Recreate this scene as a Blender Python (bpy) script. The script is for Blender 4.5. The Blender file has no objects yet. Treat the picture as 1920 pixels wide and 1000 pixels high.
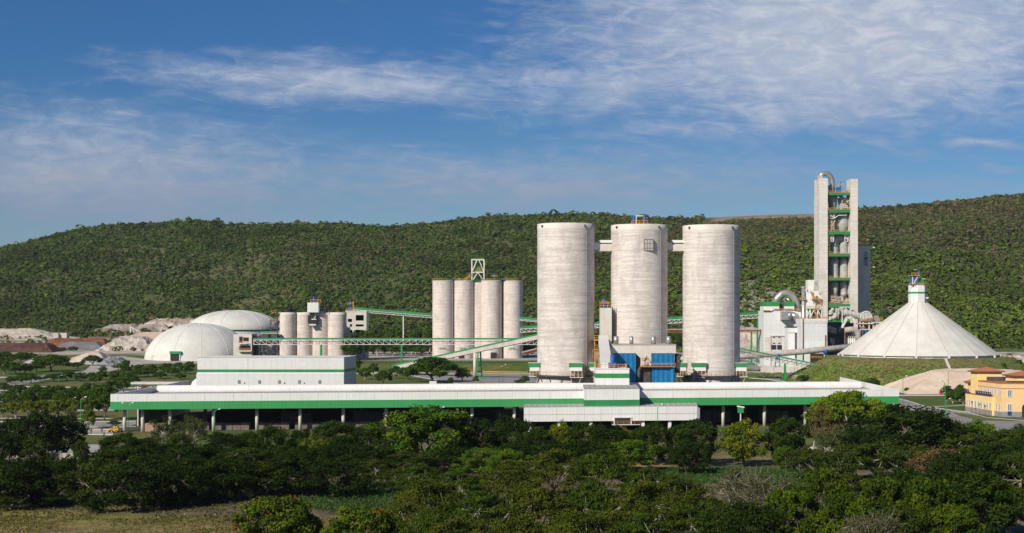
import bpy, bmesh, math, random
import numpy as np
from mathutils import Vector, Matrix

# ---------------------------------------------------------------- camera, sky, sun, exposure
SC = bpy.context.scene
COL = SC.collection
F, HC = 2700.0, 37.0                       # focal length in photo pixels, camera height in metres
cam = bpy.data.cameras.new('Camera'); camo = bpy.data.objects.new('Camera', cam); COL.objects.link(camo)
camo.location = (0, 0, HC); camo.rotation_euler = (math.radians(90), 0, 0)
cam.sensor_width = 36; cam.lens = 36 * F / 1920; cam.shift_y = 90 / 1920
cam.clip_start = 1; cam.clip_end = 30000
SC.camera = camo
SUN_AZ, SUN_EL = math.radians(40), math.radians(33)      # azimuth: to the left of straight behind the camera
sund = bpy.data.lights.new('Sun', 'SUN'); suno = bpy.data.objects.new('Sun', sund); COL.objects.link(suno)
sund.energy = 4.7; sund.angle = math.radians(0.5); sund.color = (1, 0.925, 0.80)
sv = Vector((-math.sin(SUN_AZ) * math.cos(SUN_EL), -math.cos(SUN_AZ) * math.cos(SUN_EL), math.sin(SUN_EL)))
suno.rotation_euler = sv.to_track_quat('Z', 'Y').to_euler()
SC.view_settings.view_transform = 'Standard'; SC.view_settings.look = 'None'
SC.view_settings.exposure = 0.12; SC.view_settings.gamma = 1.0
SC.render.engine = 'CYCLES'
SC.cycles.max_bounces = 5; SC.cycles.diffuse_bounces = 2; SC.cycles.glossy_bounces = 2; SC.cycles.transparent_max_bounces = 4

class NT:
    def __init__(s, nt): s.nt = nt
    def n(s, typ, **kw):
        nd = s.nt.nodes.new(typ)
        for k, v in kw.items(): setattr(nd, k, v)
        return nd
    def put(s, nd, i, v):
        if v is None: return
        if isinstance(v, bpy.types.NodeSocket): s.nt.links.new(v, nd.inputs[i])
        else:
            sk = nd.inputs[i]
            if hasattr(sk.default_value, '__len__') and not hasattr(v, '__len__'): v = (v,) * len(sk.default_value)
            if hasattr(sk.default_value, '__len__') and len(sk.default_value) == 4 and len(v) == 3: v = (*v, 1)
            sk.default_value = v
    def m(s, op, a, b=None, c=None, clamp=False):
        nd = s.n('ShaderNodeMath', operation=op, use_clamp=clamp)
        for i, v in enumerate((a, b, c)): s.put(nd, i, v)
        return nd.outputs[0]
    def mix(s, f, a, b, typ='MIX'):
        nd = s.n('ShaderNodeMix', data_type='RGBA', blend_type=typ)
        s.put(nd, 0, f); s.put(nd, 6, a); s.put(nd, 7, b)
        return nd.outputs[2]
    def noise(s, vec, scale, detail=4, rough=.55, dist=0.0):
        nd = s.n('ShaderNodeTexNoise'); s.put(nd, 'Vector', vec)
        s.put(nd, 'Scale', scale); s.put(nd, 'Detail', detail); s.put(nd, 'Roughness', rough); s.put(nd, 'Distortion', dist)
        return nd.outputs[0]
    def ramp(s, f, lo, hi, a=0.0, b=1.0):
        nd = s.n('ShaderNodeMapRange', interpolation_type='SMOOTHSTEP')
        for i, v in enumerate((f, lo, hi, a, b)): s.put(nd, i, v)
        return nd.outputs[0]
    def vscale(s, vec, sc):
        nd = s.n('ShaderNodeVectorMath', operation='MULTIPLY'); s.put(nd, 0, vec); s.put(nd, 1, sc)
        return nd.outputs[0]

world = bpy.data.worlds.new('World'); SC.world = world; world.use_nodes = True
wt = NT(world.node_tree); world.node_tree.nodes.clear()
sky = wt.n('ShaderNodeTexSky', sky_type='NISHITA', sun_disc=False)
sky.sun_elevation = SUN_EL; sky.sun_rotation = math.pi + SUN_AZ
sky.air_density = 1.0; sky.dust_density = 0.3; sky.ozone_density = 3.0; sky.altitude = 300
tc = wt.n('ShaderNodeTexCoord')
sx = wt.n('ShaderNodeSeparateXYZ'); wt.put(sx, 0, tc.outputs['Generated'])
yy = wt.m('MAXIMUM', wt.m('ABSOLUTE', sx.outputs[1]), 0.15)
U = wt.m('DIVIDE', sx.outputs[0], yy)                                  # tangent of azimuth
V = wt.m('DIVIDE', sx.outputs[2], yy)                                  # tangent of elevation
cmb = wt.n('ShaderNodeCombineXYZ'); wt.put(cmb, 0, U); wt.put(cmb, 1, V)
P = cmb.outputs[0]
rot = wt.n('ShaderNodeVectorRotate', rotation_type='Z_AXIS'); wt.put(rot, 'Vector', P); rot.inputs['Angle'].default_value = math.radians(5)
Pr = rot.outputs[0]
warp = wt.noise(wt.vscale(P, (4, 10, 1)), 1.6, 3, .6)
warp2 = wt.noise(wt.vscale(P, (9, 22, 1)), 2.3, 4, .6)
def ell(px, py, hx, hy, tilt=0.0, amp=1.0):
    """A soft elliptical cloud bank, its middle and half-sizes given as angles (photo px / F)."""
    u0, v0 = (px - 960) / F, (590 - py) / F
    du = wt.m('SUBTRACT', U, u0); dv = wt.m('SUBTRACT', V, v0)
    dv = wt.m('ADD', dv, wt.m('MULTIPLY', du, tilt))
    dv = wt.m('ADD', dv, wt.m('MULTIPLY', wt.m('SUBTRACT', warp, .5), .035))
    a = wt.m('DIVIDE', du, hx / F); b = wt.m('DIVIDE', dv, hy / F)
    r = wt.m('SQRT', wt.m('ADD', wt.m('MULTIPLY', a, a), wt.m('MULTIPLY', b, b)))
    return wt.m('MULTIPLY', wt.m('SUBTRACT', 1.0, r, clamp=True), amp)
banks = [ell(640, 150, 620, 75, .06, 1.15), ell(1580, 70, 800, 260, 0, 1.75), ell(1160, 160, 520, 130, 0, 1.0), ell(1440, 190, 150, 150, 0, 1.1),
         ell(160, 330, 800, 190, .06, 1.3), ell(950, 345, 1100, 100, 0, 1.05), ell(1700, 345, 500, 60, 0, .6), ell(230, 222, 110, 20, 0, .9), ell(1830, 266, 150, 16, 0, 1.1),
         ell(1880, 308, 70, 10, 0, .9), ell(1300, 245, 420, 60, 0, .8), ell(930, 45, 90, 22, 0, .6)]
mask = banks[0]
for b_ in banks[1:]: mask = wt.m('MAXIMUM', mask, b_)
fib = wt.noise(wt.vscale(Pr, (6, 46, 1)), 2.0, 8, .69, .9)
puff = wt.noise(wt.vscale(P, (22, 60, 1)), 1.6, 7, .67, .6)
nz = wt.m('ADD', wt.m('MULTIPLY', fib, .52), wt.m('MULTIPLY', puff, .48))
dens = wt.ramp(wt.m('ADD', wt.m('MULTIPLY', mask, .52), nz), .56, 1.22)
soft = wt.m('MULTIPLY', wt.m('MAXIMUM', ell(1600, 60, 620, 220, 0, 1.0), ell(150, 330, 760, 150, .05, .75)), .34)
dens = wt.m('MAXIMUM', wt.m('MULTIPLY', dens, .88), wt.m('ADD', wt.m('MULTIPLY', dens, .7), wt.m('MULTIPLY', soft, wt.ramp(puff, .30, .70, .5, 1.1))))
# the sky is toned deeper than a raw Nishita horizon (polarised look), clouds come over it
tint = wt.mix(wt.ramp(V, .0, .20), (.45, .57, .71), (.20, .43, .68))
skyc = wt.mix(1.0, sky.outputs[0], tint, 'MULTIPLY')
cloudc = wt.mix(wt.ramp(V, .05, .17), (2.8, 3.25, 4.3), wt.mix(wt.ramp(wt.m('ADD', puff, wt.m('MULTIPLY', wt.m('SUBTRACT', warp2, .5), .5)), .40, .70), (4.6, 5.2, 6.4), (5.9, 6.3, 7.2)))
out_c = wt.mix(dens, skyc, cloudc)
bg = wt.n('ShaderNodeBackground'); wt.put(bg, 'Color', out_c); wt.put(bg, 'Strength', 0.09)
wo = wt.n('ShaderNodeOutputWorld'); world.node_tree.links.new(bg.outputs[0], wo.inputs[0])

# ---------------------------------------------------------------- materials
def _new(name):
    m = bpy.data.materials.new(name); m.use_nodes = True; m.node_tree.nodes.clear()
    t = NT(m.node_tree); o = t.n('ShaderNodeOutputMaterial'); p = t.n('ShaderNodeBsdfPrincipled')
    m.node_tree.links.new(p.outputs[0], o.inputs[0])
    return m, t, p
def pm(name, c1, c2=None, scale=.3, st=(1, 1, 1), rough=.7, metal=0., bump=0., ribs=None, ribh=.05, seam=None, spec=.3, co='Object', streak=0., sat=None):
    m, t, p = _new(name)
    g = t.n('ShaderNodeTexCoord'); vec = g.outputs['Object']
    if c2 is None: c2 = tuple(c * .86 for c in c1)
    n1 = t.noise(t.vscale(vec, st), scale, 5, .6)
    c = t.mix(t.ramp(n1, .32, .68), c1, c2)
    n2 = t.noise(vec, scale * 9, 3, .6)
    c = t.mix(t.m('MULTIPLY', t.ramp(n2, .45, .8), .25), c, tuple(x * .7 for x in c1))
    if streak:
        n3 = t.noise(t.vscale(vec, (1, 1, .06)), 1.3, 4, .6)
        c = t.mix(t.m('MULTIPLY', t.ramp(n3, .52, .78), streak), c, tuple(x * .5 for x in c1))
    hgt = None
    s = t.n('ShaderNodeSeparateXYZ'); t.put(s, 0, vec)
    if ribs:
        ax, step = ribs
        k = t.m('PINGPONG', t.m('DIVIDE', s.outputs[ax], step), .5)
        hgt = t.m('MULTIPLY', k, ribh * 2)
        c = t.mix(t.m('MULTIPLY', t.ramp(k, .0, .22, 1, 0), .09), c, tuple(x * .55 for x in c1))
    if seam:
        ax, step, wd = seam
        k = t.m('FRACT', t.m('DIVIDE', s.outputs[ax], step))
        c = t.mix(t.m('MULTIPLY', t.m('LESS_THAN', k, wd), .45), c, tuple(x * .5 for x in c1))
    t.put(p, 'Base Color', c); t.put(p, 'Roughness', rough); t.put(p, 'Metallic', metal); t.put(p, 'Specular IOR Level', spec)
    if bump or hgt is not None:
        h = t.m('MULTIPLY', n2, bump) if bump else None
        if hgt is not None: h = hgt if h is None else t.m('ADD', h, hgt)
        b = t.n('ShaderNodeBump'); t.put(b, 'Strength', 1.0); t.put(b, 'Distance', 1.0); t.put(b, 'Height', h)
        t.put(p, 'Normal', b.outputs[0])
    return m
def concrete(name, a, b, dark, sc=1.0, lift=2.4):
    """Slip-formed concrete: fine level bands, pale and brownish pours, vertical run marks."""
    m, t, p = _new(name)
    oi = t.n('ShaderNodeObjectInfo'); va_ = t.n('ShaderNodeVectorMath', operation='ADD'); t.put(va_, 0, t.n('ShaderNodeTexCoord').outputs['Object'])
    cb_ = t.n('ShaderNodeCombineXYZ'); rr_ = t.m('MULTIPLY', oi.outputs['Random'], 300.0); t.put(cb_, 0, rr_); t.put(cb_, 1, rr_); t.put(va_, 1, cb_.outputs[0]); vec = va_.outputs[0]
    n1 = t.noise(t.vscale(vec, (.07, .07, 1.3)), sc, 7, .72)
    n2 = t.noise(t.vscale(vec, (.5, .5, 4.5)), sc, 5, .75)
    n3 = t.noise(t.vscale(vec, (.5, .5, .035)), sc, 5, .65)
    n4 = t.noise(t.vscale(vec, (.16, .16, .07)), sc, 5, .62)
    f = t.m('ADD', t.m('MULTIPLY', n1, .55), t.m('MULTIPLY', n2, .45))
    c = t.mix(t.ramp(f, .42, .60), a, b)
    c = t.mix(t.m('MULTIPLY', t.ramp(n4, .48, .60), .34), c, dark)
    c = t.mix(t.m('MULTIPLY', t.ramp(n3, .54, .74), .36), c, tuple(x * .8 for x in dark))
    s = t.n('ShaderNodeSeparateXYZ'); t.put(s, 0, vec)
    k = t.m('FRACT', t.m('DIVIDE', s.outputs[2], lift))
    c = t.mix(t.m('MULTIPLY', t.m('LESS_THAN', k, .07), .14), c, dark)
    t.put(p, 'Base Color', c); t.put(p, 'Roughness', .9); t.put(p, 'Specular IOR Level', .15)
    b_ = t.n('ShaderNodeBump'); t.put(b_, 'Strength', .5); t.put(b_, 'Distance', .15); t.put(b_, 'Height', n2)
    t.put(p, 'Normal', b_.outputs[0])
    return m
def colmat(name, rough=.8, trans=0., nscale=None, namt=.35, bump=0., spec=.2):
    """Material whose own colour sits in the mesh's colour attribute (one tone per leaf, tree or patch of soil)."""
    m, t, p = _new(name)
    a = t.n('ShaderNodeAttribute', attribute_name='Col'); c = a.outputs[0]
    if nscale:
        vec = t.n('ShaderNodeTexCoord').outputs['Object']
        n1 = t.noise(vec, nscale, 6, .65); n2 = t.noise(vec, nscale * 6, 4, .6)
        f = t.m('ADD', t.m('MULTIPLY', n1, .6), t.m('MULTIPLY', n2, .4))
        k = t.ramp(f, .3, .7, 1 - namt, 1 + namt)
        sc = t.n('ShaderNodeVectorMath', operation='SCALE'); t.put(sc, 0, c); m.node_tree.links.new(k, sc.inputs[3]); c = sc.outputs[0]
        if bump:
            b = t.n('ShaderNodeBump'); t.put(b, 'Strength', .9); t.put(b, 'Distance', bump); t.put(b, 'Height', f); t.put(p, 'Normal', b.outputs[0])
    t.put(p, 'Base Color', c); t.put(p, 'Roughness', rough); t.put(p, 'Specular IOR Level', spec)
    if trans:
        tr = t.n('ShaderNodeBsdfTranslucent'); t.put(tr, 0, c)
        mx = t.n('ShaderNodeMixShader'); t.put(mx, 0, trans)
        m.node_tree.links.new(p.outputs[0], mx.inputs[1]); m.node_tree.links.new(tr.outputs[0], mx.inputs[2])
        o = [x for x in m.node_tree.nodes if x.type == 'OUTPUT_MATERIAL'][0]
        m.node_tree.links.new(mx.outputs[0], o.inputs[0])
    return m

M = {}
M['leaf'] = colmat('leaf_foliage', .7, .22, spec=.06)
M['wood_far'] = colmat('far_foliage', .8, .15, spec=.03)
M['ground'] = colmat('soil_and_grass', .95, 0, .22, .38, .5)
M['bark'] = pm('bark', (.16, .13, .10), (.09, .07, .05), 2.0, rough=.9)
M['pale_bark'] = pm('pale_bark', (.42, .38, .31), (.25, .22, .17), 2.0, rough=.9)
M['road'] = pm('worn_asphalt', (.30, .28, .27), (.22, .21, .205), .12, rough=.9, bump=.02)
M['yard'] = pm('concrete_yard', (.46, .43, .39), (.33, .31, .28), .06, rough=.9, bump=.02)
M['kerb'] = pm('kerb_concrete', (.62, .60, .56), rough=.8)
M['ykerb'] = pm('yellow_kerb_paint', (.62, .36, .08), rough=.7)
M['silo'] = concrete('silo_concrete', (.70, .655, .605), (.50, .445, .405), (.355, .31, .28), 1.0)
M['silo2'] = concrete('silo_concrete_pink', (.73, .66, .595), (.54, .46, .415), (.41, .345, .31), 1.3)
M['tower'] = concrete('tower_concrete', (.72, .67, .61), (.60, .55, .50), (.42, .385, .35), .8, 4.5)
M['conc'] = pm('plain_concrete', (.55, .50, .45), (.43, .39, .35), .25, rough=.9, streak=.3)
M['concpale'] = pm('pale_concrete', (.66, .62, .56), (.56, .52, .46), .2, rough=.9, streak=.2)
M['white'] = pm('white_paint', (.78, .77, .74), (.70, .69, .66), .15, rough=.6, streak=.12)
M['steelwhite'] = pm('white_steel', (.74, .73, .70), rough=.55)
M['clad'] = pm('white_cladding', (.80, .79, .77), (.75, .74, .72), .08, rough=.5, ribs=(0, 1.1), ribh=.012, seam=(0, 8.8, .02), streak=.35)
M['cladh'] = pm('white_wall_panels', (.72, .72, .71), (.67, .67, .66), .08, rough=.55, ribs=(0, 3.3), ribh=.02, seam=(2, 3.2, .03), streak=.3)
M['greenclad'] = pm('green_cladding', (.048, .335, .105), (.042, .29, .09), .1, rough=.5, ribs=(0, 1.1), ribh=.02, streak=.15)
M['green'] = pm('green_paint', (.035, .27, .085), (.03, .22, .07), .3, rough=.5, streak=.15)
M['dgreen'] = pm('dark_green_paint', (.008, .06, .028), rough=.5)
M['roof'] = pm('grey_roof_sheet', (.46, .43, .41), (.36, .33, .31), .1, rough=.6, ribs=(0, 1.8), ribh=.12, seam=(0, 1.8, .3))
M['vent'] = pm('white_vent_sheet', (.80, .78, .745), (.74, .72, .68), .1, rough=.55, seam=(0, 23.0, .008), streak=.35)
M['membrane'] = pm('dome_shell', (.65, .635, .585), (.56, .545, .50), .09, rough=.85, streak=.5, bump=.05)
M['cone'] = pm('cone_sheet', (.69, .66, .605), (.60, .57, .52), .12, rough=.7, streak=.35)
M['seam'] = pm('pale_seam', (.67, .65, .59), rough=.7)
M['dseam'] = pm('brown_seam', (.46, .42, .36), rough=.7)
M['blue'] = pm('blue_paint', (.006, .175, .42), (.008, .135, .33), .5, rough=.55, ribs=(0, 1.9), ribh=.16, seam=(0, 1.9, .10), streak=.5)
M['blueplain'] = pm('blue_machine_paint', (.02, .12, .36), rough=.5)
M['navy'] = pm('navy_paint', (.03, .05, .16), rough=.5)
M['orange'] = pm('orange_paint', (.66, .30, .065), (.52, .23, .05), 1.0, rough=.55)
M['orangegreen'] = pm('light_green_paint', (.20, .46, .12), rough=.55)
M['steel'] = pm('galvanised_steel', (.50, .49, .47), (.34, .33, .32), .8, rough=.4, metal=.55)
M['dustysteel'] = pm('dusty_steel', (.50, .46, .42), (.36, .33, .30), .5, rough=.7)
M['greysteel'] = pm('grey_vessel_steel', (.46, .46, .455), (.34, .34, .34), .4, rough=.65, seam=(2, 3.0, .06))
M['grating'] = pm('vessel_plate_grid', (.50, .49, .48), (.38, .375, .37), .4, rough=.7, seam=(2, 2.2, .12))
M['shiny'] = pm('polished_duct', (.62, .57, .52), (.50, .46, .42), .6, rough=.3, metal=.7)
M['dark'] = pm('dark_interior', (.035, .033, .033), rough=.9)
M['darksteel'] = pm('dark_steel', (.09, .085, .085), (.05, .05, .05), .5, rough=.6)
M['floor'] = pm('dirty_painted_shade_floor', (.08, .074, .068), (.05, .047, .044), .1, rough=.95)  # dirty concrete, darkened further to paint in the shade inside the shed
M['bags'] = pm('cement_bags', (.22, .18, .15), (.15, .12, .105), .8, rough=.9, seam=(0, 2.4, .12))
M['bricks'] = pm('brown_blocks', (.45, .31, .22), (.36, .24, .17), 1.0, rough=.9, seam=(2, .6, .15))
M['red'] = pm('red_paint', (.42, .025, .02), rough=.4)
M['yellow'] = pm('machine_yellow', (.75, .42, .03), rough=.45)
M['tyre'] = pm('rubber', (.025, .025, .025), rough=.85)
M['glass'] = pm('dark_glass', (.03, .05, .07), rough=.12, spec=.6)
M['paleglass'] = pm('pale_glass', (.22, .27, .31), rough=.15, spec=.6)
M['carwhite'] = pm('white_car_paint', (.75, .75, .75), rough=.3)
M['wall_y'] = pm('yellow_render', (.86, .64, .27), (.80, .58, .24), .25, rough=.85, streak=.06)
M['wall_o'] = pm('peach_render', (.84, .57, .29), (.79, .53, .26), .25, rough=.85, streak=.06)
M['tile'] = pm('clay_tiles', (.50, .18, .08), (.38, .13, .06), 1.2, rough=.8, ribs=(0, .8), ribh=.1)
M['stonebase'] = pm('grey_stone_base', (.30, .29, .30), (.24, .23, .24), .8, rough=.9)
M['brown'] = pm('brown_trim', (.22, .09, .05), rough=.7)
M['pile_cream'] = colmat('cream_aggregate', .95, 0, .5, .10, .25)
M['rust'] = pm('rusty_steel', (.30, .12, .07), rough=.8)
M['lamp'] = pm('lamp_glass', (.75, .77, .78), rough=.3)
M['logo'] = pm('green_lettering', (.03, .30, .16), rough=.6)
M['skin'] = pm('skin', (.30, .16, .10), rough=.6)
M['teal'] = pm('teal_cloth', (.03, .18, .24), rough=.9)
M['darkcloth'] = pm('dark_cloth', (.03, .035, .06), rough=.9)

# ---------------------------------------------------------------- mesh helpers
def tag(o, label=None, cat=None, group=None, kind=None):
    if label: o['label'] = label
    if cat: o['category'] = cat
    if group: o['group'] = group
    if kind: o['kind'] = kind
    return o
def thing(name, label, cat, loc=(0, 0, 0), group=None):
    o = bpy.data.objects.new(name, None); COL.objects.link(o); o.location = loc; o.empty_display_size = 1
    return tag(o, label, cat, group)
def rootloc(p):
    v = Vector((0, 0, 0))
    while p is not None: v += p.location; p = p.parent
    return v
class MB:
    def __init__(s): s.v = []; s.f = []; s.sm = []
    def face(s, pts, smooth=False):
        b = len(s.v); s.v += [tuple(p) for p in pts]; s.f.append(tuple(range(b, b + len(pts)))); s.sm.append(smooth)
    def hexa(s, p):                        # p: bottom 4 (ccw from above), top 4
        b = len(s.v); s.v += [tuple(q) for q in p]
        for q in ((3, 2, 1, 0), (4, 5, 6, 7), (0, 1, 5, 4), (1, 2, 6, 5), (2, 3, 7, 6), (3, 0, 4, 7)):
            s.f.append(tuple(b + i for i in q)); s.sm.append(False)
        return s
    def box(s, x0, x1, y0, y1, z0, z1, fr=None):
        c = [(x0, y0), (x1, y0), (x1, y1), (x0, y1)]
        p = [(x, y, z0) for x, y in c] + [(x, y, z1) for x, y in c]
        if fr: p = [fr(*q) for q in p]
        return s.hexa(p)
    def bar(s, a, b, w, h=None):
        h = h or w; a = Vector(a); b = Vector(b); d = b - a
        if d.length < 1e-6: return s
        d.normalize(); up = Vector((0, 0, 1)) if abs(d.z) < .95 else Vector((0, 1, 0))
        x = d.cross(up).normalized() * w / 2; z = x.cross(d).normalized() * h / 2
        return s.hexa([a - x - z, a + x - z, b + x - z, b - x - z, a - x + z, a + x + z, b + x + z, b - x + z])
    def tube(s, pts, radii, n=12, caps=True, smooth=True):
        pts = [Vector(p) for p in pts]
        if not hasattr(radii, '__len__'): radii = [radii] * len(pts)
        rings = []; ref = None
        for i, p in enumerate(pts):
            d = (pts[min(i + 1, len(pts) - 1)] - pts[max(i - 1, 0)]).normalized()
            if ref is None: ref = Vector((0, 0, 1)) if abs(d.z) < .9 else Vector((1, 0, 0))
            x = (ref - d * ref.dot(d)).normalized(); y = d.cross(x); ref = x
            b = len(s.v)
            for k in range(n):
                a = 2 * math.pi * k / n; s.v.append(tuple(p + (x * math.cos(a) + y * math.sin(a)) * radii[i]))
            rings.append(b)
        for i in range(len(rings) - 1):
            for k in range(n):
                s.f.append((rings[i] + k, rings[i] + (k + 1) % n, rings[i + 1] + (k + 1) % n, rings[i + 1] + k)); s.sm.append(smooth)
        if caps:
            s.f.append(tuple(rings[0] + n - 1 - k for k in range(n))); s.sm.append(False)
            s.f.append(tuple(rings[-1] + k for k in range(n))); s.sm.append(False)
        return s
    def lathe(s, c, prof, n=32, smooth=True, a0=0, a1=2 * math.pi):
        """prof: (radius, z) pairs, revolved about the vertical through c."""
        full = abs(a1 - a0 - 2 * math.pi) < 1e-6; m = n if full else n + 1; rings = []
        for r, z in prof:
            b = len(s.v)
            for k in range(m):
                a = a0 + (a1 - a0) * k / n; s.v.append((c[0] + r * math.cos(a), c[1] + r * math.sin(a), z))
            rings.append(b)
        for i in range(len(rings) - 1):
            for k in range(n):
                q = (k + 1) % m
                s.f.append((rings[i] + k, rings[i] + q, rings[i + 1] + q, rings[i + 1] + k)); s.sm.append(smooth)
        return s
    def rail(s, pts, h=1.2, t=.16, step=3.0):
        for a, b in zip(pts[:-1], pts[1:]):
            a = Vector(a); b = Vector(b); up = Vector((0, 0, 1))
            s.bar(a + up * h, b + up * h, t); s.bar(a + up * h * .5, b + up * h * .5, t * .7)
            n = max(1, int((b - a).length / step))
            for k in range(n + 1):
                p = a.lerp(b, k / n); s.bar(p, p + up * h, t * .8)
        return s
    def build(s, name, mat, parent=None, label=None, cat=None, group=None, kind=None, loc=None):
        if loc is None and parent is None:
            vs = np.array(s.v); loc = ((vs[:, 0].min() + vs[:, 0].max()) / 2, (vs[:, 1].min() + vs[:, 1].max()) / 2, vs[:, 2].min())
        off = rootloc(parent) if parent else Vector(loc)
        me = bpy.data.meshes.new(name)
        me.from_pydata([(x - off.x, y - off.y, z - off.z) for x, y, z in s.v], [], s.f)
        me.polygons.foreach_set('use_smooth', s.sm)
        me.materials.append(M[mat] if isinstance(mat, str) else mat)
        o = bpy.data.objects.new(name, me); COL.objects.link(o)
        if parent: o.parent = parent
        else: o.location = loc
        return tag(o, label, cat, group, kind)
def np_mesh(name, V_, Q_, cols=None, mat=None, parent=None, smooth=False, loc=(0, 0, 0)):
    """Mesh from numpy arrays; Q_ quads or tris, cols one colour per vertex."""
    me = bpy.data.meshes.new(name); V_ = np.asarray(V_, np.float32); Q_ = np.asarray(Q_, np.int32); k = Q_.shape[1]
    me.vertices.add(len(V_)); me.vertices.foreach_set('co', V_.ravel())
    me.loops.add(Q_.size); me.loops.foreach_set('vertex_index', Q_.ravel())
    me.polygons.add(len(Q_)); me.polygons.foreach_set('loop_start', np.arange(0, Q_.size, k, dtype=np.int32))
    me.polygons.foreach_set('loop_total', np.full(len(Q_), k, np.int32))
    me.polygons.foreach_set('use_smooth', np.full(len(Q_), smooth, bool))
    if cols is not None:
        a = me.color_attributes.new('Col', 'FLOAT_COLOR', 'POINT')
        c4 = np.ones((len(V_), 4), np.float32); c4[:, :3] = cols; a.data.foreach_set('color', c4.ravel())
    me.update(calc_edges=True)
    if mat: me.materials.append(M[mat])
    o = bpy.data.objects.new(name, me); COL.objects.link(o); o.location = loc
    if parent: o.parent = parent
    return o
def copy_tree(o, parent=None):
    c = o.copy(); COL.objects.link(c)
    if parent: c.parent = parent
    for ch in list(o.children): copy_tree(ch, c)
    return c
def X_(px, Y): return (px - 960) * Y / F
def Z_(py, Y): return HC - (py - 590) * Y / F
def W(px, py, Y): return Vector((X_(px, Y), Y, Z_(py, Y)))
def ordn(n):
    w = ['first', 'second', 'third', 'fourth', 'fifth', 'sixth', 'seventh', 'eighth', 'ninth', 'tenth', 'eleventh', 'twelfth', 'thirteenth', 'fourteenth',
         'fifteenth', 'sixteenth', 'seventeenth', 'eighteenth', 'nineteenth', 'twentieth']
    if n < 20: return w[n]
    t = {2: 'twenty', 3: 'thirty', 4: 'forty', 5: 'fifty'}[(n + 1) // 10]
    return t + '-' + w[(n + 1) % 10 - 1] if (n + 1) % 10 else t.replace('ty', 'tieth')

# ---------------------------------------------------------------- terrain
RG = np.random.default_rng(7)
_tab = RG.random((256, 256))
def vn(x, y, s, seed=0):
    x = np.asarray(x, float) / s + seed * 17.3; y = np.asarray(y, float) / s + seed * 9.1
    xi = np.floor(x).astype(int); yi = np.floor(y).astype(int); fx = x - xi; fy = y - yi
    fx = fx * fx * (3 - 2 * fx); fy = fy * fy * (3 - 2 * fy)
    g = lambda a, b: _tab[a % 256, b % 256]
    return (g(xi, yi) * (1 - fx) + g(xi + 1, yi) * fx) * (1 - fy) + (g(xi, yi + 1) * (1 - fx) + g(xi + 1, yi + 1) * fx) * fy
def fbm(x, y, s, seed=0, o=4):
    r = 0; a = .5
    for i in range(o): r = r + a * vn(x, y, s / 2 ** i, seed + i); a *= .5
    return r / (1 - .5 ** o)
def ss(x, a, b):
    t = np.clip((np.asarray(x, float) - a) / (b - a), 0, 1); return t * t * (3 - 2 * t)
RIDGE = [(-700, 520), (-300, 490), (0, 466), (60, 452), (130, 433), (200, 422), (290, 419), (350, 412), (380, 414), (440, 422), (520, 420), (620, 419), (700, 424), (740, 425), (830, 417),
         (870, 410), (950, 404), (1050, 401), (1150, 403), (1200, 408), (1300, 410), (1330, 405), (1440, 400), (1530, 398), (1612, 392), (1700, 386), (1800, 376),
         (1850, 370), (1920, 364), (2200, 345), (2700, 350)]
RX = np.array([p[0] for p in RIDGE], float); RY = np.array([p[1] for p in RIDGE], float) + 3
YR = 2250.0
MX, MY, MZ = X_(1721, 800), 800.0, 13.9                   # middle and height of the mound under the conical store
def gh(x, y):
    x = np.asarray(x, float); y = np.asarray(y, float)
    k = x / np.maximum(y, 300.)                            # tangent of azimuth
    zl = np.interp(y, [0, 700, 1000, 1300, 1500], [0, 0, 4, 8, 15])
    zm = np.interp(y, [0, 884, 906, 1150, 1350], [0, 0, 6.2, 6.5, 14])
    zr = np.interp(y, [0, 800, 870, 1000, 1120, 1250], [0, 0, 4, 5, 9, 20])
    wl = ss(k, -.20, -.15); wr = ss(k, .12, .16)
    g = zl * (1 - wl) + zm * wl * (1 - wr) + zr * wr
    # the hill the photograph is taken from
    g = g + 35 * np.clip(1 - y / 140., 0, 1) ** 1.6
    # far hills
    ridge = HC + (590 - np.interp(960 + F * x / YR, RX, RY)) / F * YR
    start = np.where(k < -.17, 1500., 1330.)
    start = 1500 * (1 - wl) + (1330 * (1 - wr) + 1130 * wr) * wl
    prof_l = np.interp(np.clip((y - start) / (YR - start), 0, 1), [0, .1, .3, .6, .85, 1], [0, .06, .25, .58, .86, 1])
    sr = np.clip((y - start) / (YR - start), 0, 1)
    prof_r = np.interp(sr, [0, .08, .30, .42, .7, 1], [0, .10, .42, .46, .75, 1])
    wk = ss(k, .02, .12)
    prof = prof_l * (1 - wk) + prof_r * wk
    hill = (ridge - g) * prof
    rel = ((fbm(x, y * .6, 240, 3) - .5) * 84 + (fbm(x, y * .6, 80, 8) - .5) * 20) * (.35 + .65 * ss(k, -.34, -.22))
    hill = hill + rel * ss(prof, 0, .25) * (1 - ss(prof, .5, .88))
    beyond = ss(y, YR, YR + 1500)
    g2 = g + np.where(y > start, hill, 0)
    g2 = g2 * (1 - beyond) + 40 * beyond
    # side hills fall off outside the view
    # mound
    dx, dy = x - MX, y - MY; d = np.hypot(dx, dy); front = np.clip(-dy / np.maximum(d, 1), 0, 1)
    sl = .56 + (.24 - .56) * front ** 2
    mz = np.minimum(MZ, MZ - (d - 49) * sl)
    return np.maximum(g2, np.where(d < 140, mz, -99))
def gz(x, y): return float(gh(x, y))
def gpt(px, py):
    """First point of the terrain seen along the direction of photo pixel (px, py)."""
    Y = 160.0
    while Y < 2400:
        x = X_(px, Y)
        if Z_(py, Y) <= gz(x, Y): return Vector((x, Y, gz(x, Y)))
        Y *= 1.0015
    return Vector((X_(px, 2400), 2400, gz(X_(px, 2400), 2400)))
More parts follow.
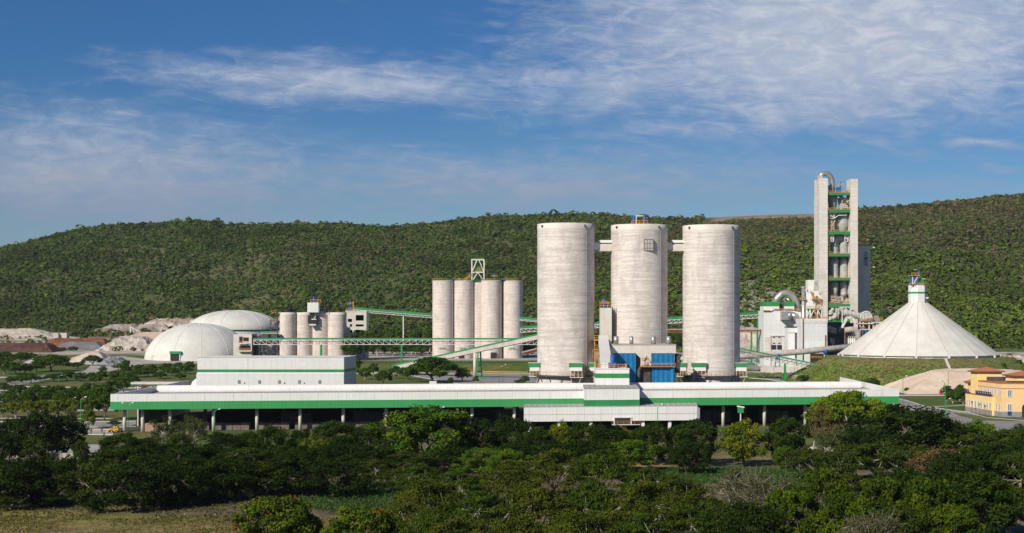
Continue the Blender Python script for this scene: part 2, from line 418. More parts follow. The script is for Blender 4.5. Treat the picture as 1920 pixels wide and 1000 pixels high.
def gcol(x, y):
    """The ground's own colours: dry grass, turned soil, lawns, concrete dust, quarry stone, hill scrub."""
    k = x / np.maximum(y, 100.); px = 960 + F * k
    n = fbm(x, y, 34, 21)[:, None]; n2 = fbm(x, y, 9, 31)[:, None]; n3 = fbm(x, y, 120, 41)[:, None]
    def c(*a): return np.array(a)[None, :]
    def st(v, a, b): return ss(v, a, b)
    near = c(.215, .185, .050) * (1 - st(n, .42, .6)) + c(.290, .205, .090) * st(n, .42, .6)
    near = near * (1 - st(n2, .5, .62) * .55) + c(.070, .095, .020) * st(n2, .5, .62) * .55
    n5 = fbm(x, y, 5, 91)[:, None]; near = near * (1 - .6 * st(n5, .56, .66)) + c(.120, .080, .050) * .6 * st(n5, .56, .66)
    soil = c(.105, .078, .058) * (.8 + .5 * n2)
    m = (st(y + (n[:, 0] - .5) * 40, 258, 270) * (1 - st(y, 330, 345)))[:, None] * (.45 + .5 * st(n2, .35, .6)) * (1 - .6 * st(n2, .55, .7)); near = near * (1 - m) + soil * m
    stony = (st(px, 1330, 1420) * (1 - st(y, 330, 350)))[:, None] * (.5 + .5 * st(n2, .35, .6)); near = near * (1 - stony) + c(.125, .108, .090) * stony
    crop = c(.050, .090, .018) * (.8 + .4 * n2)
    for cx, cy, rx, ry in ((668, 293, 120, 26), (1370, 335, 190, 22), (1500, 320, 130, 14), (340, 285, 60, 8)):
        q = np.sqrt(((px - cx) / rx) ** 2 + ((y - cy) / ry) ** 2) + (n2[:, 0] - .5) * .5
        q = (1 - st(q, .85, 1.05))[:, None]; near = near * (1 - q) + crop * q
    lawn = c(.075, .115, .022) * (1 - st(n, .4, .62)) + c(.13, .125, .038) * st(n, .4, .62)
    lawn = lawn * (.8 + .4 * n2)
    m = st(y, 372, 380)[:, None]; r = near * (1 - m) + lawn * m
    yard = c(.36, .33, .29) * (.85 + .3 * n2)
    q = (st(px, 660, 690) * 0 + (st(y, 950, 975) * st(px, 500, 540) * (1 - st(px, 1500, 1540))))[:, None]; r = r * (1 - q) + yard * q
    q = (st(y, 860, 872) * st(px, 1395, 1410) * (1 - st(px, 1640, 1700)))[:, None]; r = r * (1 - q) + yard * q
    q = (st(y, 560, 566) * (1 - st(y, 640, 645)) * st(px, 980, 1000) * (1 - st(px, 1440, 1480)))[:, None]; r = r * (1 - q) + yard * q
    quarry = c(.47, .40, .335) * (.7 + .6 * n2)
    qm = st(y + (n[:, 0] - .5) * 90, 1120, 1165) * (1 - st(px, 430, 560)) * (1 - st(y + (n3[:, 0] - .5) * 160, 1500, 1540))
    gr = st(n[:, 0], .52, .6) * st(y, 1300, 1330)
    q = (qm * (1 - .85 * gr))[:, None]; r = r * (1 - q) + quarry * q
    emb = c(.19, .185, .055) * (1 - st(n2, .40, .6)) + c(.11, .19, .025) * st(n2, .40, .6)
    d = np.hypot(x - MX, y - MY)
    q = ((1 - st(d, 118, 124)) * (gh(x, y) > 1.0))[:, None]
    topbrown = st(gh(x, y), 7, 12)[:, None] * .55 + .45 * st(n, .45, .6) * 0
    emb = emb * (1 - topbrown) + c(.175, .125, .065) * topbrown
    r = r * (1 - q) + emb * q
    pale = c(.50, .43, .36) * (.75 + .5 * n2)
    q = (st(y, 880, 900) * (1 - st(y, 1090, 1110)) * st(px, 1830, 1850))[:, None] * (.35 + .65 * st(n2, .40, .5)); r = r * (1 - q) + pale * q
    q = (st(y, 1105, 1120) * (1 - st(y, 1150, 1170)) * st(px, 1380, 1400) * (1 - st(px, 1440, 1480)))[:, None]; r = r * (1 - q) + pale * q
    q = (st(y, 1010, 1060) * (1 - st(y, 1110, 1150)) * st(px, 640, 660) * (1 - st(px, 830, 850)))[:, None] * (st(n2, .42, .55)); r = r * (1 - q) + pale * q
    hillc = c(.060, .088, .022) * (1 - st(n, .45, .62)) + c(.105, .105, .042) * st(n, .45, .62)
    h = st(gh(x, y), 14, 26)[:, None] * st(y, 1150, 1400)[:, None]; r = r * (1 - h) + hillc * h
    # bare quarried strip on the skyline
    q = (st(y, YR - 120, YR - 100) * (1 - st(y, YR + 60, YR + 100)) * st(px, 1325, 1350) * (1 - st(px, 1530, 1560)))[:, None] * (.35 + .65 * st(n2, .4, .5)); r = r * (1 - q) + c(.30, .215, .16) * q
    return np.clip(r, 0.004, 1)
gx = np.concatenate([np.linspace(-9000, -1100, 24)[:-1], np.arange(-1100, -330, 11), np.arange(-330, 330, 5.0), np.arange(330, 1100, 11), np.linspace(1100, 9000, 24)])
gy = np.concatenate([np.arange(-400, 180, 20), np.arange(180, 960, 4.0), np.arange(960, 2350, 8.0), np.linspace(2350, 14000, 40)])
XX, YY = np.meshgrid(gx, gy); xf, yf = XX.ravel(), YY.ravel()
GV = np.stack([xf, yf, gh(xf, yf)], 1); nx, ny = len(gx), len(gy)
i_ = np.arange(nx * ny).reshape(ny, nx)
GQ = np.stack([i_[:-1, :-1].ravel(), i_[:-1, 1:].ravel(), i_[1:, 1:].ravel(), i_[1:, :-1].ravel()], 1)
ground = np_mesh('ground', GV, GQ, gcol(xf, yf), 'ground', smooth=True)
tag(ground, 'fields, lawns and wooded hills as one terrain', 'ground', kind='structure')

# ---------------------------------------------------------------- roads
def strip(name, e1, e2, mat, lift=.06, kerbs=False, label=None):
    """A road sheet draped over the terrain between two edge lines given as photo directions on the ground."""
    A = [gpt(*p) for p in e1]; B = [gpt(*p) for p in e2]
    def resample(L, n):
        d = [0]
        for a, b in zip(L[:-1], L[1:]): d.append(d[-1] + (b - a).length)
        out = []
        for i in range(n):
            t = d[-1] * i / (n - 1); j = max(k for k in range(len(d) - 1) if d[k] <= t + 1e-9); s_ = (t - d[j]) / max(d[j + 1] - d[j], 1e-6)
            out.append(L[j].lerp(L[j + 1], s_))
        return out
    n = 60; A = resample(A, n); B = resample(B, n); mb = MB(); m = 6; g = []
    for i in range(n):
        row = []
        for j in range(m + 1):
            p = A[i].lerp(B[i], j / m); row.append((p.x, p.y, gz(p.x, p.y) + lift))
        g.append(row)
    for i in range(n - 1):
        for j in range(m): mb.face([g[i][j + 1], g[i + 1][j + 1], g[i + 1][j], g[i][j]])
    o = mb.build(name, mat, kind='structure', label=label)
    if kerbs:
        kb = MB()
        for E, sgn in ((A, 1), (B, -1)):
            for i in range(n - 1):
                a, b = E[i], E[i + 1]
                a = Vector((a.x, a.y, gz(a.x, a.y) + .10)); b = Vector((b.x, b.y, gz(b.x, b.y) + .10))
                kb.bar(a, b, .45, .26)
        kb.build('kerb', 'kerb', kind='structure', label='pale kerb edging the road')
    return o
strip('road', [(-200, 732), (50, 733), (200, 734), (330, 735)], [(-200, 741), (45, 742), (200, 743), (330, 743)], 'road', kerbs=True)
strip('road', [(-100, 733), (0, 721), (60, 711), (85, 704), (150, 697), (190, 690), (230, 683)], [(-100, 741), (0, 728), (60, 719), (92, 712), (160, 704), (200, 698), (250, 688)], 'road', .10, kerbs=True)
strip('kerb', [(25, 724.6), (190, 727), (330, 728)], [(25, 726.5), (190, 729), (330, 730)], 'kerb', .15)
strip('path', [(-100, 707.5), (28, 707.5)], [(-100, 709.5), (28, 709.5)], 'kerb', .15)
strip('path', [(-100, 753), (68, 753.2)], [(-100, 755.2), (68, 755.2)], 'kerb', .15)
strip('road', [(-100, 767), (100, 767.5), (225, 766)], [(-100, 771), (100, 771), (225, 769.5)], 'road', .08, kerbs=True)
strip('path', [(-100, 784.5), (225, 785)], [(-100, 786), (225, 786.3)], 'kerb', .12)
strip('road', [(-100, 791), (140, 792), (255, 791)], [(-100, 798), (140, 802), (255, 801)], 'road', .06, kerbs=True)
strip('road', [(-100, 807), (130, 806), (212, 806)], [(-100, 816), (130, 815), (212, 816)], 'yard', .06, kerbs=True)
strip('path', [(-100, 832), (190, 834)], [(-100, 853), (190, 850)], 'yard', .06)
strip('road', [(185, 672), (230, 668), (272, 674), (350, 677), (460, 676)], [(150, 704), (215, 695), (272, 683), (350, 682), (460, 682)], 'yard', .12)
strip('road', [(640, 674), (760, 673), (850, 674)], [(640, 677), (760, 676), (850, 676)], 'yard', .10)
strip('road', [(660, 699.5), (760, 700), (925, 701.5), (1020, 701)], [(660, 702), (760, 703), (870, 722), (1020, 722)], 'road', .06, kerbs=True)
strip('kerb', [(855, 698.3), (920, 698.2), (990, 699)], [(855, 700), (920, 700), (990, 700.6)], 'ykerb', .25)
strip('road', [(1387, 675), (1450, 683), (1500, 692)], [(1380, 690), (1430, 703), (1490, 711)], 'road', .06)
strip('road', [(1380, 696), (1440, 700), (1496, 705)], [(1380, 708), (1440, 712), (1488, 716)], 'road', .10, kerbs=True)
strip('road', [(1600, 740.6), (1700, 740.6), (1830, 740.6)], [(1600, 743.2), (1700, 743.2), (1830, 743.2)], 'kerb', .08)
strip('road', [(1655, 741), (1700, 752), (1735, 763), (1790, 771), (1815, 774), (1850, 784), (1990, 796)], [(1600, 747), (1670, 757), (1715, 770), (1762, 783), (1796, 802), (1800, 812), (1860, 828)], 'road', .06, kerbs=True)
M['lawn'] = pm('mown_grass', (.085, .125, .028), (.13, .125, .045), .3, rough=.95)
strip('lawn', [(1788, 774.5), (1830, 779.5), (1870, 785), (1990, 788)], [(1798, 780), (1838, 789), (1862, 789.5), (1990, 792)], 'lawn', .14)
strip('path', [(1735, 763.5), (1800, 760), (1818, 758)], [(1740, 765), (1800, 762), (1818, 760)], 'yard', .10)
# ---------------------------------------------------------------- the long open storage shed
class Fr:
    """Skewed frame: a runs along the front, w goes in, z is absolute."""
    def __init__(s, o, ex, ey): s.o = o; s.ex = ex; s.ey = ey
    def __call__(s, a, w, z): return (s.o[0] + a * s.ex[0] + w * s.ey[0], s.o[1] + a * s.ex[1] + w * s.ey[1], z)
SO = (X_(207, 450), 450.0); SE = (X_(1686, 480), 480.0)
SL = math.hypot(SE[0] - SO[0], SE[1] - SO[1]); SX = ((SE[0] - SO[0]) / SL, (SE[1] - SO[1]) / SL)
SF = Fr(SO, SX, (.025, 1.0))
def ta(px):
    k = (px - 960) / F
    return (k * SO[1] - SO[0]) / (SX[0] - k * SX[1])
D1, D2 = 50.0, 96.0
shed = thing('storage_shed', 'very long open white shed with a green fascia band and round roof vent', 'shed', (0, 465, 0))
f = MB(); f.box(0, SL, 0, .35, 9.75, 12.15, SF); f.box(0, .35, .35, D2, 9.75, 12.0, SF); f.box(SL - .35, SL, .35, D2, 9.75, 12.0, SF)
fa = f.build('fascia', 'clad', shed)
f = MB(); f.box(-.03, SL + .03, -.06, .30, 7.25, 9.75, SF); f.box(-.03, .32, .30, D2, 7.25, 9.75, SF); f.box(SL - .32, SL + .03, .30, D2, 7.25, 9.75, SF)
f.build('fascia_band', 'greenclad', shed)
rf = MB()
rf.hexa([SF(.35, .35, 9.4), SF(SL - .35, .35, 9.4), SF(SL - .35, D1, 10.0), SF(.35, D1, 10.0), SF(.35, .35, 9.6), SF(SL - .35, .35, 9.6), SF(SL - .35, D1, 10.2), SF(.35, D1, 10.2)])
rf.hexa([SF(.35, D1, 10.0), SF(SL - .35, D1, 10.0), SF(SL - .35, D2, 9.2), SF(.35, D2, 9.2), SF(.35, D1, 10.2), SF(SL - .35, D1, 10.2), SF(SL - .35, D2, 9.4), SF(.35, D2, 9.4)])
rfo = rf.build('roof', 'roof', shed)
v = MB(); va, vb = 1.2, SL - 2.2
n = 10
for i in range(n):
    a0, a1 = math.pi * i / n, math.pi * (i + 1) / n
    r = 1.75
    p = lambda a, t: SF(a, D1 - r * math.cos(t), 10.45 + r * 1.12 * math.sin(t))
    v.face([p(va, a0), p(vb, a0), p(vb, a1), p(va, a1)], True)
for a in (va, vb):
    pts = [SF(a, D1 - 1.75 * math.cos(math.pi * i / n), 10.45 + 1.96 * math.sin(math.pi * i / n)) for i in range(n + 1)]
    v.face(pts if a == va else pts[::-1])
v.box(va + .02, vb - .02, D1 - 1.7, D1 + 1.7, 10.05, 10.45, SF)
v.build('roof_vent', 'vent', shed)
colpx = [228, 262, 314, 396, 478, 559.5, 641, 722, 803, 884, 964, 1045, 1126, 1204, 1282, 1358, 1436, 1513, 1590, 1664]
for i, px in enumerate(colpx):
    a = ta(px); q = SF(a, 3.2, 0)
    c = MB(); c.tube([(q[0], q[1], 0), (q[0], q[1], 7.6)], .55, 14); c.tube([(q[0], q[1], 7.6), (q[0], q[1], 8.7)], .55, 14); c.build('column', 'concpale', shed)
for i, px in enumerate(colpx[::2]):
    q = SF(ta(px), D1, 0); c = MB(); c.box(q[0] - .5, q[0] + .5, q[1] - .5, q[1] + .5, 0, 8.7); c.build('column', 'conc', shed)
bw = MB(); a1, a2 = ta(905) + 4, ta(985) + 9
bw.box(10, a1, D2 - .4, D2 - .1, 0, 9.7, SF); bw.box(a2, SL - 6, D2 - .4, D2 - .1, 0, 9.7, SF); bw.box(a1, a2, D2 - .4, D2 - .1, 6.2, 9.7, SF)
bw.build('rear_wall', 'dark', shed)  # near-black colour stands in for the shade deep in the shed
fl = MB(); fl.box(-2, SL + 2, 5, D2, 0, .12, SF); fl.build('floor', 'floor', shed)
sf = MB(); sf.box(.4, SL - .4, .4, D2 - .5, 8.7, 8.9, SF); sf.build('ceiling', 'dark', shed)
ww = MB(); ww.box(1.0, 1.3, 26, D2 - 1, 0, 9.2, SF); ww.build('side_wall', 'clad', shed)
# small roof cap that stands out on the ridge
c = MB(); c.box(ta(778), ta(793), D1 + 6, D1 + 8, 10.6, 13.0, SF); c.build('roof_hatch', 'white', shed)
# annex in front
AN = ('low white annex hung on columns in front of the long shed', 'annex')
an = thing('annex_building', AN[0], AN[1], (X_(1150, 451), 455, 0))
A0, A1 = ta(985) - .3, ta(1313) - 1.2; wf = -10.5
b = MB()
zt, zb = 7.6, 3.15
b.hexa([SF(A0, wf, zb), SF(A1 - 1, wf, zb), SF(A1 - 1, wf + .3, zb), SF(A0, wf + .3, zb), SF(A0, wf, zt), SF(A1 - 1, wf, zt), SF(A1 - 1, wf + .3, zt), SF(A0, wf + .3, zt)])
b.build('front_wall', 'clad', an)
b = MB(); b.box(A0, A0 + .3, wf + .3, -.1, zb, zt, SF); b.build('end_wall', 'clad', an)
b = MB(); b.box(A1 - .6, A1, wf + .9, -.1, zb + .6, zt - .6, SF)
b.hexa([SF(A1 - 1, wf, zb), SF(A1, wf + .6, zb + .6), SF(A1 - .3, wf + .9, zb + .6), SF(A1 - 1, wf + .3, zb), SF(A1 - 1, wf, zt), SF(A1, wf + .6, zt - .6), SF(A1 - .3, wf + .9, zt - .6), SF(A1 - 1, wf + .3, zt)])
b.build('end_wall', 'clad', an)
b = MB(); b.hexa([SF(A0, wf, zt), SF(A1 - .8, wf, zt), SF(A1, -.1, zt + .25), SF(A0, -.1, zt + .25), SF(A0, wf, zt + .12), SF(A1 - .8, wf, zt + .12), SF(A1, -.1, zt + .45), SF(A0, -.1, zt + .45)])
b.build('roof', 'roof', an)
b = MB(); b.box(A0, A1 - 1, wf + .3, -.1, zb, zb + .2, SF); b.build('floor', 'conc', an)
b = MB(); b.box(A0, A1 - 1, wf - .05, wf, 5.3, 5.42, SF); b.build('wall_trim', 'dseam', an)
for px in (993, 1048, 1106, 1202, 1251, 1300):
    q = SF(ta(px), wf + 1.2, 0); c = MB(); c.box(q[0] - .5, q[0] + .5, q[1] - .4, q[1] + .4, 0, zb); c.build('column', 'white', an)
# doorway with stair landing
da, db = ta(1151) - .2, ta(1180) - .2
b = MB(); b.box(da, db, wf - .12, wf - .02, 2.1, 4.1, SF); b.build('doorway', 'dark', an)
b = MB(); b.box(da - .35, da, wf - .3, wf, 1.6, 4.45, SF); b.box(db, db + .35, wf - .3, wf, 1.6, 4.45, SF); b.box(da, db, wf - .3, wf, 4.1, 4.45, SF); b.build('door_frame', 'steelwhite', an)
b = MB(); b.box(da - 1, db + 3, wf - 2.2, wf - .35, 1.95, 2.1, SF); b.build('landing_slab', 'steelwhite', an)
b = MB(); b.rail([SF(da - 1, wf - 2.1, 2.1), SF(db + 3, wf - 2.1, 2.1)], 1.1, .08, 1.8)
b.bar(SF(da + 1, wf - 2.4, 2.0), SF(db - .5, wf - 5.0, 0), .35, .2)
b.build('landing', 'orange', an)
# upper box on the annex roof
ub = thing('conveyor_housing', 'tall white box with green lower band above the annex roof', 'housing', (X_(1150, 460), 461, 7.9))
B0, B1 = ta(1093) + .2, ta(1205) - 1.6
b = MB(); b.box(B0, B1, -8.4, 8.5, 9.75, 13.2, SF); b.box(B0, B1, -8.4, -.12, 7.5, 9.75, SF); b.build('wall', 'clad', ub)
b = MB(); b.box(B0 - .04, B1 + .04, -8.46, -.14, 7.72, 9.72, SF); b.build('wall_band', 'green', ub)
b = MB(); b.hexa([SF(B0, -8.4, 13.2), SF(B1, -8.4, 13.2), SF(B1, 8.5, 13.6), SF(B0, 8.5, 13.6), SF(B0, -8.55, 13.32), SF(B1, -8.55, 13.32), SF(B1, 8.5, 13.85), SF(B0, 8.5, 13.85)]); b.build('roof', 'roof', ub)
# the square head house rising from the shed roof
hh = thing('loading_head_house', 'square white house with green stripe on the shed roof, orange railings', 'head house', (X_(1148, 476), 481, 10.7))
q0, q1 = ta(1117) + .6, ta(1180) - .6
def hb(m, z0, z1, e=0): m.box(X_(1117, 475) - e, X_(1180, 475) + e, 475 - e, 486 + e, z0, z1)
b = MB(); hb(b, 10.6, 19.0); b.build('wall', 'clad', hh)
b = MB(); hb(b, 16.05, 17.55, .05); b.build('wall_band', 'green', hh)
b = MB(); hb(b, 19.0, 19.25, .15); b.build('roof', 'white', hh)
x0, x1 = X_(1118, 475), X_(1176, 475)
b = MB(); b.rail([(x0, 484, 19.25), (x0, 475.2, 19.25), (x1, 475.2, 19.25), (x1, 484, 19.25)], 1.3, .16, 1.4); b.build('railing', 'orange', hh)
b = MB(); b.box(X_(1142, 475), X_(1156, 475), 477, 480, 19.25, 21.0); b.tube([(X_(1151, 475), 481, 19.25), (X_(1151, 475), 481, 23.4)], .8, 12); b.build('dust_filter', 'blueplain', hh)

# ---------------------------------------------------------------- conveyors
def conveyor(name, label, cat, Pa, Pb, w=2.6, cover='green', cov_h=.8, th=2.6, bay=3.2, frame='steelwhite', legs=(), legmat='green', solid=None, legw=1.0, t=.28, group=None):
    """A lattice bridge between two points (top centre line) with its belt cover and supports."""
    Pa = Vector(Pa); Pb = Vector(Pb)
    r = thing(name, label, cat, ((Pa.x + Pb.x) / 2, (Pa.y + Pb.y) / 2, min(Pa.z, Pb.z) - cov_h - th), group)
    d = (Pb - Pa).normalized(); side = Vector((d.y, -d.x, 0)).normalized(); up = side.cross(d).normalized()
    if up.z < 0: up = -up
    m = MB(); m.bar(Pa - up * cov_h / 2, Pb - up * cov_h / 2, w + .3, cov_h); m.build('belt_cover', cover, r)
    if solid:
        m = MB(); m.bar(Pa - up * (cov_h + th / 2 + .02), Pb - up * (cov_h + th / 2 + .02), w, th); m.build('gallery', solid, r)
    else:
        m = MB()
        L = (Pb - Pa).length; nb = max(2, int(L / bay))
        for s_ in (-1, 1):
            o = side * s_ * w / 2
            m.bar(Pa + o - up * (cov_h + t), Pb + o - up * (cov_h + t), t, t)
            m.bar(Pa + o - up * (cov_h + th), Pb + o - up * (cov_h + th), t, t)
            for i in range(nb + 1):
                p = Pa.lerp(Pb, i / nb) + o
                m.bar(p - up * (cov_h + t), p - up * (cov_h + th), t * .7)
                if i < nb:
                    q = Pa.lerp(Pb, (i + 1) / nb) + o; k = (i * 2 < nb)
                    m.bar((p if k else q) - up * (cov_h + t), (q if k else p) - up * (cov_h + th), t * .7)
        m.build('truss', frame, r)
        m = MB(); m.bar(Pa - up * (cov_h + th * .42), Pb - up * (cov_h + th * .42), w * .6, .3); m.build('belt', 'darksteel', r)
    for fr_ in legs:
        p = Pa.lerp(Pb, fr_) - up * (cov_h + th); z = gz(p.x, p.y)
        m = MB()
        for s_ in (-1, 1):
            m.bar(p + side * s_ * w * .3, Vector((p.x, p.y, z)) + side * s_ * w * .75, legw * .55)
        k = int((p.z - z) / 5)
        for i in range(1, k + 1):
            f_ = i / (k + 1); zz = p.z + (z - p.z) * f_; ww = w * (.3 + .45 * f_)
            m.bar(Vector((p.x, p.y, zz)) - side * ww, Vector((p.x, p.y, zz)) + side * ww, legw * .35)
        m.bar((p.x, p.y, z), (p.x, p.y, z + .7), w * 1.9, legw * 1.6)
        m.build('trestle', legmat, r)
    return r
conveyor('belt_conveyor', 'long level lattice conveyor crossing in front of the silo groups, green on top', 'conveyor', W(476, 634, 905), W(1012, 634, 905), 3.0, 'green', .9, 3.2, 4.0, legs=(.235, .517), legw=1.7, t=.30)
cv = conveyor('inclined_gallery', 'closed white inclined gallery rising to the leftmost giant silo', 'conveyor', W(738, 684.5, 884), W(1015, 625, 800), 3.2, 'green', .8, 2.3, solid='conc', legs=(.6,), legw=1.6)
m = MB(); p = W(905, 652, 832); m.tube([(p.x - 4.5, p.y, gz(p.x, p.y)), (p.x - 4.5, p.y, p.z - 3)], .9, 10); m.build('support_column', 'concpale', cv)
conveyor('belt_conveyor', 'far green covered conveyor from the small concrete building to the hillside silos', 'conveyor', W(662, 576, 1075), W(815, 588.5, 1075), 3, 'green', 1.6, 1.7, 3, 'steelwhite', legs=(.62,), t=.26, legmat='steelwhite')
conveyor('belt_conveyor', 'upper green conveyor seen between four-silo group and giant silos', 'conveyor', W(975, 594, 1010), W(1120, 606, 1010), 3, 'green', 1.5, 1.2, 3, t=.26)
conveyor('belt_conveyor', 'green roofed truss conveyor climbing behind giant silos to the mill building', 'conveyor', W(975, 612, 960), W(1436, 584, 960) + Vector((0, 0, 0)), 3, 'green', 1.5, 2.6, 3.2, t=.34, legs=(.965,), legw=1.5)
conveyor('belt_conveyor', 'brown level conveyor behind the giant silos reaching the mill building', 'conveyor', W(1240, 617, 925), W(1478, 616.5, 925), 3, 'dustysteel', .5, 1.6, 2.2, 'rust', legs=(.71,), legw=1.4, t=.3)
conveyor('belt_conveyor', 'low dark conveyor seen right of the four-silo group base', 'conveyor', W(978, 660, 950), W(1010, 652, 950), 3, 'dustysteel', .6, 1.6, 2.2, 'rust', t=.3)
conveyor('belt_conveyor', 'green conveyor sloping down to the foot of the round mound', 'conveyor', W(1380, 651, 800), W(1532, 682, 800), 2.6, 'green', .75, 2.6, 2.6, 'dustysteel', legs=(.62,), legw=1.2, t=.22)
tp = thing('pipe_conveyor', 'thick grey tube conveyor running low from giant silos to the mound', 'conveyor', (X_(1480, 850), 850, 5))
m = MB(); m.tube([W(1240, 676, 850), W(1390, 668.5, 850), W(1500, 660, 850), W(1610, 649, 850)], 1.75, 16); m.build('tube', 'dustysteel', tp)
for px, py in ((1458, 668), (1548, 659)):
    p = W(px, py, 850); g_ = gz(p.x, p.y); m = MB()
    for dx in (-1.6, 1.6): m.bar((p.x + dx, 850, g_), (p.x + dx * .7, 850, p.z - 1.2), .5)
    for k in range(3): m.bar((p.x - 1.6, 850, g_ + 1 + k * 2), (p.x + 1.6, 850, g_ + 2.4 + k * 2), .3)
    m.build('support_frame', 'green', tp)
    m = MB(); m.tube([(p.x - .9, 850, p.z + .1), (p.x + .9, 850, p.z - .1)], 2.1, 14); m.build('clamp_ring', 'blueplain', tp)

# ---------------------------------------------------------------- giant silos
def giant_silo(px, rp, top, label, mat):
    Y = 585.0; cx = X_(px, Y); r = rp * Y / F; zt = Z_(top + 3, Y)
    s_ = thing('cement_silo', label, 'silo', (cx, Y, 0), 'giant concrete silos behind the shed')
    m = MB(); m.lathe((cx, Y), [(r, 0), (r, 12.6), (r, zt - 2.6)], 72); m.build('shell', mat, s_)
    m = MB(); m.lathe((cx, Y), [(r + .03, zt - 2.6), (r + .03, zt), (r - .6, zt), (0, zt + .6)], 72); m.build('roof_slab', 'concpale', s_)
    m = MB(); m.lathe((cx, Y), [(r, 12.2), (r + 1.9, 12.2), (r + 1.9, 12.6), (r, 12.6)], 60, smooth=False); m.build('ring_walkway', 'darksteel', s_)
    m = MB(); pts = [(cx + (r + 1.7) * math.cos(a), Y + (r + 1.7) * math.sin(a), 12.6) for a in np.linspace(math.pi, 2 * math.pi, 25)]
    m.rail(pts, 1.15, .10, 3); m.build('railing', 'orange', s_)
    for k in range(8):
        a = math.pi * (1 + (k + .5) / 8); m = MB()
        m.bar((cx + (r + 1.6) * math.cos(a), Y + (r + 1.6) * math.sin(a), 12.2), (cx + r * math.cos(a), Y + r * math.sin(a), 9.8), .22); m.build('bracket', 'darksteel', s_)
    for fpx in (-.84, .63):
        m = MB(); x = cx + r * fpx; y = Y - r * math.sqrt(1 - fpx * fpx) - .35
        m.box(x - .4, x + .4, y - .3, y + .3, zt - 1.5, zt - .7); m.build('floodlight', 'darksteel', s_)
    m = MB(); a = math.radians(278); m.box(cx + r * math.cos(a) - .25, cx + r * math.cos(a) + .25, Y + r * math.sin(a) - .25, Y + r * math.sin(a) + .1, 0, 12); m.build('downpipe', 'conc', s_)
    m = MB(); a = math.radians(313); m.box(cx + r * math.cos(a) - .12, cx + r * math.cos(a) + .14, Y + r * math.sin(a) - .16, Y + r * math.sin(a) + .1, 13, zt - 2.7); m.build('conduit', 'stonebase', s_)
    return s_, cx, r, zt
g1, c1, r1, z1 = giant_silo(1061, 53.6, 418, 'leftmost of three giant pale concrete silos behind the shed', 'silo')
g2_, c2, r2, z2 = giant_silo(1198.5, 52.8, 420, 'middle giant concrete silo with a square opening near its top', 'silo')
g3, c3, r3, z3 = giant_silo(1333.5, 53.2, 421, 'rightmost of three giant concrete silos, next to the mill buildings', 'silo')
def framed(parent, x0, x1, z0, z1, y, d=.6):
    m = MB(); m.box(x0, x1, y - .1, y + d, z0, z1); o = m.build('window', 'dseam', parent)
    f_ = MB(); t_ = .25
    f_.box(x0 - t_, x0, y - .3, y + d, z0 - t_, z1 + t_); f_.box(x1, x1 + t_, y - .3, y + d, z0 - t_, z1 + t_); f_.box(x0, x1, y - .3, y + d, z1, z1 + t_); f_.box(x0, x1, y - .3, y + d, z0 - t_, z0)
    for k in (.33, .66): f_.box(x0 + (x1 - x0) * k - .08, x0 + (x1 - x0) * k + .08, y - .25, y - .1, z0, z1)
    f_.box(x0, x1, y - .28, y - .12, z0 + (z1 - z0) * .62, z0 + (z1 - z0) * .62 + .15); f_.box(x0, x1, y - .29, y - .14, z0 + .7, z0 + .85)
    f_.build('frame', 'stonebase', o); return o
yw = 585 - r2 + .75
framed(g2_, X_(1207.5, 574), X_(1223.5, 574), Z_(469, 574), Z_(449.5, 574), yw - .7, 2.0)
# plant on top of the middle silo
rt = thing('roof_dust_filter', 'blue filter pair with orange rail on top of the middle giant silo', 'filter', (c2, 586, z2 + .5))
for px in (1188.5, 1208.5):
    m = MB(); x = X_(px, 586); m.tube([(x, 586, z2 + .2), (x, 586, Z_(411, 586)), (x, 586, Z_(404, 586))], [.9, .6, .45], 10); m.build('filter_body', 'blueplain', rt)
m = MB(); m.rail([(X_(1184, 583), 583, z2 + .3), (X_(1214, 583), 583, z2 + .3)], 1.6, .16, 1.5); m.build('railing', 'orange', rt)
m = MB(); m.bar((X_(1188, 586), 586, Z_(405, 586)), (X_(1208, 586), 586, Z_(405, 586)), .3); m.bar((X_(1193, 586), 586, z2), (X_(1193, 586), 586, Z_(404.5, 586)), .3); m.build('duct', 'steelwhite', rt)
for (a, ra, b_, rb, lab) in ((c1, r1, c2, r2, 'white bridge joining the left and middle giant silos'), (c2, r2, c3, r3, 'white bridge joining the middle and right giant silos')):
    br = thing('silo_bridge', lab, 'bridge', ((a + b_) / 2, 585, Z_(471, 585)))
    x0, x1 = a + ra - .8, b_ - rb + .8; xm = x0 + (x1 - x0) * .3
    m = MB(); m.box(x0, x1, 583.2, 587, Z_(470.5, 585), Z_(458, 585)); m.build('wall', 'concpale', br)
    m = MB(); m.box(x0, xm, 582.9, 587.2, Z_(469.5, 585), Z_(456, 585)); m.box(xm, x1, 582.7, 587.4, Z_(456, 585), Z_(451, 585)); m.build('roof', 'white', br)
    m = MB(); m.box(x0, x1, 582.6, 587.4, Z_(471.8, 585), Z_(470.6, 585)); m.build('floor_beam', 'dseam', br)
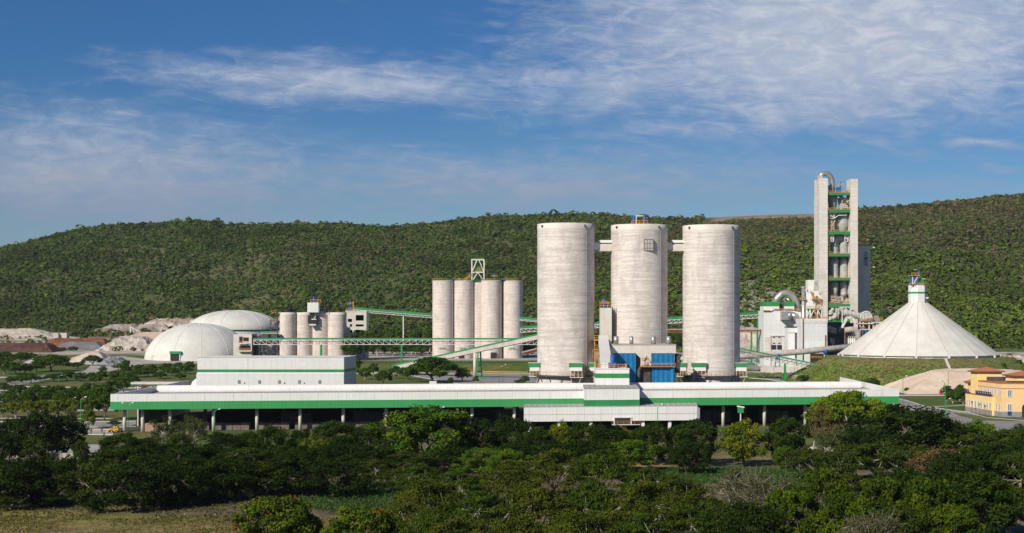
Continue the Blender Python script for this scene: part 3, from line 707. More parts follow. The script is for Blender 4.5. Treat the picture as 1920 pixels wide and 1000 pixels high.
# cabins on the walkways
cab = [(991, 1013, 'left end of the first giant silo walkway'), (1067, 1093, 'front of the first giant silo, left of head house'), (1103, 1117.5, 'between first giant silo and the head house'),
       (1268, 1288, 'left edge of the third giant silo walkway'), (1298, 1325, 'front of the third giant silo walkway'), (1378, 1401, 'right end of the third giant silo walkway')]
for px0, px1, wh in cab:
    pc = (px0 + px1) / 2; host = (c1, r1) if pc < 1200 else (c3, r3)
    Y = 571.0; xc = X_(pc, Y)
    dxh = min(abs(xc - host[0]), host[1] * .98); Y = 585 - math.sqrt(max(host[1] ** 2 - dxh ** 2, 0)) - 2.4
    Y = min(Y, 580)
    x0, x1 = X_(px0, Y), X_(px1, Y); sc = Y / 571
    cb = thing('discharge_cabin', 'green topped white cabin, ' + wh, 'cabin', ((x0 + x1) / 2, Y + 1, 12.6), 'cabins round the giant silos')
    zt = Z_(681, Y); zg = Z_(688.3, Y); zb = Z_(696, Y)
    m = MB(); m.box(x0, x1, Y - .5, Y + 3.2, zg, zt); m.build('roof_band', 'green', cb)
    m = MB(); m.box(x0 + .5, x1 - .3, Y - .3, Y + 3, zb, zg); m.build('wall', 'white', cb)
    m = MB(); m.box(x0 - .1, x1 + .1, Y - .6, Y + 3.3, zt, zt + .15); m.build('roof', 'concpale', cb)
    m = MB()
    for x in np.linspace(x0 + .6, x1 - .4, 4): m.bar((x, Y, zb), (x, Y, 12.0), .2)
    m.box(x0 + .3, x1, Y - .5, Y + 3, 11.9, 12.15); m.build('support_frame', 'steelwhite', cb)
    m = MB(); m.rail([(x0 + .4, Y - .5, 12.2), (x1, Y - .5, 12.2)], 1.1, .13, 1.5); m.build('railing', 'orange', cb)
    for dx in (.8, -.8):
        xx = (x0 if dx > 0 else x1) + dx; m = MB(); m.bar((xx, Y, 11.9), (xx + dx * 1.6, Y + 1.5, 7.0), .3); m.build('brace', 'conc', cb)
# elevator tower between silo 1 and 2
Y = 576
et = thing('elevator_tower', 'narrow pale concrete tower squeezed between left and middle giant silos', 'tower', (X_(1138, Y), Y, 0))
m = MB(); m.box(X_(1125.5, Y), X_(1147, Y), Y, Y + 5, 0, Z_(577.5, Y)); m.build('shaft', 'concpale', et)
m = MB(); m.rail([(X_(1125, Y), Y, Z_(577.5, Y)), (X_(1146, Y), Y, Z_(577.5, Y))], 2.0, .22, 1.4); m.rail([(X_(1128, Y), Y + 1, Z_(572, Y)), (X_(1141, Y), Y + 1, Z_(572, Y))], 1.4, .2, 1.2); m.build('railing', 'orange', et)
m = MB(); m.box(X_(1129, Y), X_(1143, Y), Y + 1, Y + 4, Z_(577, Y), Z_(572, Y)); m.tube([(X_(1133, Y), Y + 2, Z_(572, Y)), (X_(1133, Y), Y + 2, Z_(560, Y))], [.9, .5], 10); m.build('dust_filter', 'blueplain', et)
m = MB(); m.box(X_(1106, 590), X_(1154, 590), 590, 591, Z_(601.5, 590), Z_(599, 590)); m.bar((X_(1112, 590), 590, Z_(606, 590)), (X_(1122, 590), 590, Z_(600, 590)), .5); m.build('platform_beam', 'darksteel', et)
m = MB()
for py in (637, 655):
    m.rail([(X_(1114, 570), 570, Z_(py, 570)), (X_(1144 if py < 650 else 1122, 570), 570, Z_(py, 570))], 1.6, .14, 1.8)
    m.box(X_(1114, 570), X_(1144 if py < 650 else 1122, 570), 569.8, 582, Z_(py, 570) - .4, Z_(py, 570) - .1)
for py in (663, 672): m.rail([(X_(1111, 570), 570, Z_(py, 570)), (X_(1124, 570), 570, Z_(py, 570))], 1.3, .12, 1.6)
for px in (1115, 1123): m.bar((X_(px, 570), 570.4, 0), (X_(px, 570), 570.4, Z_(632, 570)), .35)
m.build('access_platform', 'orange', et)
m = MB(); m.box(X_(1126, 570), X_(1138, 570), 570.4, 573, Z_(637, 570), Z_(629, 570)); m.build('conveyor_drive', 'orangegreen', et)
# steep white gallery from the elevator tower down to the head house
sg = thing('steep_gallery', 'steep white covered chute dropping from the elevator tower to the head house', 'conveyor', (X_(1138, 520), 525, 19.3))
m = MB(); a = W(1137.5, 689, 479); b_ = W(1131, 636, 569)
m.bar(a, b_, 3.6, 3.0); m.build('gallery', 'white', sg)
# packing building
Y = 545
pk = thing('packing_building', 'beige roofed packing house between middle and right giant silos with blue bin halves', 'building', (X_(1208, Y), Y + 6, 0))
m = MB(); m.box(X_(1150, Y), X_(1264, Y), Y + 4, Y + 16, 0, Z_(663, Y)); m.build('wall', 'conc', pk)
m = MB(); m.box(X_(1146.5, Y), X_(1267, Y), Y - .5, Y + 18, Z_(662.5, Y), Z_(647, Y)); m.box(X_(1201, Y), X_(1221, Y), Y - .5, Y, Z_(686, Y), Z_(662.5, Y))
m.hexa([(X_(1192, Y), Y - .5, Z_(663, Y)), (X_(1201, Y), Y - .5, Z_(672, Y)), (X_(1201, Y), Y, Z_(672, Y)), (X_(1192, Y), Y, Z_(663, Y)), (X_(1192, Y), Y - .5, Z_(662.6, Y)), (X_(1201, Y), Y - .5, Z_(662.6, Y)), (X_(1201, Y), Y, Z_(662.6, Y)), (X_(1192, Y), Y, Z_(662.6, Y))])
m.build('canopy', 'concpale', pk)
m = MB(); m.box(X_(1145.5, Y), X_(1268, Y), Y - .7, Y + 18.2, Z_(647, Y), Z_(646, Y)); m.build('roof_edge', 'dseam', pk)
m = MB(); m.box(X_(1150, Y), X_(1192, Y), Y - .3, Y + 4, 4, Z_(663, Y)); m.build('storage_bin', 'blue', pk)
m = MB(); m.box(X_(1222, Y), X_(1264, Y), Y - .3, Y + 4, Z_(685.6, Y), Z_(663, Y)); m.build('storage_bin', 'blue', pk)
m = MB(); m.box(X_(1222, Y), X_(1264, Y), Y - .3, Y + 4, 4, Z_(690.5, Y)); m.tube([(X_(1261, Y), Y - 1.2, 4), (X_(1261, Y), Y - 1.2, Z_(692, Y))], .75, 12); m.build('storage_bin', 'blue', pk)
m = MB(); m.box(X_(1200, Y), X_(1266, Y), Y - 1.8, Y + 4.2, Z_(688.2, Y), Z_(687, Y)); m.rail([(X_(1200, Y), Y - 1.7, Z_(687, Y)), (X_(1266, Y), Y - 1.7, Z_(687, Y))], 1.2, .13, 1.6)
m.rail([(X_(1204, Y), Y - .6, Z_(677, Y)), (X_(1214, Y), Y - .6, Z_(677, Y))], 1.2, .15, 1.2); m.build('walkway', 'orange', pk)
m = MB(); m.box(X_(1198, Y), X_(1220, Y), Y + .5, Y + 4, 4, Z_(692, Y)); m.tube([(X_(1198, Y), Y - .6, 4), (X_(1198, Y), Y - .6, Z_(694, Y)), (X_(1201, Y), Y - .6, Z_(690, Y))], .7, 10); m.build('filter_housing', 'darksteel', pk)
m = MB(); m.bar(W(1206, 676, Y - 1), W(1212, 668, Y - 1), .4); m.bar(W(1212, 668, Y - 1), W(1218, 678, Y - 1), .4); m.box(X_(1207, Y), X_(1214, Y), Y - 1, Y, Z_(685, Y), Z_(678, Y)); m.build('chute', 'dustysteel', pk)
for px in (1156.5, 1185.5, 1227, 1256):
    m = MB(); x = X_(px, Y); w_ = .95 if px != 1185.5 else .75; m.tube([(x, Y + 4, Z_(646, Y)), (x, Y + 4, Z_(631, Y))], w_, 16); m.build('roof_vent', 'steel', pk)
m = MB()
for py in (668, 678): m.tube([W(1270, py, Y + 2), W(1276, py + 2, Y + 2)], 1.1, 12)
m.box(X_(1268, Y), X_(1276, Y), Y + 1, Y + 6, Z_(700, Y), Z_(664, Y)); m.build('fan_unit', 'darksteel', pk)

# ---------------------------------------------------------------- the four-silo group on the terrace
Y = 1012.0; zt = Z_(528, Y); base = gz(X_(890, Y), Y)
for i, (px, dy, rp, w_) in enumerate(((830.9, 0, 20.0, 'leftmost'), (869, 2, 19.6, 'second from left'), (921.5, 0, 19.5, 'second from right'), (960.8, 3, 19.6, 'rightmost'), (897, 7, 19.6, 'middle recessed'))):
    y = Y + dy; x = X_(px, y); r = rp * y / F
    s_ = thing('clinker_silo', f'{w_} tall silo of the packed concrete group on the terrace', 'silo', (x, y, gz(x, y)), 'tall concrete silos on the terrace')
    m = MB(); m.lathe((x, y), [(r, gz(x, y) - 1), (r, zt)], 48); m.build('shell', 'silo2', s_)
    m = MB(); m.lathe((x, y), [(r + .15, zt), (r + .15, zt + .5), (0, zt + .7)], 48); m.build('roof_slab', 'concpale', s_)
    if dy != 7:
        m = MB(); m.rail([(x + r * math.cos(a), y + r * math.sin(a), zt + .5) for a in np.linspace(math.pi, 2 * math.pi, 13)], 1.3, .2, 2.4); m.build('railing', 'orange', s_)
        lx = x - (2.6 if px > 840 else 0)
        cu = bpy.data.curves.new('lettering', 'FONT'); cu.body = 'CEMEX'; cu.size = 1.9; cu.extrude = .03; cu.align_x = 'CENTER'
        to = bpy.data.objects.new('lettering', cu); COL.objects.link(to); dg = bpy.context.evaluated_depsgraph_get()
        me = bpy.data.meshes.new_from_object(to.evaluated_get(dg)); bpy.data.objects.remove(to)
        if px < 910 or px > 950:
            lo = bpy.data.objects.new('lettering', me); COL.objects.link(lo); me.materials.clear(); me.materials.append(M['logo']); lo.parent = s_
            lo.rotation_euler = (math.pi / 2, 0, 0); off = -.0; lo.location = (off, -r - .25, Z_(655, Y) - gz(x, y))
    if px in (869, 921.5):
        m = MB(); dx = -1.2 if px < 900 else 1.5; m.box(x + dx - 2, x + dx + 2, y - r - .25, y - r + 3, gz(x, y), gz(x, y) + 4.2); m.build('door', 'dark', s_)
# roof deck between the silos
dk = thing('silo_roof_deck', 'green edged roof deck over the five-silo group', 'deck', (X_(896, Y), Y + 4, zt + .7))
m = MB(); m.box(X_(836, Y), X_(964, Y), Y - 2, Y + 10, zt + .72, zt + 1.1); m.build('deck_plate', 'green', dk)
m = MB(); m.tube([W(845, 527, Y - 3), W(850, 522.5, Y - 3), W(856, 526.5, Y - 3)], .35, 8); m.build('pipe_loop', 'blueplain', dk); m = MB(); m.tube([W(938, 527, Y - 3), W(942, 523, Y - 3), W(946, 526.5, Y - 3)], .35, 8); m.build('pipe_loop', 'blueplain', dk)
m = MB(); x = X_(928, Y); m.tube([(x, Y, zt + .5), (x, Y, Z_(519, Y)), (x, Y, Z_(515, Y))], [1.0, 1.0, 1.5], 12); m.build('dust_filter', 'blueplain', dk)
m = MB(); m.rail([W(922.5, 520, Y - 1), W(933, 520, Y - 1)], 1.2, .2, 1.6); m.build('railing', 'orange', dk)
m = MB(); m.bar(W(870, 527, Y - 2), W(884, 517, Y - 2), .5, .5); m.rail([W(870, 526.5, Y - 2), W(884, 516.5, Y - 2)], 1.3, .2, 2); m.build('stair', 'orange', dk)
hf = thing('hoist_headframe', 'white braced headframe with green winch standing on the terrace silos', 'headframe', (X_(896, Y), Y, zt))
m = MB(); xs = (X_(884.5, Y), X_(907.5, Y)); zz = (zt, Z_(511, Y), Z_(487, Y))
for yv in (Y - 1.5, Y + 6):
    for x in xs: m.bar((x, yv, zz[0]), (x, yv, zz[2]), .65)
    for z in zz[1:]: m.bar((xs[0], yv, z), (xs[1], yv, z), .6)
    xm = (xs[0] + xs[1]) / 2
    m.bar((xs[0], yv, zz[1]), (xm - .6, yv, zz[2]), .45); m.bar((xs[1], yv, zz[1]), (xm + .6, yv, zz[2]), .45)
    m.bar((xs[0], yv, zz[0]), (xm, yv, zz[1]), .45); m.bar((xs[1], yv, zz[0]), (xm, yv, zz[1]), .45)
for x in xs:
    for z in zz[1:]: m.bar((x, Y - 1.5, z), (x, Y + 6, z), .5)
m.build('frame', 'steelwhite', hf)
m = MB(); m.box(X_(891, Y), X_(901, Y), Y, Y + 4, Z_(507, Y), Z_(500, Y)); m.bar((xs[0], Y - 1.6, zz[2] + .5), (xs[1], Y - 1.6, zz[2] + .5), .5); m.build('winch_house', 'green', hf)
m = MB(); m.box(X_(886, Y), X_(906, Y), Y - .4, Y + 5, Z_(509.5, Y), Z_(508, Y)); m.rail([(X_(886, Y), Y - .4, Z_(508, Y)), (X_(906, Y), Y - .4, Z_(508, Y))], 1.1, .2, 2); m.build('platform', 'orange', hf)

# ---------------------------------------------------------------- small silo group
Y = 965.0; zt = Z_(586.5, Y)
for i, (px, rp, w_) in enumerate(((538.8, 16.4, 'leftmost'), (569.5, 16.8, 'second from left'), (600.8, 16.8, 'third from left'), (632.3, 17.6, 'rightmost'))):
    x = X_(px, Y); y = Y + (3 if i in (1, 2) else 0); r = rp * Y / F
    s_ = thing('raw_meal_silo', f'{w_} of four small concrete silos behind the white box hall', 'silo', (x, y, gz(x, y)), 'small silos behind the box hall')
    m = MB(); m.lathe((x, y), [(r, gz(x, y) - 1), (r, zt - 1.7)], 40); m.build('shell', 'silo2', s_)
    m = MB(); m.lathe((x, y), [(r + .04, zt - 1.7), (r + .04, zt), (0, zt + .3)], 40); m.build('roof_slab', 'concpale', s_)
    m = MB(); m.box(x - r * .8, x - r * .8 + .7, y - r * .62 - .8, y - r * .62, zt - 1.0, zt - .3); m.build('floodlight', 'darksteel', s_)
sh = thing('silo_head_house', 'white box on the small silos with open hoist bay below it', 'head house', (X_(587, Y), Y - 3, Z_(608, Y)))
y0 = Y - 6.8
m = MB(); m.box(X_(576.3, y0), X_(597, y0), y0, y0 + 8, Z_(586, y0), Z_(567.5, y0)); m.build('wall', 'cladh', sh)
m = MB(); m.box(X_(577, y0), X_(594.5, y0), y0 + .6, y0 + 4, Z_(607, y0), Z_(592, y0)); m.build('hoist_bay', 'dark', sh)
m = MB(); m.box(X_(580, y0), X_(592, y0), y0 - .3, y0 + 3, Z_(610.5, y0), Z_(608, y0)); m.box(X_(584, y0), X_(593, y0), y0, y0 + .5, Z_(600, y0), Z_(598, y0)); m.bar(W(588, 599, y0), W(592, 593, y0), .4); m.build('hoist_platform', 'steelwhite', sh)
m = MB(); m.rail([(X_(582, y0), y0 + .5, Z_(567.5, y0)), (X_(601, y0), y0 + .5, Z_(567.5, y0))], 2.0, .28, 1.7); m.build('railing', 'orange', sh)
m = MB(); m.tube([W(588.5, 567.5, y0 + 2), W(588.5, 561, y0 + 2), W(588.5, 555.5, y0 + 2)], [1.0, .8, .35], 10); m.build('dust_filter', 'blueplain', sh)
# stair tower left of the small silos
y0 = Y - 5
st_ = thing('stair_tower', 'orange zigzag stair tower against the leftmost small silo', 'stair tower', (X_(513, y0), y0, gz(X_(513, y0), y0)))
m = MB(); xa, xb = X_(504, y0), X_(521.5, y0); lv = [676, 664, 652, 640, 627, 614, 601, 588, 585]
fm = MB()
for yv in (y0, y0 + 4):
    for x in (xa + 1, xb - .5): fm.bar((x, yv, gz(x, yv)), (x, yv, Z_(586 if x > xa + 2 else 600, y0)), .4)
for i in range(len(lv) - 1):
    za, zb_ = Z_(lv[i], y0), Z_(lv[i + 1], y0); l, r_ = (xa + 1.2, xb - 1) if i % 2 else (xb - 1, xa + 1.2)
    yv = y0 + .5 if i % 2 else y0 + 3
    m.bar((l, yv, za), (r_, yv, zb_), .9, .28); m.bar((l, yv, za + 1.3), (r_, yv, zb_ + 1.3), .22)
    fm.box(xa + .8, xb, y0 - .1, y0 + 4.1, za - .15, za)
m.build('stair_flights', 'orange', st_); fm.build('frame', 'darksteel', st_)
# concrete transfer building with dark openings
y0 = 950
tb = thing('transfer_building', 'square concrete building with dark openings and orange balconies beside the front dome', 'building', (X_(455, y0), y0, gz(X_(455, y0), y0)))
m = MB(); m.box(X_(437.5, y0), X_(472, y0), y0, y0 + 14, gz(X_(455, y0), y0) - 1, Z_(627, y0)); m.build('wall', 'concpale', tb)
for (a, b_, c_, d_) in ((448.5, 455, 631.5, 643), (456, 466.5, 633, 640.5), (448.5, 470, 649, 657)):
    m = MB(); m.box(X_(a, y0), X_(b_, y0), y0 - .08, y0 + .3, Z_(d_, y0), Z_(c_, y0)); m.build('opening', 'dark', tb)
for (a, b_, c_) in ((448, 464, 644), (448, 471.5, 658)):
    m = MB(); m.box(X_(a, y0), X_(b_, y0), y0 - 2.2, y0 - .1, Z_(c_ + 1.5, y0), Z_(c_ + .5, y0)); m.build('balcony_slab', 'concpale', tb)
    m = MB(); m.rail([(X_(a, y0), y0 - 2.1, Z_(c_ + .5, y0)), (X_(b_, y0), y0 - 2.1, Z_(c_ + .5, y0))], 1.5, .26, 2); m.build('railing', 'orange', tb)
ds = thing('steel_structure', 'dark steel frame with green conveyor between transfer building and stair tower', 'structure', (X_(488, 955), 955, gz(X_(488, 955), 955)))
m = MB(); y0 = 955; gg = gz(X_(488, y0), y0)
for px in (473.5, 478, 486, 493, 502):
    for yv in (y0, y0 + 6): m.bar((X_(px, y0), yv, gg), (X_(px, y0), yv, Z_(626 if px < 480 else 622 if px > 487 else 630, y0)), .7)
for py in (630, 637, 645, 652, 660):
    for yv in (y0, y0 + 6): m.bar((X_(473, y0), yv, Z_(py, y0)), (X_(503, y0), yv, Z_(py, y0)), .5)
m.box(X_(473, y0), X_(478, y0), y0 - .3, y0 + 5, Z_(668, y0), Z_(627, y0)); m.box(X_(486, y0), X_(500, y0), y0 + .4, y0 + 5, Z_(661, y0), Z_(649, y0))
m.build('frame', 'darksteel', ds)
m = MB(); m.box(X_(488, y0), X_(520, y0), y0 - .6, y0 + 3, Z_(623.5, y0), Z_(621.3, y0)); m.build('belt_cover', 'green', ds)
m = MB(); m.box(X_(488, y0), X_(520, y0), y0 - .4, y0 + 3, Z_(626, y0), Z_(623.6, y0)); m.tube([W(484, 640, y0 + 1), W(505, 636, y0 + 1)], 1.1, 10); m.box(X_(478.5, y0), X_(485.5, y0), y0 + 1, y0 + 4, Z_(634, y0), Z_(628, y0)); m.build('duct', 'dustysteel', ds)
m = MB(); m.lathe((X_(497, y0 + 9), y0 + 9), [(7.5, gg - 1), (7.5, Z_(645, y0 + 9)), (0, Z_(641, y0 + 9))], 24); m.build('round_bin', 'dustysteel', ds)
# pale concrete frame building right of the small silos
y0 = 985
cb = thing('frame_building', 'pale concrete building with large dark openings right of the small silos', 'building', (X_(670, y0), y0, gz(X_(670, y0), y0)))
gg = gz(X_(670, y0), y0); m = MB()
xa, xb = X_(648.5, y0), X_(687, y0)
def wall_open(m, xa, xb, z0, z1, y0, y1, ops):
    """Front wall as vertical and level pieces round rectangular openings in rows."""
    rows = sorted(ops, key=lambda o: o[2]); 
    zs = z0
    for (a, b_, c_, d_) in rows: pass
    xsx = sorted({xa, xb, *[o[0] for o in ops], *[o[1] for o in ops]}); zss = sorted({z0, z1, *[o[2] for o in ops], *[o[3] for o in ops]})
    for i in range(len(xsx) - 1):
        for j in range(len(zss) - 1):
            cx_, cz_ = (xsx[i] + xsx[i + 1]) / 2, (zss[j] + zss[j + 1]) / 2
            if not any(o[0] < cx_ < o[1] and o[2] < cz_ < o[3] for o in ops): m.box(xsx[i], xsx[i + 1], y0, y1, zss[j], zss[j + 1])
ops = [(X_(a, y0), X_(b_, y0), Z_(d_, y0), Z_(c_, y0)) for a, b_, c_, d_ in ((667, 682, 591, 601.5), (667, 682, 608.5, 612.5), (652, 660, 598, 604), (656, 660, 608, 613), (656, 661, 619, 624), (667, 682, 619, 628))]
wall_open(m, xa, xb, gg - 1, Z_(584.5, y0), y0, y0 + .8, ops)
m.box(xa, xa + .8, y0 + .8, y0 + 16, gg - 1, Z_(584.5, y0)); m.box(xb - .8, xb, y0 + .8, y0 + 16, gg - 1, Z_(584.5, y0))
m.build('wall', 'concpale', cb)
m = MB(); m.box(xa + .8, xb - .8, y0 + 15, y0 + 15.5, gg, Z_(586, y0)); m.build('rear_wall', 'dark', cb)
m = MB(); m.box(xa - .3, xb + .3, y0 - .3, y0 + 16.3, Z_(584.5, y0), Z_(583, y0)); m.build('roof', 'white', cb)
for py in (605, 615): 
    m = MB(); m.box(xa + .8, xb - .8, y0 + 1, y0 + 15, Z_(py + 1, y0), Z_(py, y0)); m.build('floor_slab', 'concpale', cb)
m = MB(); m.box(X_(653, y0), X_(660, y0), y0 + 1, y0 + 5, Z_(583, y0), Z_(575, y0)); m.tube([W(657, 575, y0 + 3), W(657, 563, y0 + 3)], [1.0, .4], 10); m.build('dust_filter', 'blueplain', cb)
m = MB(); m.rail([W(651, 572, y0 + .5), W(662, 572, y0 + .5)], 1.4, .28, 1.6); m.bar(W(662.3, 583, y0 + .5), W(662.3, 565, y0 + .5), .5); m.rail([W(649, 583, y0 + .5), W(665, 583, y0 + .5)], 1.2, .25, 1.6); m.build('railing', 'orange', cb)

# ---------------------------------------------------------------- domes
def dome(name, label, px, Y, halfpx, apy, basepy, ribs, ph, drum=None):
    x = X_(px, Y); R = halfpx * Y / F; z0 = Z_(basepy, Y); H = Z_(apy, Y) - z0; g0 = gz(x, Y)
    d = thing(name, label, 'dome', (x, Y, g0))
    prof = [(R * math.cos(t), z0 + H * math.sin(t)) for t in np.linspace(0, math.pi / 2, 22)]
    prof[-1] = (0.01, prof[-1][1])
    if not drum: prof = [(R, g0 - 1)] + prof
    m = MB(); m.lathe((x, Y), prof, 72); m.build('shell', 'membrane', d)
    for k in range(ribs):
        a = ph + 2 * math.pi * k / ribs; m = MB()
        pts = [(x + (r + .05) * math.cos(a), Y + (r + .05) * math.sin(a), z) for r, z in prof[:-1]]
        m.tube(pts, .15, 5, caps=False); m.build('seam', 'seam', d)
    if drum:
        m = MB(); m.lathe((x, Y), [(R, g0 - 1), (R, z0 - 1.0)], 72); m.build('drum_wall', 'cladh', d)
        m = MB(); m.lathe((x, Y), [(R + .3, z0 - 1.0), (R + .3, z0 + .1), (R - 1, z0 + .3)], 72); m.build('eaves_band', 'dgreen', d)
    return d, x, R, g0
d1, dx1, dR1, dg1 = dome('storage_dome', 'large low white dome with a dark door, nearest of the two domes', 374, 1052, 100, 606, 676, 12, .25)
d2, dx2, dR2, dg2 = dome('storage_dome', 'second white dome with dark green eaves band behind the front dome', 440, 1165, 86, 582, 618, 14, .1, drum=True)
a = math.radians(258); 
def on_dome(px, out): return X_(px, 1052 - dR1 * .9 - out)
ydoor = 1052 - math.sqrt(dR1 ** 2 - (X_(329, 1015) - dx1) ** 2)
m = MB(); m.box(X_(321, ydoor), X_(336, ydoor), ydoor - .9, ydoor + 9, dg1, Z_(664.5, ydoor)); m.build('doorway', 'dark', d1)
m = MB(); xa, xb = X_(320, ydoor), X_(337, ydoor)
m.box(xa - .4, xa, ydoor - 1.1, ydoor + 9, dg1, Z_(664, ydoor)); m.box(xb, xb + .6, ydoor - 1.1, ydoor + 9, dg1, Z_(664, ydoor)); m.build('door_frame', 'white', d1)
m = MB(); m.box(xa - .4, xb + 1.2, ydoor - 1.6, ydoor + 9, Z_(664, ydoor), Z_(659, ydoor)); m.build('door_sign', 'green', d1)
# ---------------------------------------------------------------- white box hall
Y0, Y1 = 650.0, 674.0; xa, xb = X_(370, Y0), X_(645, Y0)
hl = thing('box_hall', 'long windowed white box hall with one green stripe, in front of the small silos', 'hall', ((xa + xb) / 2, 662, 0))
HF = lambda a, w, z: (a + w * .12, Y0 + w, z)
m = MB(); m.box(xa, xb, 0, 24, 10.6, Z_(670.5, Y0), HF); m.box(xa - .35, xb + .02, -.35, 24, 0, 10.3, HF)
m.box(xa - .2, xb, -.15, 24, 10.3, 10.6, HF); m.build('wall', 'cladh', hl)
m = MB(); m.box(xa - .05, xb + .06, -.07, 23.9, Z_(698, Y0), Z_(693, Y0), HF); m.build('wall_band', 'green', hl)
m = MB(); m.box(xa - .2, xb + .2, -.2, 24.2, Z_(670.5, Y0), Z_(669.7, Y0), HF); m.build('roof', 'white', hl)
for px in (449, 487, 524.5, 562, 600):
    m = MB(); x = X_(px, Y0); m.box(x - .6, x + .6, -.48, -.3, Z_(719.5, Y0), Z_(713, Y0), HF); m.build('window', 'paleglass', hl)
for px in (459, 534, 571):
    m = MB(); x = X_(px, Y0); m.box(x - .25, x + .25, -.5, -.3, Z_(719.5, Y0), Z_(717.5, Y0), HF); m.build('vent', 'darksteel', hl)
m = MB(); m.tube([(xa - .3, Y0 + 3, 5.0), (xa - .3, Y0 + 3, 5.01)], .1, 6)
m = MB(); m.lathe((xa, Y0 + 6), [(4.4, 0), (4.4, 4.5), (3.4, 6.6), (1.6, 8.0), (0, 8.4)], 20); m.build('side_canopy', 'white', hl)

# canopy shelter with cars
cs = thing('parking_canopy', 'flat roofed parking canopy beyond the left end of the shed', 'canopy', (X_(290, 640), 643, 0))
y0 = 640
m = MB(); m.box(X_(245, y0), X_(337, y0), y0, y0 + 8, Z_(721, y0), Z_(717.3, y0)); m.build('roof', 'concpale', cs)
for px in (257, 282, 308, 330):
    m = MB(); m.box(X_(px, y0) - .3, X_(px, y0) + .3, y0 + 1, y0 + 1.6, 0, Z_(721, y0)); m.build('post', 'concpale', cs)
# ---------------------------------------------------------------- preheater tower
Y = 950.0
gT = gz(X_(1568, Y), Y)
pt = thing('preheater_tower', 'very tall concrete twin-walled kiln tower full of grey vessels and green floors', 'tower', (X_(1568, Y), Y + 10, gT))
zt1, zt2 = Z_(334.5, Y), Z_(335.5, Y)
lx0, lx1 = X_(1536, Y), X_(1552, Y); rx0, rx1 = X_(1595, Y), X_(1608.5, Y)
def slabwall(x0, x1, y0, y1, zt, dz=0):
    m = MB(); m.hexa([(x0, y0, gT - 1), (x1, y0, gT - 1), (x1, y1, gT - 1), (x0, y1, gT - 1), (x0, y0, zt - dz), (x1, y0, zt), (x1, y1, zt), (x0, y1, zt - dz)]); m.build('shear_wall', 'tower', pt)
slabwall(lx0 + .0, lx1, Y, Y + 16, zt1, 0)
slabwall(rx0, rx1, Y, Y + 12, zt2, 0)
slabwall(X_(1607, Y + 16), X_(1631, Y + 16), Y + 16, Y + 32, Z_(462, Y + 16))
m = MB(); m.box(lx1 + 0, rx0 + 2, Y + 24, Y + 24.6, gT, Z_(470, Y)); m.build('rear_wall', 'conc', pt)
for x in (lx1 + 1, rx0 - 1):
    m = MB(); m.box(x - .8, x + .8, Y + 22, Y + 23.6, gT, Z_(360, Y)); m.build('rear_post', 'tower', pt)
m = MB(); y_ = Y + 15.7; m.box(X_(1621, y_), X_(1627, y_), y_ - .1, y_ + .2, Z_(499, y_), Z_(472, y_)); m.build('window_strip', 'paleglass', pt)
m = MB(); m.box(X_(1621, y_), X_(1627, y_), y_ - .2, y_ + .2, Z_(487, y_), Z_(483.5, y_)); m.build('window_band', 'dgreen', pt)
for py in (463, 500):
    m = MB(); m.box(X_(1630, y_), X_(1641, y_), y_ + 1, y_ + 6, Z_(py + 1.8, y_), Z_(py, y_)); m.build('bracket', 'steelwhite', pt)
floors = [(361, 366), (393, 398.5), (434, 439.5), (475.5, 481), (521, 526), (570, 577), (599.5, 604)]
for i, (a, b_) in enumerate(floors):
    zt_, zb_ = Z_(a, Y), Z_(b_, Y)
    m = MB(); m.box(lx1 + .02, rx0 - .02, Y + 1.0, Y + 2.2, zb_, zt_); m.box(lx1 + .02, rx0 - .02, Y + 2.2, Y + 23, zt_ - .5, zt_); m.build('floor_beam', 'green', pt)
    m = MB(); m.rail([(lx1 + .2, Y + 1.0, zt_), (rx0 - .2, Y + 1.0, zt_)], 1.2, .17, 1.8); m.box(lx1 + .2, rx0 - .2, Y + .85, Y + .98, zt_ - .1, zt_ + .15); m.build('railing', 'orange', pt)
def ves(nm, mat, px, rp, prof, dy=9, n=20):
    y = Y + dy; x = X_(px, y); m = MB(); m.lathe((x, y), [(r * rp * y / F, Z_(p, y)) for r, p in prof], n); return m.build(nm, mat, pt)
ves('cyclone', 'greysteel', 1561, 9.5, [(0, 364), (.9, 366), (1, 369), (1, 375), (.92, 376), (.75, 391), (.6, 393)])
ves('cyclone', 'greysteel', 1579, 8, [(0, 369), (.9, 372), (1, 375), (.9, 382), (.5, 393)])
ves('cyclone', 'grating', 1580, 11, [(0, 403), (.95, 404), (1, 406), (1, 424), (.55, 433), (.5, 434)])
for px in (1564.5, 1582): ves('riser_duct', 'grating', px, 7.2, [(.7, 480), (.85, 487), (1.05, 488), (1.05, 490), (1, 491), (1, 521)])
for px in (1564.5, 1582): ves('riser_duct', 'greysteel', px, 7.2, [(1, 452), (1, 475.5)])
ves('riser_duct', 'grating', 1564, 7, [(.6, 527), (1, 531), (1, 545), (.8, 551), (.5, 556)]); ves('riser_duct', 'greysteel', 1582, 7, [(.9, 526), (1.1, 536), (1.1, 538), (.85, 540), (.85, 571)])
m = MB(); y = Y + 9; m.tube([W(1573 + 8.7 * math.cos(t), 455 - 9.5 * math.sin(t), y) for t in np.linspace(0, math.pi, 15)], 7 * y / F, 16); m.build('crossover_duct', 'grating', pt)
m = MB(); m.tube([W(1582, 548, Y + 4), W(1582, 556, Y + 4)], 1.7, 14); m.box(X_(1579, Y + 4), X_(1586, Y + 4), Y + 4, Y + 7, Z_(552, Y + 4), Z_(546, Y + 4)); m.build('inlet_stub', 'dustysteel', pt)
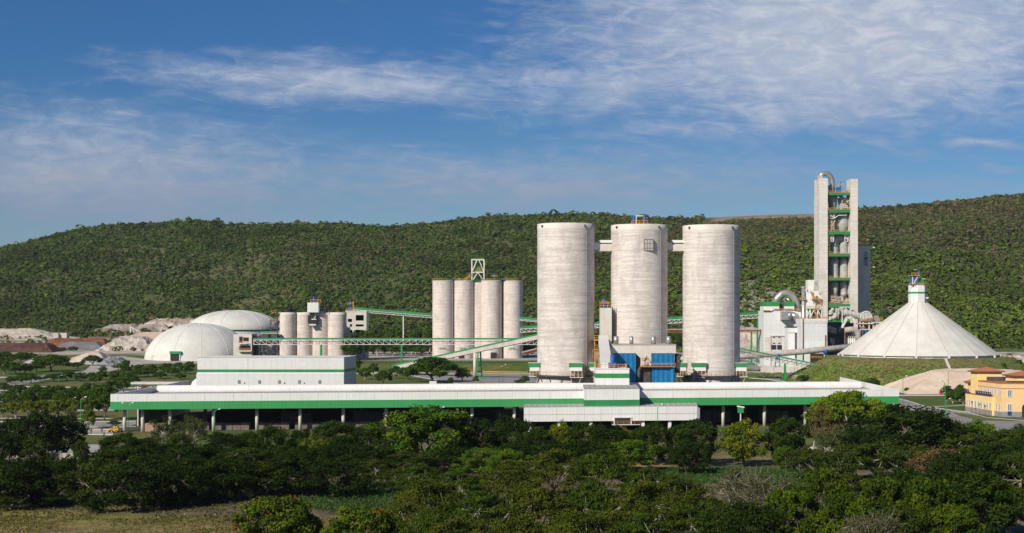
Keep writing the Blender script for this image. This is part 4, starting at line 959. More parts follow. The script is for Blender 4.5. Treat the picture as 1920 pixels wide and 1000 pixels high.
# goose neck on the left wall
m = MB(); y = Y + 6
pts = [W(1537, 332.5, y), W(1540, 328.5, y), W(1545, 325.5, y), W(1551, 326, y), W(1556, 330, y), W(1559.5, 337, y), W(1561, 347, y), W(1560.5, 361, y)]
m.tube(pts, 1.75, 16); m.build('goose_neck_duct', 'shiny', pt)
m = MB(); m.box(X_(1531.5, y), X_(1542, y), y - 2, y + 2, zt1, Z_(329.5, y)); m.build('duct_housing', 'greysteel', pt)
m = MB(); m.tube([W(1555, 348, y), W(1556.5, 361, y)], 1.0, 10); m.build('duct_branch', 'greysteel', pt)
m = MB(); m.box(X_(1572, Y), X_(1580, Y), Y + 4, Y + 7, Z_(359, Y), Z_(350.5, Y)); m.tube([W(1576, 351, Y + 5), W(1576, 341, Y + 5)], .35, 6); m.build('hoist', 'blueplain', pt)
m = MB(); m.rail([W(1571, 349.5, Y + 3), W(1582, 349.5, Y + 3)], 1.6, .3, 1.6); m.bar(W(1571, 349.5, Y + 3), W(1571, 345, Y + 3), .4); m.rail([W(1588, 361, Y + 2), W(1594, 358, Y + 2)], 1.4, .3, 1.4); m.build('hoist_railing', 'orange', pt)
# orange and white landings inside each bay
def bay(py0, py1, pxs, seed):
    r_ = random.Random(seed); m = MB(); w_ = MB(); y = Y + 3.4
    a, b_ = pxs
    for k in range(3):
        pa = py0 + (py1 - py0) * (k + .2 + .3 * r_.random()) / 3
        p, q = W(a + (b_ - a) * r_.uniform(0, .3), pa, y), W(a + (b_ - a) * r_.uniform(.6, 1), pa + r_.uniform(-1, 5), y)
        w_.bar(p, q, .3, .35); m.bar(p + Vector((0, 0, 1.2)), q + Vector((0, 0, 1.2)), .25); m.bar(p + Vector((0, 0, .6)), q + Vector((0, 0, .6)), .2)
    for k in range(3): px = a + (b_ - a) * (k + .5) / 3; w_.bar(W(px, py0, y + .3), W(px, py1, y + .3), .32)
    w_.bar(W(a, py1, y), W(b_, py0, y), .3)
    m.build('landing_rail', 'orange', pt); w_.build('landing_frame', 'steelwhite', pt)
bay(376, 392, (1576, 1592), 1); bay(414, 432, (1553, 1566), 2); bay(556, 569, (1554, 1577), 4); bay(560, 570, (1583, 1594), 8)
for a, b_, py0, py1 in ((1555, 1564, 401, 410), (1558, 1563, 441, 453), (1584, 1590, 441, 453)):
    m = MB(); y = Y + 3
    for px in (a, b_): m.bar(W(px, py0, y), W(px, py1, y), .45)
    for py in (py0, py1, (py0 + py1) / 2): m.bar(W(a, py, y), W(b_, py, y), .4)
    m.bar(W(a, py0, y), W(b_, py1, y), .3); m.build('hanger_frame', 'steelwhite', pt)
m = MB(); m.bar(W(1565, 409, Y + 3), W(1572, 404, Y + 3), .5); m.bar(W(1572, 404, Y + 3), W(1588, 403.5, Y + 3), .5); m.build('feed_chute', 'steelwhite', pt)
m = MB(); m.bar(W(1572, 366, Y + 3), W(1592, 386, Y + 3), .8); m.bar(W(1592, 366, Y + 3), W(1580, 380, Y + 3), .6); m.build('feed_pipe', 'darksteel', pt)
# lower burner deck
m = MB(); y = Y - 3
for px in (1575, 1579, 1586, 1595): m.bar(W(px, 577, y), W(px, 581 if px != 1579 else 610, y), .6)
for py in (576, 583): m.bar(W(1574, py, y), W(1596, py, y), .5)
for k in range(4): m.bar(W(1575 + 5 * k, 576, y), W(1580 + 5 * k, 583, y), .35)
m.build('burner_truss', 'steelwhite', pt)
m = MB(); y = Y + .5
for (px, py, r) in ((1556, 586, 1.6), (1563, 592, 2.0), (1570, 587, 1.2), (1555, 597, 1.4), (1560, 580, 1.0)): m.tube([W(px, py, y), W(px + 5, py + 2, y + 2)], r, 12)
for px in (1568, 1572): m.tube([W(px, 578, y), W(px, 599, y)], .6, 8)
m.build('burner_pipes', 'dustysteel', pt)

# ---------------------------------------------------------------- kiln end: ribbed duct, half drum, boxes, pipes right of the tower
kn = thing('kiln_duct_assembly', 'tangle of grey ducts and ribbed drum between the tower and the white cone', 'kiln equipment', (X_(1615, 930), 930, gz(X_(1615, 930), 930)))
y = 930.0; gk = gz(X_(1610, y), y)
m = MB(); m.tube([W(1581, 586, y), W(1592, 588, y), W(1604, 591, y), W(1614, 594, y)], 1.9, 14); m.build('corrugated_duct', 'dustysteel', kn)
for k in range(12):
    p = W(1584 + 2.5 * k, 586.8 + .58 * k, y); m = MB(); m.tube([p - Vector((.18, 0, 0)), p + Vector((.18, 0, -.05))], 2.2, 14); m.build('duct_ring', 'seam', kn)
m = MB(); n = 16; R_ = 11 * y / F; xc, zc = X_(1623, y), Z_(598, y)
ring = lambda yy: [(xc + R_ * math.cos(t), yy, zc + R_ * 1.25 * math.sin(t)) for t in np.linspace(0, math.pi, n + 1)] + [(xc - R_, yy, zc - 2), (xc + R_, yy, zc - 2)]
ra, rb = ring(y - 2), ring(y + 4); m.face(ra[::-1]); m.face(rb)
for i in range(len(ra)): j = (i + 1) % len(ra); m.face([ra[i], ra[j], rb[j], rb[i]], i < n)
m.build('half_drum', 'dustysteel', kn)
for k in range(-3, 4):
    m = MB(); x = xc + k * R_ * .24; h = R_ * 1.25 * math.sqrt(max(0, 1 - (k * .24) ** 2)) - .5; m.box(x - .25, x + .25, y - 2.5, y - 2, zc - 1.6, zc + h); m.build('drum_rib', 'steelwhite', kn)
m = MB(); m.tube([(xc + R_ * .98 * math.cos(t), y - 2.3, zc + R_ * 1.25 * math.sin(t)) for t in np.linspace(0, math.pi, 17)], .4, 6); m.build('drum_rim', 'seam', kn)
m = MB(); m.hexa([W(1634, 604, y), W(1651, 604, y), W(1650, 604, y + 6), W(1634, 604, y + 6), W(1635, 594, y), W(1647, 591.5, y), W(1647, 591.5, y + 6), W(1635, 594, y + 6)]); m.build('cooler_housing', 'steel', kn)
m = MB(); 
for a, b_, py in ((1612, 1632, 603), (1625, 1655, 601), (1609, 1622, 617)): m.rail([W(a, py, y - 3), W(b_, py, y - 3)], 1.4, .26, 1.5)
m.build('railing', 'orange', kn)
m = MB()
for a, b_, py in ((1606, 1636, 606), (1632, 1652, 604), (1610, 1640, 617)): m.box(X_(a, y), X_(b_, y), y - 3.2, y + 5, Z_(py + 2, y), Z_(py, y))
for px in (1611, 1617, 1628, 1636, 1642, 1648): m.bar((X_(px, y), y - 2, gk), (X_(px, y), y - 2, Z_(604, y)), .8)
m.build('deck', 'concpale', kn)
m = MB(); m.box(X_(1613, y), X_(1640, y), y + 1, y + 5, gk, Z_(606, y)); m.box(X_(1553, y), X_(1606, y), y + 8, y + 9, gk, Z_(606, y)); m.build('dark_bay', 'darksteel', kn)
m = MB(); p = [W(1578, 615, y - 6), W(1588, 596, y - 6), W(1597, 595.5, y - 6), W(1604, 607, y - 6)]
for a_, b_ in zip(p[:-1], p[1:]): m.bar(a_, b_, 1.5, 1.5)
m.build('bypass_chute', 'steelwhite', kn)
m = MB(); m.tube([W(1552, 616, y - 5), W(1562, 620, y - 5), W(1570, 621.5, y - 5)], 2.0, 14); m.tube([W(1583, 619.5, y - 5), W(1598, 618, y - 5), W(1605, 620, y - 5), W(1609, 626, y - 5), W(1609, 645, y - 5)], 1.9, 14); m.build('main_pipe', 'dustysteel', kn)
m = MB(); m.tube([W(1569, 621.5, y - 5), W(1578, 620, y - 5)], 2.5, 14); m.tube([W(1569, 626, y - 5), W(1569, 655, y - 5)], 1.3, 12); m.build('valve_pipe', 'darksteel', kn)
m = MB()
for k in range(5): m.tube([W(1587 + 4 * k, 636, y - 3), W(1587 + 4 * k, 650, y - 3)], .65, 8); m.bar(W(1586 + 4 * k, 634, y - 3), W(1590 + 4 * k, 626, y - 3), .4)
m.box(X_(1583, y), X_(1604, y), y - 3.5, y, Z_(635.5, y), Z_(634, y)); m.build('cooling_tubes', 'steelwhite', kn)
m = MB(); m.box(X_(1614, y), X_(1623, y), y - 4, y, Z_(633, y), Z_(620, y)); m.tube([W(1624, 630, y - 3), W(1626, 624, y - 3)], 1.4, 12); m.build('fan_motor', 'blueplain', kn)
m = MB(); m.hexa([W(1556, 640, y - 1), W(1564, 655, y - 1), W(1564, 655, y + 3), W(1556, 640, y + 3), W(1557, 633, y - 1), W(1566, 636, y - 1), W(1566, 636, y + 3), W(1557, 633, y + 3)]); m.build('hopper', 'concpale', kn)
m = MB(); m.box(X_(1579, y), X_(1581, y), y - 6, y - 5, gk, Z_(618, y)); m.box(X_(1613, y), X_(1614, y), y - 6, y - 5, gk, Z_(618, y)); m.build('rust_column', 'rust', kn)

# ---------------------------------------------------------------- mill and filter buildings left of the tower
y = 915.0; g0 = gz(X_(1465, y), y)
ml = thing('raw_mill_building', 'tall white mill building with green penthouse and curved silver duct', 'building', (X_(1466, y), y + 10, g0))
m = MB(); m.box(X_(1432, y), X_(1502, y), y, y + 20, g0 - 1, Z_(583, y)); m.build('wall', 'cladh', ml)
m = MB(); m.box(X_(1432, y), X_(1461.5, y), y + .5, y + 14, Z_(583, y), Z_(574, y)); m.box(X_(1471.5, y), X_(1489.5, y), y + .5, y + 14, Z_(583, y), Z_(574, y)); m.build('penthouse_wall', 'white', ml)
m = MB(); m.box(X_(1431.5, y), X_(1462, y), y + .2, y + 14.3, Z_(574, y), Z_(566, y)); m.box(X_(1471, y), X_(1490, y), y + .2, y + 14.3, Z_(574, y), Z_(566, y)); m.build('penthouse_roof', 'green', ml)
m = MB(); m.box(X_(1431, y), X_(1443, y), y - 1, y, Z_(583.5, y), Z_(581.5, y)); m.rail([W(1452, 583, y - .5), W(1500, 583, y - .5)], 1.3, .22, 1.8); m.build('railing', 'orange', ml)
m = MB(); m.box(X_(1462, y), X_(1471, y), y + 3, y + 8, Z_(583, y), Z_(567, y)); m.build('machinery_bay', 'darksteel', ml)
m = MB(); m.bar(W(1432, 584.5, y - .3), W(1445, 584.5, y - .3), .4); m.bar(W(1445, 584.5, y - .3), W(1453, 580.5, y - .3), .4); m.bar(W(1453, 580.5, y - .3), W(1484, 580.5, y - .3), .4); m.bar(W(1484, 580.5, y - .3), W(1502, 584.5, y - .3), .4); m.build('cable_tray', 'darksteel', ml)
m = MB(); m.tube([W(1450.5, 572, y + 6), W(1458, 559, y + 6), W(1466, 551, y + 6), W(1475, 549.5, y + 6), W(1484, 554, y + 6), W(1492, 564, y + 6), W(1495, 575, y + 6), W(1495, 584, y + 6)], 2.35, 18); m.build('arched_duct', 'shiny', ml)
m = MB(); m.tube([W(1476, 560, y + 5), W(1480, 564.5, y + 5)], .6, 8); m.build('duct_strut', 'steelwhite', ml)
m = MB(); m.box(X_(1462.5, y), X_(1476, y), y - 5, y, Z_(600, y), Z_(584, y)); m.tube([W(1476, 592, y - 2.5), W(1484, 592, y - 2.5)], 2.6, 16); m.build('duct_box', 'steel', ml)
m = MB(); m.tube([W(1483, 590, y - 2.5), W(1492, 594, y - 2.5), W(1499, 604, y - 2.5), W(1503, 613, y - 2.5)], 2.2, 16); m.build('elbow_duct', 'shiny', ml)
for (a, b_, c_, d_) in ((1433.5, 1443, 632, 655), (1446.5, 1455.5, 631, 645), (1457, 1465.5, 631, 645), (1469, 1476, 631, 655)):
    m = MB(); m.box(X_(a, y), X_(b_, y), y - .2, y, Z_(d_, y), Z_(c_, y)); m.build('louvre_panel', 'bricks' if a > 1500 else 'concpale', ml)
for px in (1451, 1461, 1473):
    for py in (632, 643): m = MB(); m.box(X_(px - 2.2, y), X_(px + 2.2, y), y - .4, y - .2, Z_(py + 1.3, y), Z_(py, y)); m.build('vent', 'dark', ml)
for a in (1446.5, 1457): m = MB(); m.box(X_(a, y), X_(a + 8.5, y), y - .35, y - .1, Z_(655.5, y), Z_(647, y)); m.build('doorway', 'dark', ml)
m = MB(); m.box(X_(1444, y), X_(1445.5, y), y - .5, y, g0, Z_(630, y)); m.box(X_(1475.5, y), X_(1477, y), y - .5, y, g0, Z_(630, y)); m.box(X_(1444, y), X_(1477, y), y - .6, y - .02, Z_(631, y), Z_(629.5, y)); m.build('portal_frame', 'conc', ml)
y = 893
sb = thing('switch_house', 'narrow white house with dark green roof edge beside the mill building', 'building', (X_(1489, y), y + 5, gz(X_(1489, y), y)))
m = MB(); m.box(X_(1477, y), X_(1490.5, y), y, y + 10, gz(X_(1489, y), y) - 1, Z_(624, y)); m.box(X_(1477, y), X_(1503, y), y - .5, y + 10, Z_(624, y), Z_(614.5, y)); m.build('wall', 'cladh', sb)
m = MB(); m.box(X_(1476.5, y), X_(1503.5, y), y - .8, y + 10, Z_(614.5, y), Z_(612.5, y)); m.build('roof_edge', 'dgreen', sb)
m = MB(); m.bar(W(1491.5, 624, y), W(1491.5, 672, y), .6); m.bar(W(1500, 624, y), W(1500, 672, y), .4)
for py in (633, 648): m.bar(W(1491.5, py, y), W(1501, py + 2, y), .5)
m.build('pipe_frame', 'darksteel', sb)
ch = thing('chimney', 'slender silver steel chimney beside the mill building', 'chimney', (X_(1506.5, 905), 905, gz(X_(1506, 905), 905)))
m = MB(); m.tube([(X_(1506.5, 905), 905, gz(X_(1506, 905), 905)), (X_(1506.5, 905), 905, Z_(537, 905))], 3.7 * 905 / F, 18); m.build('stack', 'steel', ch)
m = MB(); m.tube([W(1506.5, 563, 905), W(1506.5, 561.5, 905)], 2.0, 18); m.tube([W(1506.5, 540, 905), W(1506.5, 538, 905)], 1.5, 18); m.build('stack_ring', 'greysteel', ch)
m = MB(); m.rail([W(1500, 562, 903), W(1506, 562, 903)], 1.5, .25, 1.2); m.build('railing', 'orange', ch)
y = 880.0; g0 = gz(X_(1527, y), y)
fb = thing('filter_house', 'large square white filter house with louvred top and orange rail', 'building', (X_(1527, y), y + 8, g0))
m = MB(); m.box(X_(1502, y), X_(1551, y), y, y + 16, g0 - 1, Z_(598, y)); m.build('wall', 'cladh', fb)
m = MB(); m.box(X_(1510, y), X_(1551.1, y), y - .12, y + .5, Z_(654, y), Z_(640.5, y)); m.build('wall_panel', 'clad', fb)
for k in range(5): m = MB(); a = 1503.5 + 9.5 * k; m.box(X_(a, y), X_(a + 8.5, y), y - .15, y + .3, Z_(607, y), Z_(601, y)); m.build('louvre', 'seam', fb)
m = MB(); m.rail([(X_(1502, y), y, Z_(598, y)), (X_(1551, y), y, Z_(598, y)), (X_(1551, y), y + 14, Z_(598, y))], 1.2, .2, 1.8); m.build('railing', 'orange', fb)
m = MB(); m.box(X_(1519, y), X_(1543, y), y - .3, y + .5, g0, Z_(663, y)); m.build('doorway', 'dark', fb)
m = MB(); m.rail([W(1519, 673, y - 1), W(1541, 673, y - 1)], 1.4, .22, 1.6); m.build('door_railing', 'orange', fb)
m = MB(); m.tube([W(1505.5, 597, y - .7), W(1505.5, 676, y - .7)], .22, 6); m.tube([W(1547.5, 628, y - .7), W(1547.5, 676, y - .7)], .3, 6); m.build('downpipe', 'rust', fb)
y = 905.0
wt_ = thing('feed_tower', 'stepped white tower with orange stairs in front of the kiln tower left wall', 'tower', (X_(1522, y), y + 4, Z_(600, y)))
m = MB(); m.box(X_(1511, y), X_(1529, y), y, y + 10, gz(X_(1520, y), y), Z_(547.5, y)); m.box(X_(1516, y), X_(1533, y), y + 2, y + 9, Z_(548, y), Z_(525, y)); m.build('wall', 'white', wt_)
m = MB(); m.hexa([W(1525, 546, y - 1), W(1535.5, 546, y - 1), W(1535.5, 546, y + 1.8), W(1525, 546, y + 1.8), W(1527, 526, y - 1), W(1533.5, 526, y - 1), W(1533.5, 526, y + 1.8), W(1527, 526, y + 1.8)]); m.build('tapered_duct', 'dustysteel', wt_)
m = MB(); m.box(X_(1521, y), X_(1539, y), y - 2, y + 1, Z_(562, y), Z_(546, y)); m.box(X_(1530, y), X_(1544, y), y + 1, y + 6, Z_(597, y), Z_(562, y)); m.build('lower_house', 'white', wt_)
m = MB(); m.box(X_(1528, y), X_(1532, y), y - 2.2, y - 2, Z_(560.5, y), Z_(555.5, y)); m.build('opening', 'dark', wt_)
m = MB()
for a, b_, p0, p1 in ((1517, 1524, 552, 552), (1520, 1538, 563, 563), (1536, 1543, 552, 552), (1510, 1541, 579, 579)): m.rail([W(a, p0, y - 3), W(b_, p1, y - 3)], 1.5, .28, 1.5)
for a, b_, p0, p1 in ((1531, 1542, 560, 571), (1542, 1526, 571, 584), (1526, 1534, 584, 597), (1519, 1526, 547, 560)): m.bar(W(a, p0, y - 3), W(b_, p1, y - 3), .9, .45); m.bar(W(a, p0, y - 3) + Vector((0, 0, 1.3)), W(b_, p1, y - 3) + Vector((0, 0, 1.3)), .28)
m.build('stair_flights', 'orange', wt_)
m = MB(); m.box(X_(1512, y), X_(1541, y), y - 3, y, Z_(580.2, y), Z_(578.8, y)); m.build('platform', 'green', wt_)
m = MB()
for px in (1512, 1519, 1533, 1541): m.bar(W(px, 597, y - 2.5), W(px, 580, y - 2.5), .7)
for a, b_ in ((1512, 1519), (1519, 1526), (1533, 1526), (1541, 1533)): m.bar(W(a, 597, y - 2.5), W(b_, 581, y - 2.5), .5)
m.build('lower_frame', 'steelwhite', wt_)
m = MB(); m.box(X_(1524, y), X_(1539, y), y - 1.5, y - 1, Z_(597, y), Z_(582, y)); m.build('dark_bay', 'darksteel', wt_)
# low retaining walls in the yard
rw = MB(); y = gpt(1480, 700).y; rw.box(X_(1427, y), X_(1528, y), y, y + 2, gz(X_(1480, y), y) - 1, Z_(689, y)); rw.build('retaining_wall', 'concpale', None, 'long pale concrete yard wall left of the mound foot', 'wall')
rw = MB()
P_ = [(1399, 673), (1412, 680), (1424, 687), (1440, 690), (1500, 690)]
for a, b_ in zip(P_[:-1], P_[1:]):
    pa, pb = gpt(*a), gpt(*b_); rw.bar(pa + Vector((0, 0, .4)), pb + Vector((0, 0, .4)), .8, 1.6)
rw.build('ramp_wall', 'concpale', None, 'curved white ramp wall beside the right giant silo', 'wall')

# ---------------------------------------------------------------- conical store
cn = thing('conical_store', 'big white ribbed conical storage roof with a neck on the grassy mound', 'store', (MX, MY, MZ))
R = 145 * 800 / F; ztip = Z_(568, 800); rn = 17.3 * 800 / F; N = 32
m = MB(); m.lathe((MX, MY), [(R, MZ + 1.2), (rn, ztip)], N, smooth=False, a0=.1, a1=.1 + 2 * math.pi); m.build('cone_roof', 'cone', cn)
for k in range(N // 2):
    a = .1 + 2 * math.pi * (2 * k) / N; m = MB(); ca, sa = math.cos(a), math.sin(a)
    m.bar((MX + R * ca, MY + R * sa, MZ + 1.25), (MX + rn * ca, MY + rn * sa, ztip + .05), .22, .14); m.build('roof_seam', 'dseam', cn)
m = MB(); m.lathe((MX, MY), [(R - .8, MZ - .6), (R - .8, MZ + 1.1), (R + .1, MZ + 1.15)], N, smooth=False, a0=.1, a1=.1 + 2 * math.pi); m.build('base_ring', 'white', cn)
m = MB(); m.lathe((MX, MY), [(R + .1, MZ + .95), (R + .15, MZ + 1.2)], N, smooth=False, a0=.1, a1=.1 + 2 * math.pi); m.build('gutter', 'dseam', cn)
for k in range(N // 2):
    a = .1 + 2 * math.pi * (2 * k) / N; m = MB(); x, y = MX + (R + .1) * math.cos(a), MY + (R + .1) * math.sin(a); m.box(x - .5, x + .5, y - .5, y + .5, MZ - .5, MZ + 1.2); m.build('buttress', 'white', cn)
zk = Z_(535, 800); m = MB(); m.lathe((MX, MY), [(rn, ztip - .3), (rn, zk), (0, zk + .1)], 8, smooth=False, a0=math.pi / 8 + .1, a1=math.pi / 8 + .1 + 2 * math.pi); m.build('neck', 'white', cn)
m = MB(); m.lathe((MX, MY), [(rn + .06, Z_(551, 800)), (rn + .06, Z_(547.6, 800))], 8, smooth=False, a0=math.pi / 8 + .1, a1=math.pi / 8 + .1 + 2 * math.pi); m.build('neck_band', 'green', cn)
y = 795
m = MB(); m.rail([W(1705, 535, y), W(1737, 535, y), W(1737, 535, y + 9)], 1.1, .2, 1.4); m.rail([W(1709, 516.5, y + 1), W(1723, 516.5, y + 1)], 1.3, .2, 1.4); m.box(X_(1708, y), X_(1725, y), y, y + 5, Z_(517.5, y), Z_(516.5, y)); m.build('railing', 'orange', cn)
m = MB(); m.box(X_(1710, y), X_(1722, y), y + 1, y + 5, Z_(535, y), Z_(518, y)); m.box(X_(1722, y), X_(1726, y), y + 1, y + 2, Z_(516, y), Z_(507, y)); m.build('drive_unit', 'blueplain', cn)
m = MB(); m.box(X_(1729, y), X_(1733, y), y + 1, y + 3, Z_(534, y), Z_(524, y)); m.build('cabinet', 'green', cn)
m = MB(); m.bar(W(1711, 517, y + 1), W(1711, 535, y + 1), .4); m.bar(W(1722, 517, y + 1), W(1711, 535, y + 1), .4); m.bar(W(1713, 506, y + 2), W(1719, 506, y + 2), .25); m.bar(W(1728, 523, y + 2), W(1735, 523, y + 2), .3); m.build('frame', 'steelwhite', cn)
m = MB(); m.box(X_(1737, y), X_(1741, y), y, y + 1, Z_(560, y), Z_(557.5, y)); m.build('floodlight', 'white', cn)
sp = MB(); pa = [gpt(1773 + 8 * t, 673.5 + 20 * t) for t in np.linspace(0, 1, 8)]
for a, b_ in zip(pa[:-1], pa[1:]): sp.bar(a + Vector((0, 0, .15)), b_ + Vector((0, 0, .15)), 1.3, .5)
sp.build('slope_stair', 'concpale', None, 'narrow pale concrete stair running down the mound slope', 'stair')

# ---------------------------------------------------------------- heaps
def heap(name, label, px0, px1, toppy, basepy, top0, top1, c1, c2, depth=None, rough=.8, seed=0, base_off=0, ns=4.0):
    """Loose heap: flat topped, slumped sides, its own stones as relief."""
    bp = gpt((px0 + px1) / 2, basepy); Yb = bp.y + base_off
    x0, x1 = X_(px0, Yb), X_(px1, Yb); wx = (x1 - x0) / 2; cx = (x0 + x1) / 2
    H = Z_(toppy, Yb + (depth or wx)) - bp.z; dp = depth or wx
    t0, t1 = X_(top0, Yb), X_(top1, Yb); cy = Yb + dp
    nx_, ny_ = 110, 60; xs = np.linspace(x0 - 2, x1 + 2, nx_); ys = np.linspace(Yb - 2, Yb + 2 * dp + 2, ny_); A, B = np.meshgrid(xs, ys); a = A.ravel(); b = B.ravel()
    jx = (fbm(a, b, wx * .35, seed) - .5) * wx * .10
    ax = a + jx
    sx_ = np.minimum(np.clip((ax - x0) / max(t0 - x0, .5), 0, 1), np.clip((x1 - ax) / max(x1 - t1, .5), 0, 1))
    sy = 1 - np.abs(b - cy) / dp; sy = np.clip(sy * 1.25, 0, 1)
    h = np.minimum(sx_, sy)
    h = h * H * (.93 + .1 * fbm(a, b, 14, seed + 2)) + (fbm(a, b, ns, seed + 5) - .5) * rough * 2 * np.clip(h * 6, 0, 1)
    z = np.maximum(gh(a, b) - .4, np.minimum(gh(a, b), bp.z + 1) - .4 + np.maximum(h, 0) + .0)
    n_ = ss(fbm(a, b, ns * 1.5, seed + 9), .35, .65)[:, None]; col = np.array(c1)[None] * (1 - n_) + np.array(c2)[None] * n_
    idx = np.arange(nx_ * ny_).reshape(ny_, nx_)
    Q = np.stack([idx[:-1, :-1].ravel(), idx[:-1, 1:].ravel(), idx[1:, 1:].ravel(), idx[1:, :-1].ravel()], 1)
    keep = (h[Q].max(1) > .02); Q = Q[keep]
    o = np_mesh(name, np.stack([a - cx, b - cy, z - bp.z], 1), Q, col, 'pile_cream', smooth=rough < .5, loc=(cx, cy, bp.z))
    return tag(o, label, 'heap')
heap('gravel_heap', 'broad cream aggregate heap below the mound, behind the yellow building', 1700, 2080, 694, 739.5, 1783, 2000, (.66, .53, .41), (.58, .46, .35), 26, .35, 1, ns=5)
heap('soil_heap', 'long dark red-brown soil heap at the left edge', -60, 98, 643, 661.5, -40, 74, (.115, .055, .04), (.075, .038, .03), 20, .7, 2)
heap('soil_heap', 'rust red soil heap behind the grey gravel heap', 72, 200, 635.5, 649, 88, 182, (.24, .085, .045), (.15, .06, .035), 20, .9, 3)
heap('gravel_heap', 'flat topped dark grey gravel heap between red soil and white rubble', 87, 196, 640.5, 658, 112, 172, (.20, .195, .20), (.155, .15, .155), 18, .25, 4)
heap('rubble_heap', 'rough white limestone rubble heap left of the front dome', 174, 290, 630, 658.5, 215, 252, (.52, .46, .39), (.38, .33, .28), 26, 1.6, 5, ns=3)
heap('sand_heap', 'smooth pinkish sand heap touching the left side of the domes', 205, 345, 623, 647, 250, 325, (.50, .37, .28), (.43, .32, .25), 24, .4, 6)
heap('sand_heap', 'small cream sand heap beyond the left park trees', 102, 202, 658.5, 680, 158, 174, (.60, .49, .40), (.46, .38, .31), 16, .5, 7)
heap('gravel_heap', 'small white crushed stone heap beside the big park tree', 34, 80, 667, 684, 60, 70, (.50, .49, .48), (.38, .38, .39), 12, .5, 8)
heap('rubble_heap', 'small dark grey rubble heap right of the cream sand heap', 184, 232, 669, 682, 196, 216, (.24, .24, .25), (.13, .13, .14), 10, 1.6, 9, ns=2.5)
heap('gravel_heap', 'low pale grey stone heap at the road bend left of the dome', 150, 205, 675, 684, 165, 190, (.42, .42, .42), (.33, .33, .34), 9, .5, 10)
heap('quarry_bank', 'pale broken rock bank above and left of the domes', 240, 400, 599, 621, 285, 390, (.50, .43, .36), (.30, .24, .20), 22, 2.6, 11, ns=5)
heap('quarry_bank', 'grey rock bank at the foot of the hill left of the domes', 150, 330, 610, 628, 200, 300, (.34, .29, .25), (.20, .17, .14), 22, 2.2, 12, ns=5)
heap('quarry_bank', 'whitish spoil ridge at far left below the hill', -80, 110, 617, 634, -60, 45, (.50, .44, .38), (.42, .35, .29), 26, 1.0, 13)
heap('quarry_bank', 'pale rock cutting right of the giant silos behind the conveyors', 1375, 1470, 622, 648, 1385, 1460, (.56, .47, .40), (.40, .33, .28), 20, 2.2, 14, ns=4)
heap('quarry_bank', 'pale rocky cutting right of the conical store', 1838, 2040, 668, 690, 1860, 2000, (.55, .46, .38), (.36, .31, .25), 22, 2.2, 15, ns=4)
# rough concrete hopper block among the heaps
p = gpt(112, 640); y = p.y
hp = thing('crusher_hopper', 'square grey concrete crusher hopper on the red soil heaps', 'hopper', tuple(p))
m = MB(); m.box(X_(100, y), X_(109, y), y, y + 8, p.z - 1, Z_(624.5, y)); m.box(X_(120, y), X_(125, y), y, y + 8, p.z - 1, Z_(624.5, y)); m.box(X_(109, y), X_(120, y), y + 3, y + 8, p.z - 1, Z_(624.5, y)); m.build('wall', 'conc', hp)
m = MB(); m.box(X_(111, y), X_(119, y), y + 2.5, y + 3, p.z, Z_(634, y)); m.build('opening', 'dark', hp)
for px, py, l_ in ((245, 627, 'left one'), (303, 624, 'right one')):
    p = gpt(px - 4, py + 3); y = p.y; s_ = 1 if px < 280 else .8
    cr = thing('mobile_screener', f'small pale stacker conveyor on the quarry bank, {l_} of two', 'stacker', tuple(p), 'stackers on the quarry bank')
    m = MB(); m.bar(p + Vector((2, 0, 9.5 * s_)), p + Vector((18 * s_, 0, 1)), 1.6, 1.0); m.build('boom', 'concpale', cr)
    m = MB(); m.bar(p + Vector((2, 0, 0)), p + Vector((2, 0, 9 * s_)), 1.0); m.bar(p + Vector((7, 0, 0)), p + Vector((4, 0, 8 * s_)), .5); m.box(p.x - 3, p.x + 3, y - 1.5, y + 1.5, p.z, p.z + 2.5); m.build('chassis', 'white', cr)
    m = MB(); m.box(p.x - 6, p.x - 3, y - 1.5, y + 1.5, p.z, p.z + 2.2); m.build('engine_box', 'red', cr)

# ---------------------------------------------------------------- yellow office building
C0 = (X_(1878.5, 520), 520.0); ang = math.radians(-4.5)
ux, uy = (math.cos(ang), math.sin(ang)), (-.10, 1.0)
OF = Fr(C0, ux, uy)
of = thing('office_building', 'yellow and peach two-storey office with clay tiled tower roofs at right edge', 'building', (C0[0] + 12, C0[1] + 14, 0))
m = MB(); m.box(0, 45, 0, 25.5, 0, 12.0, OF); m.build('wall', 'wall_o', of)
m = MB(); m.box(-.9, -.02, 6, 29.5, 0, 7.0, OF); m.build('side_wall', 'wall_y', of)
m = MB(); m.box(-.15, 45, -.15, 25.6, 12.0, 12.35, OF); m.box(-.12, 45.1, -.12, 25.6, 10.2, 10.38, OF); m.box(-1.1, 0, 6, 29.6, 7.0, 7.25, OF); m.build('cornice', 'tile', of)
m = MB(); m.box(-.1, 11.2, -.1, -.01, 0, 1.9, OF); m.box(-.12, -.01, 0, 6, 0, 1.9, OF); m.box(-1.0, -.91, 6, 29.5, 0, 1.9, OF); m.build('plinth', 'stonebase', of)
m = MB(); m.box(-.6, 8.6, 20, 25.4, 12.36, 15.3, OF); m.box(-.6, -.16, 20, 25.4, 7.3, 12.36, OF); m.build('tower', 'wall_y', of)
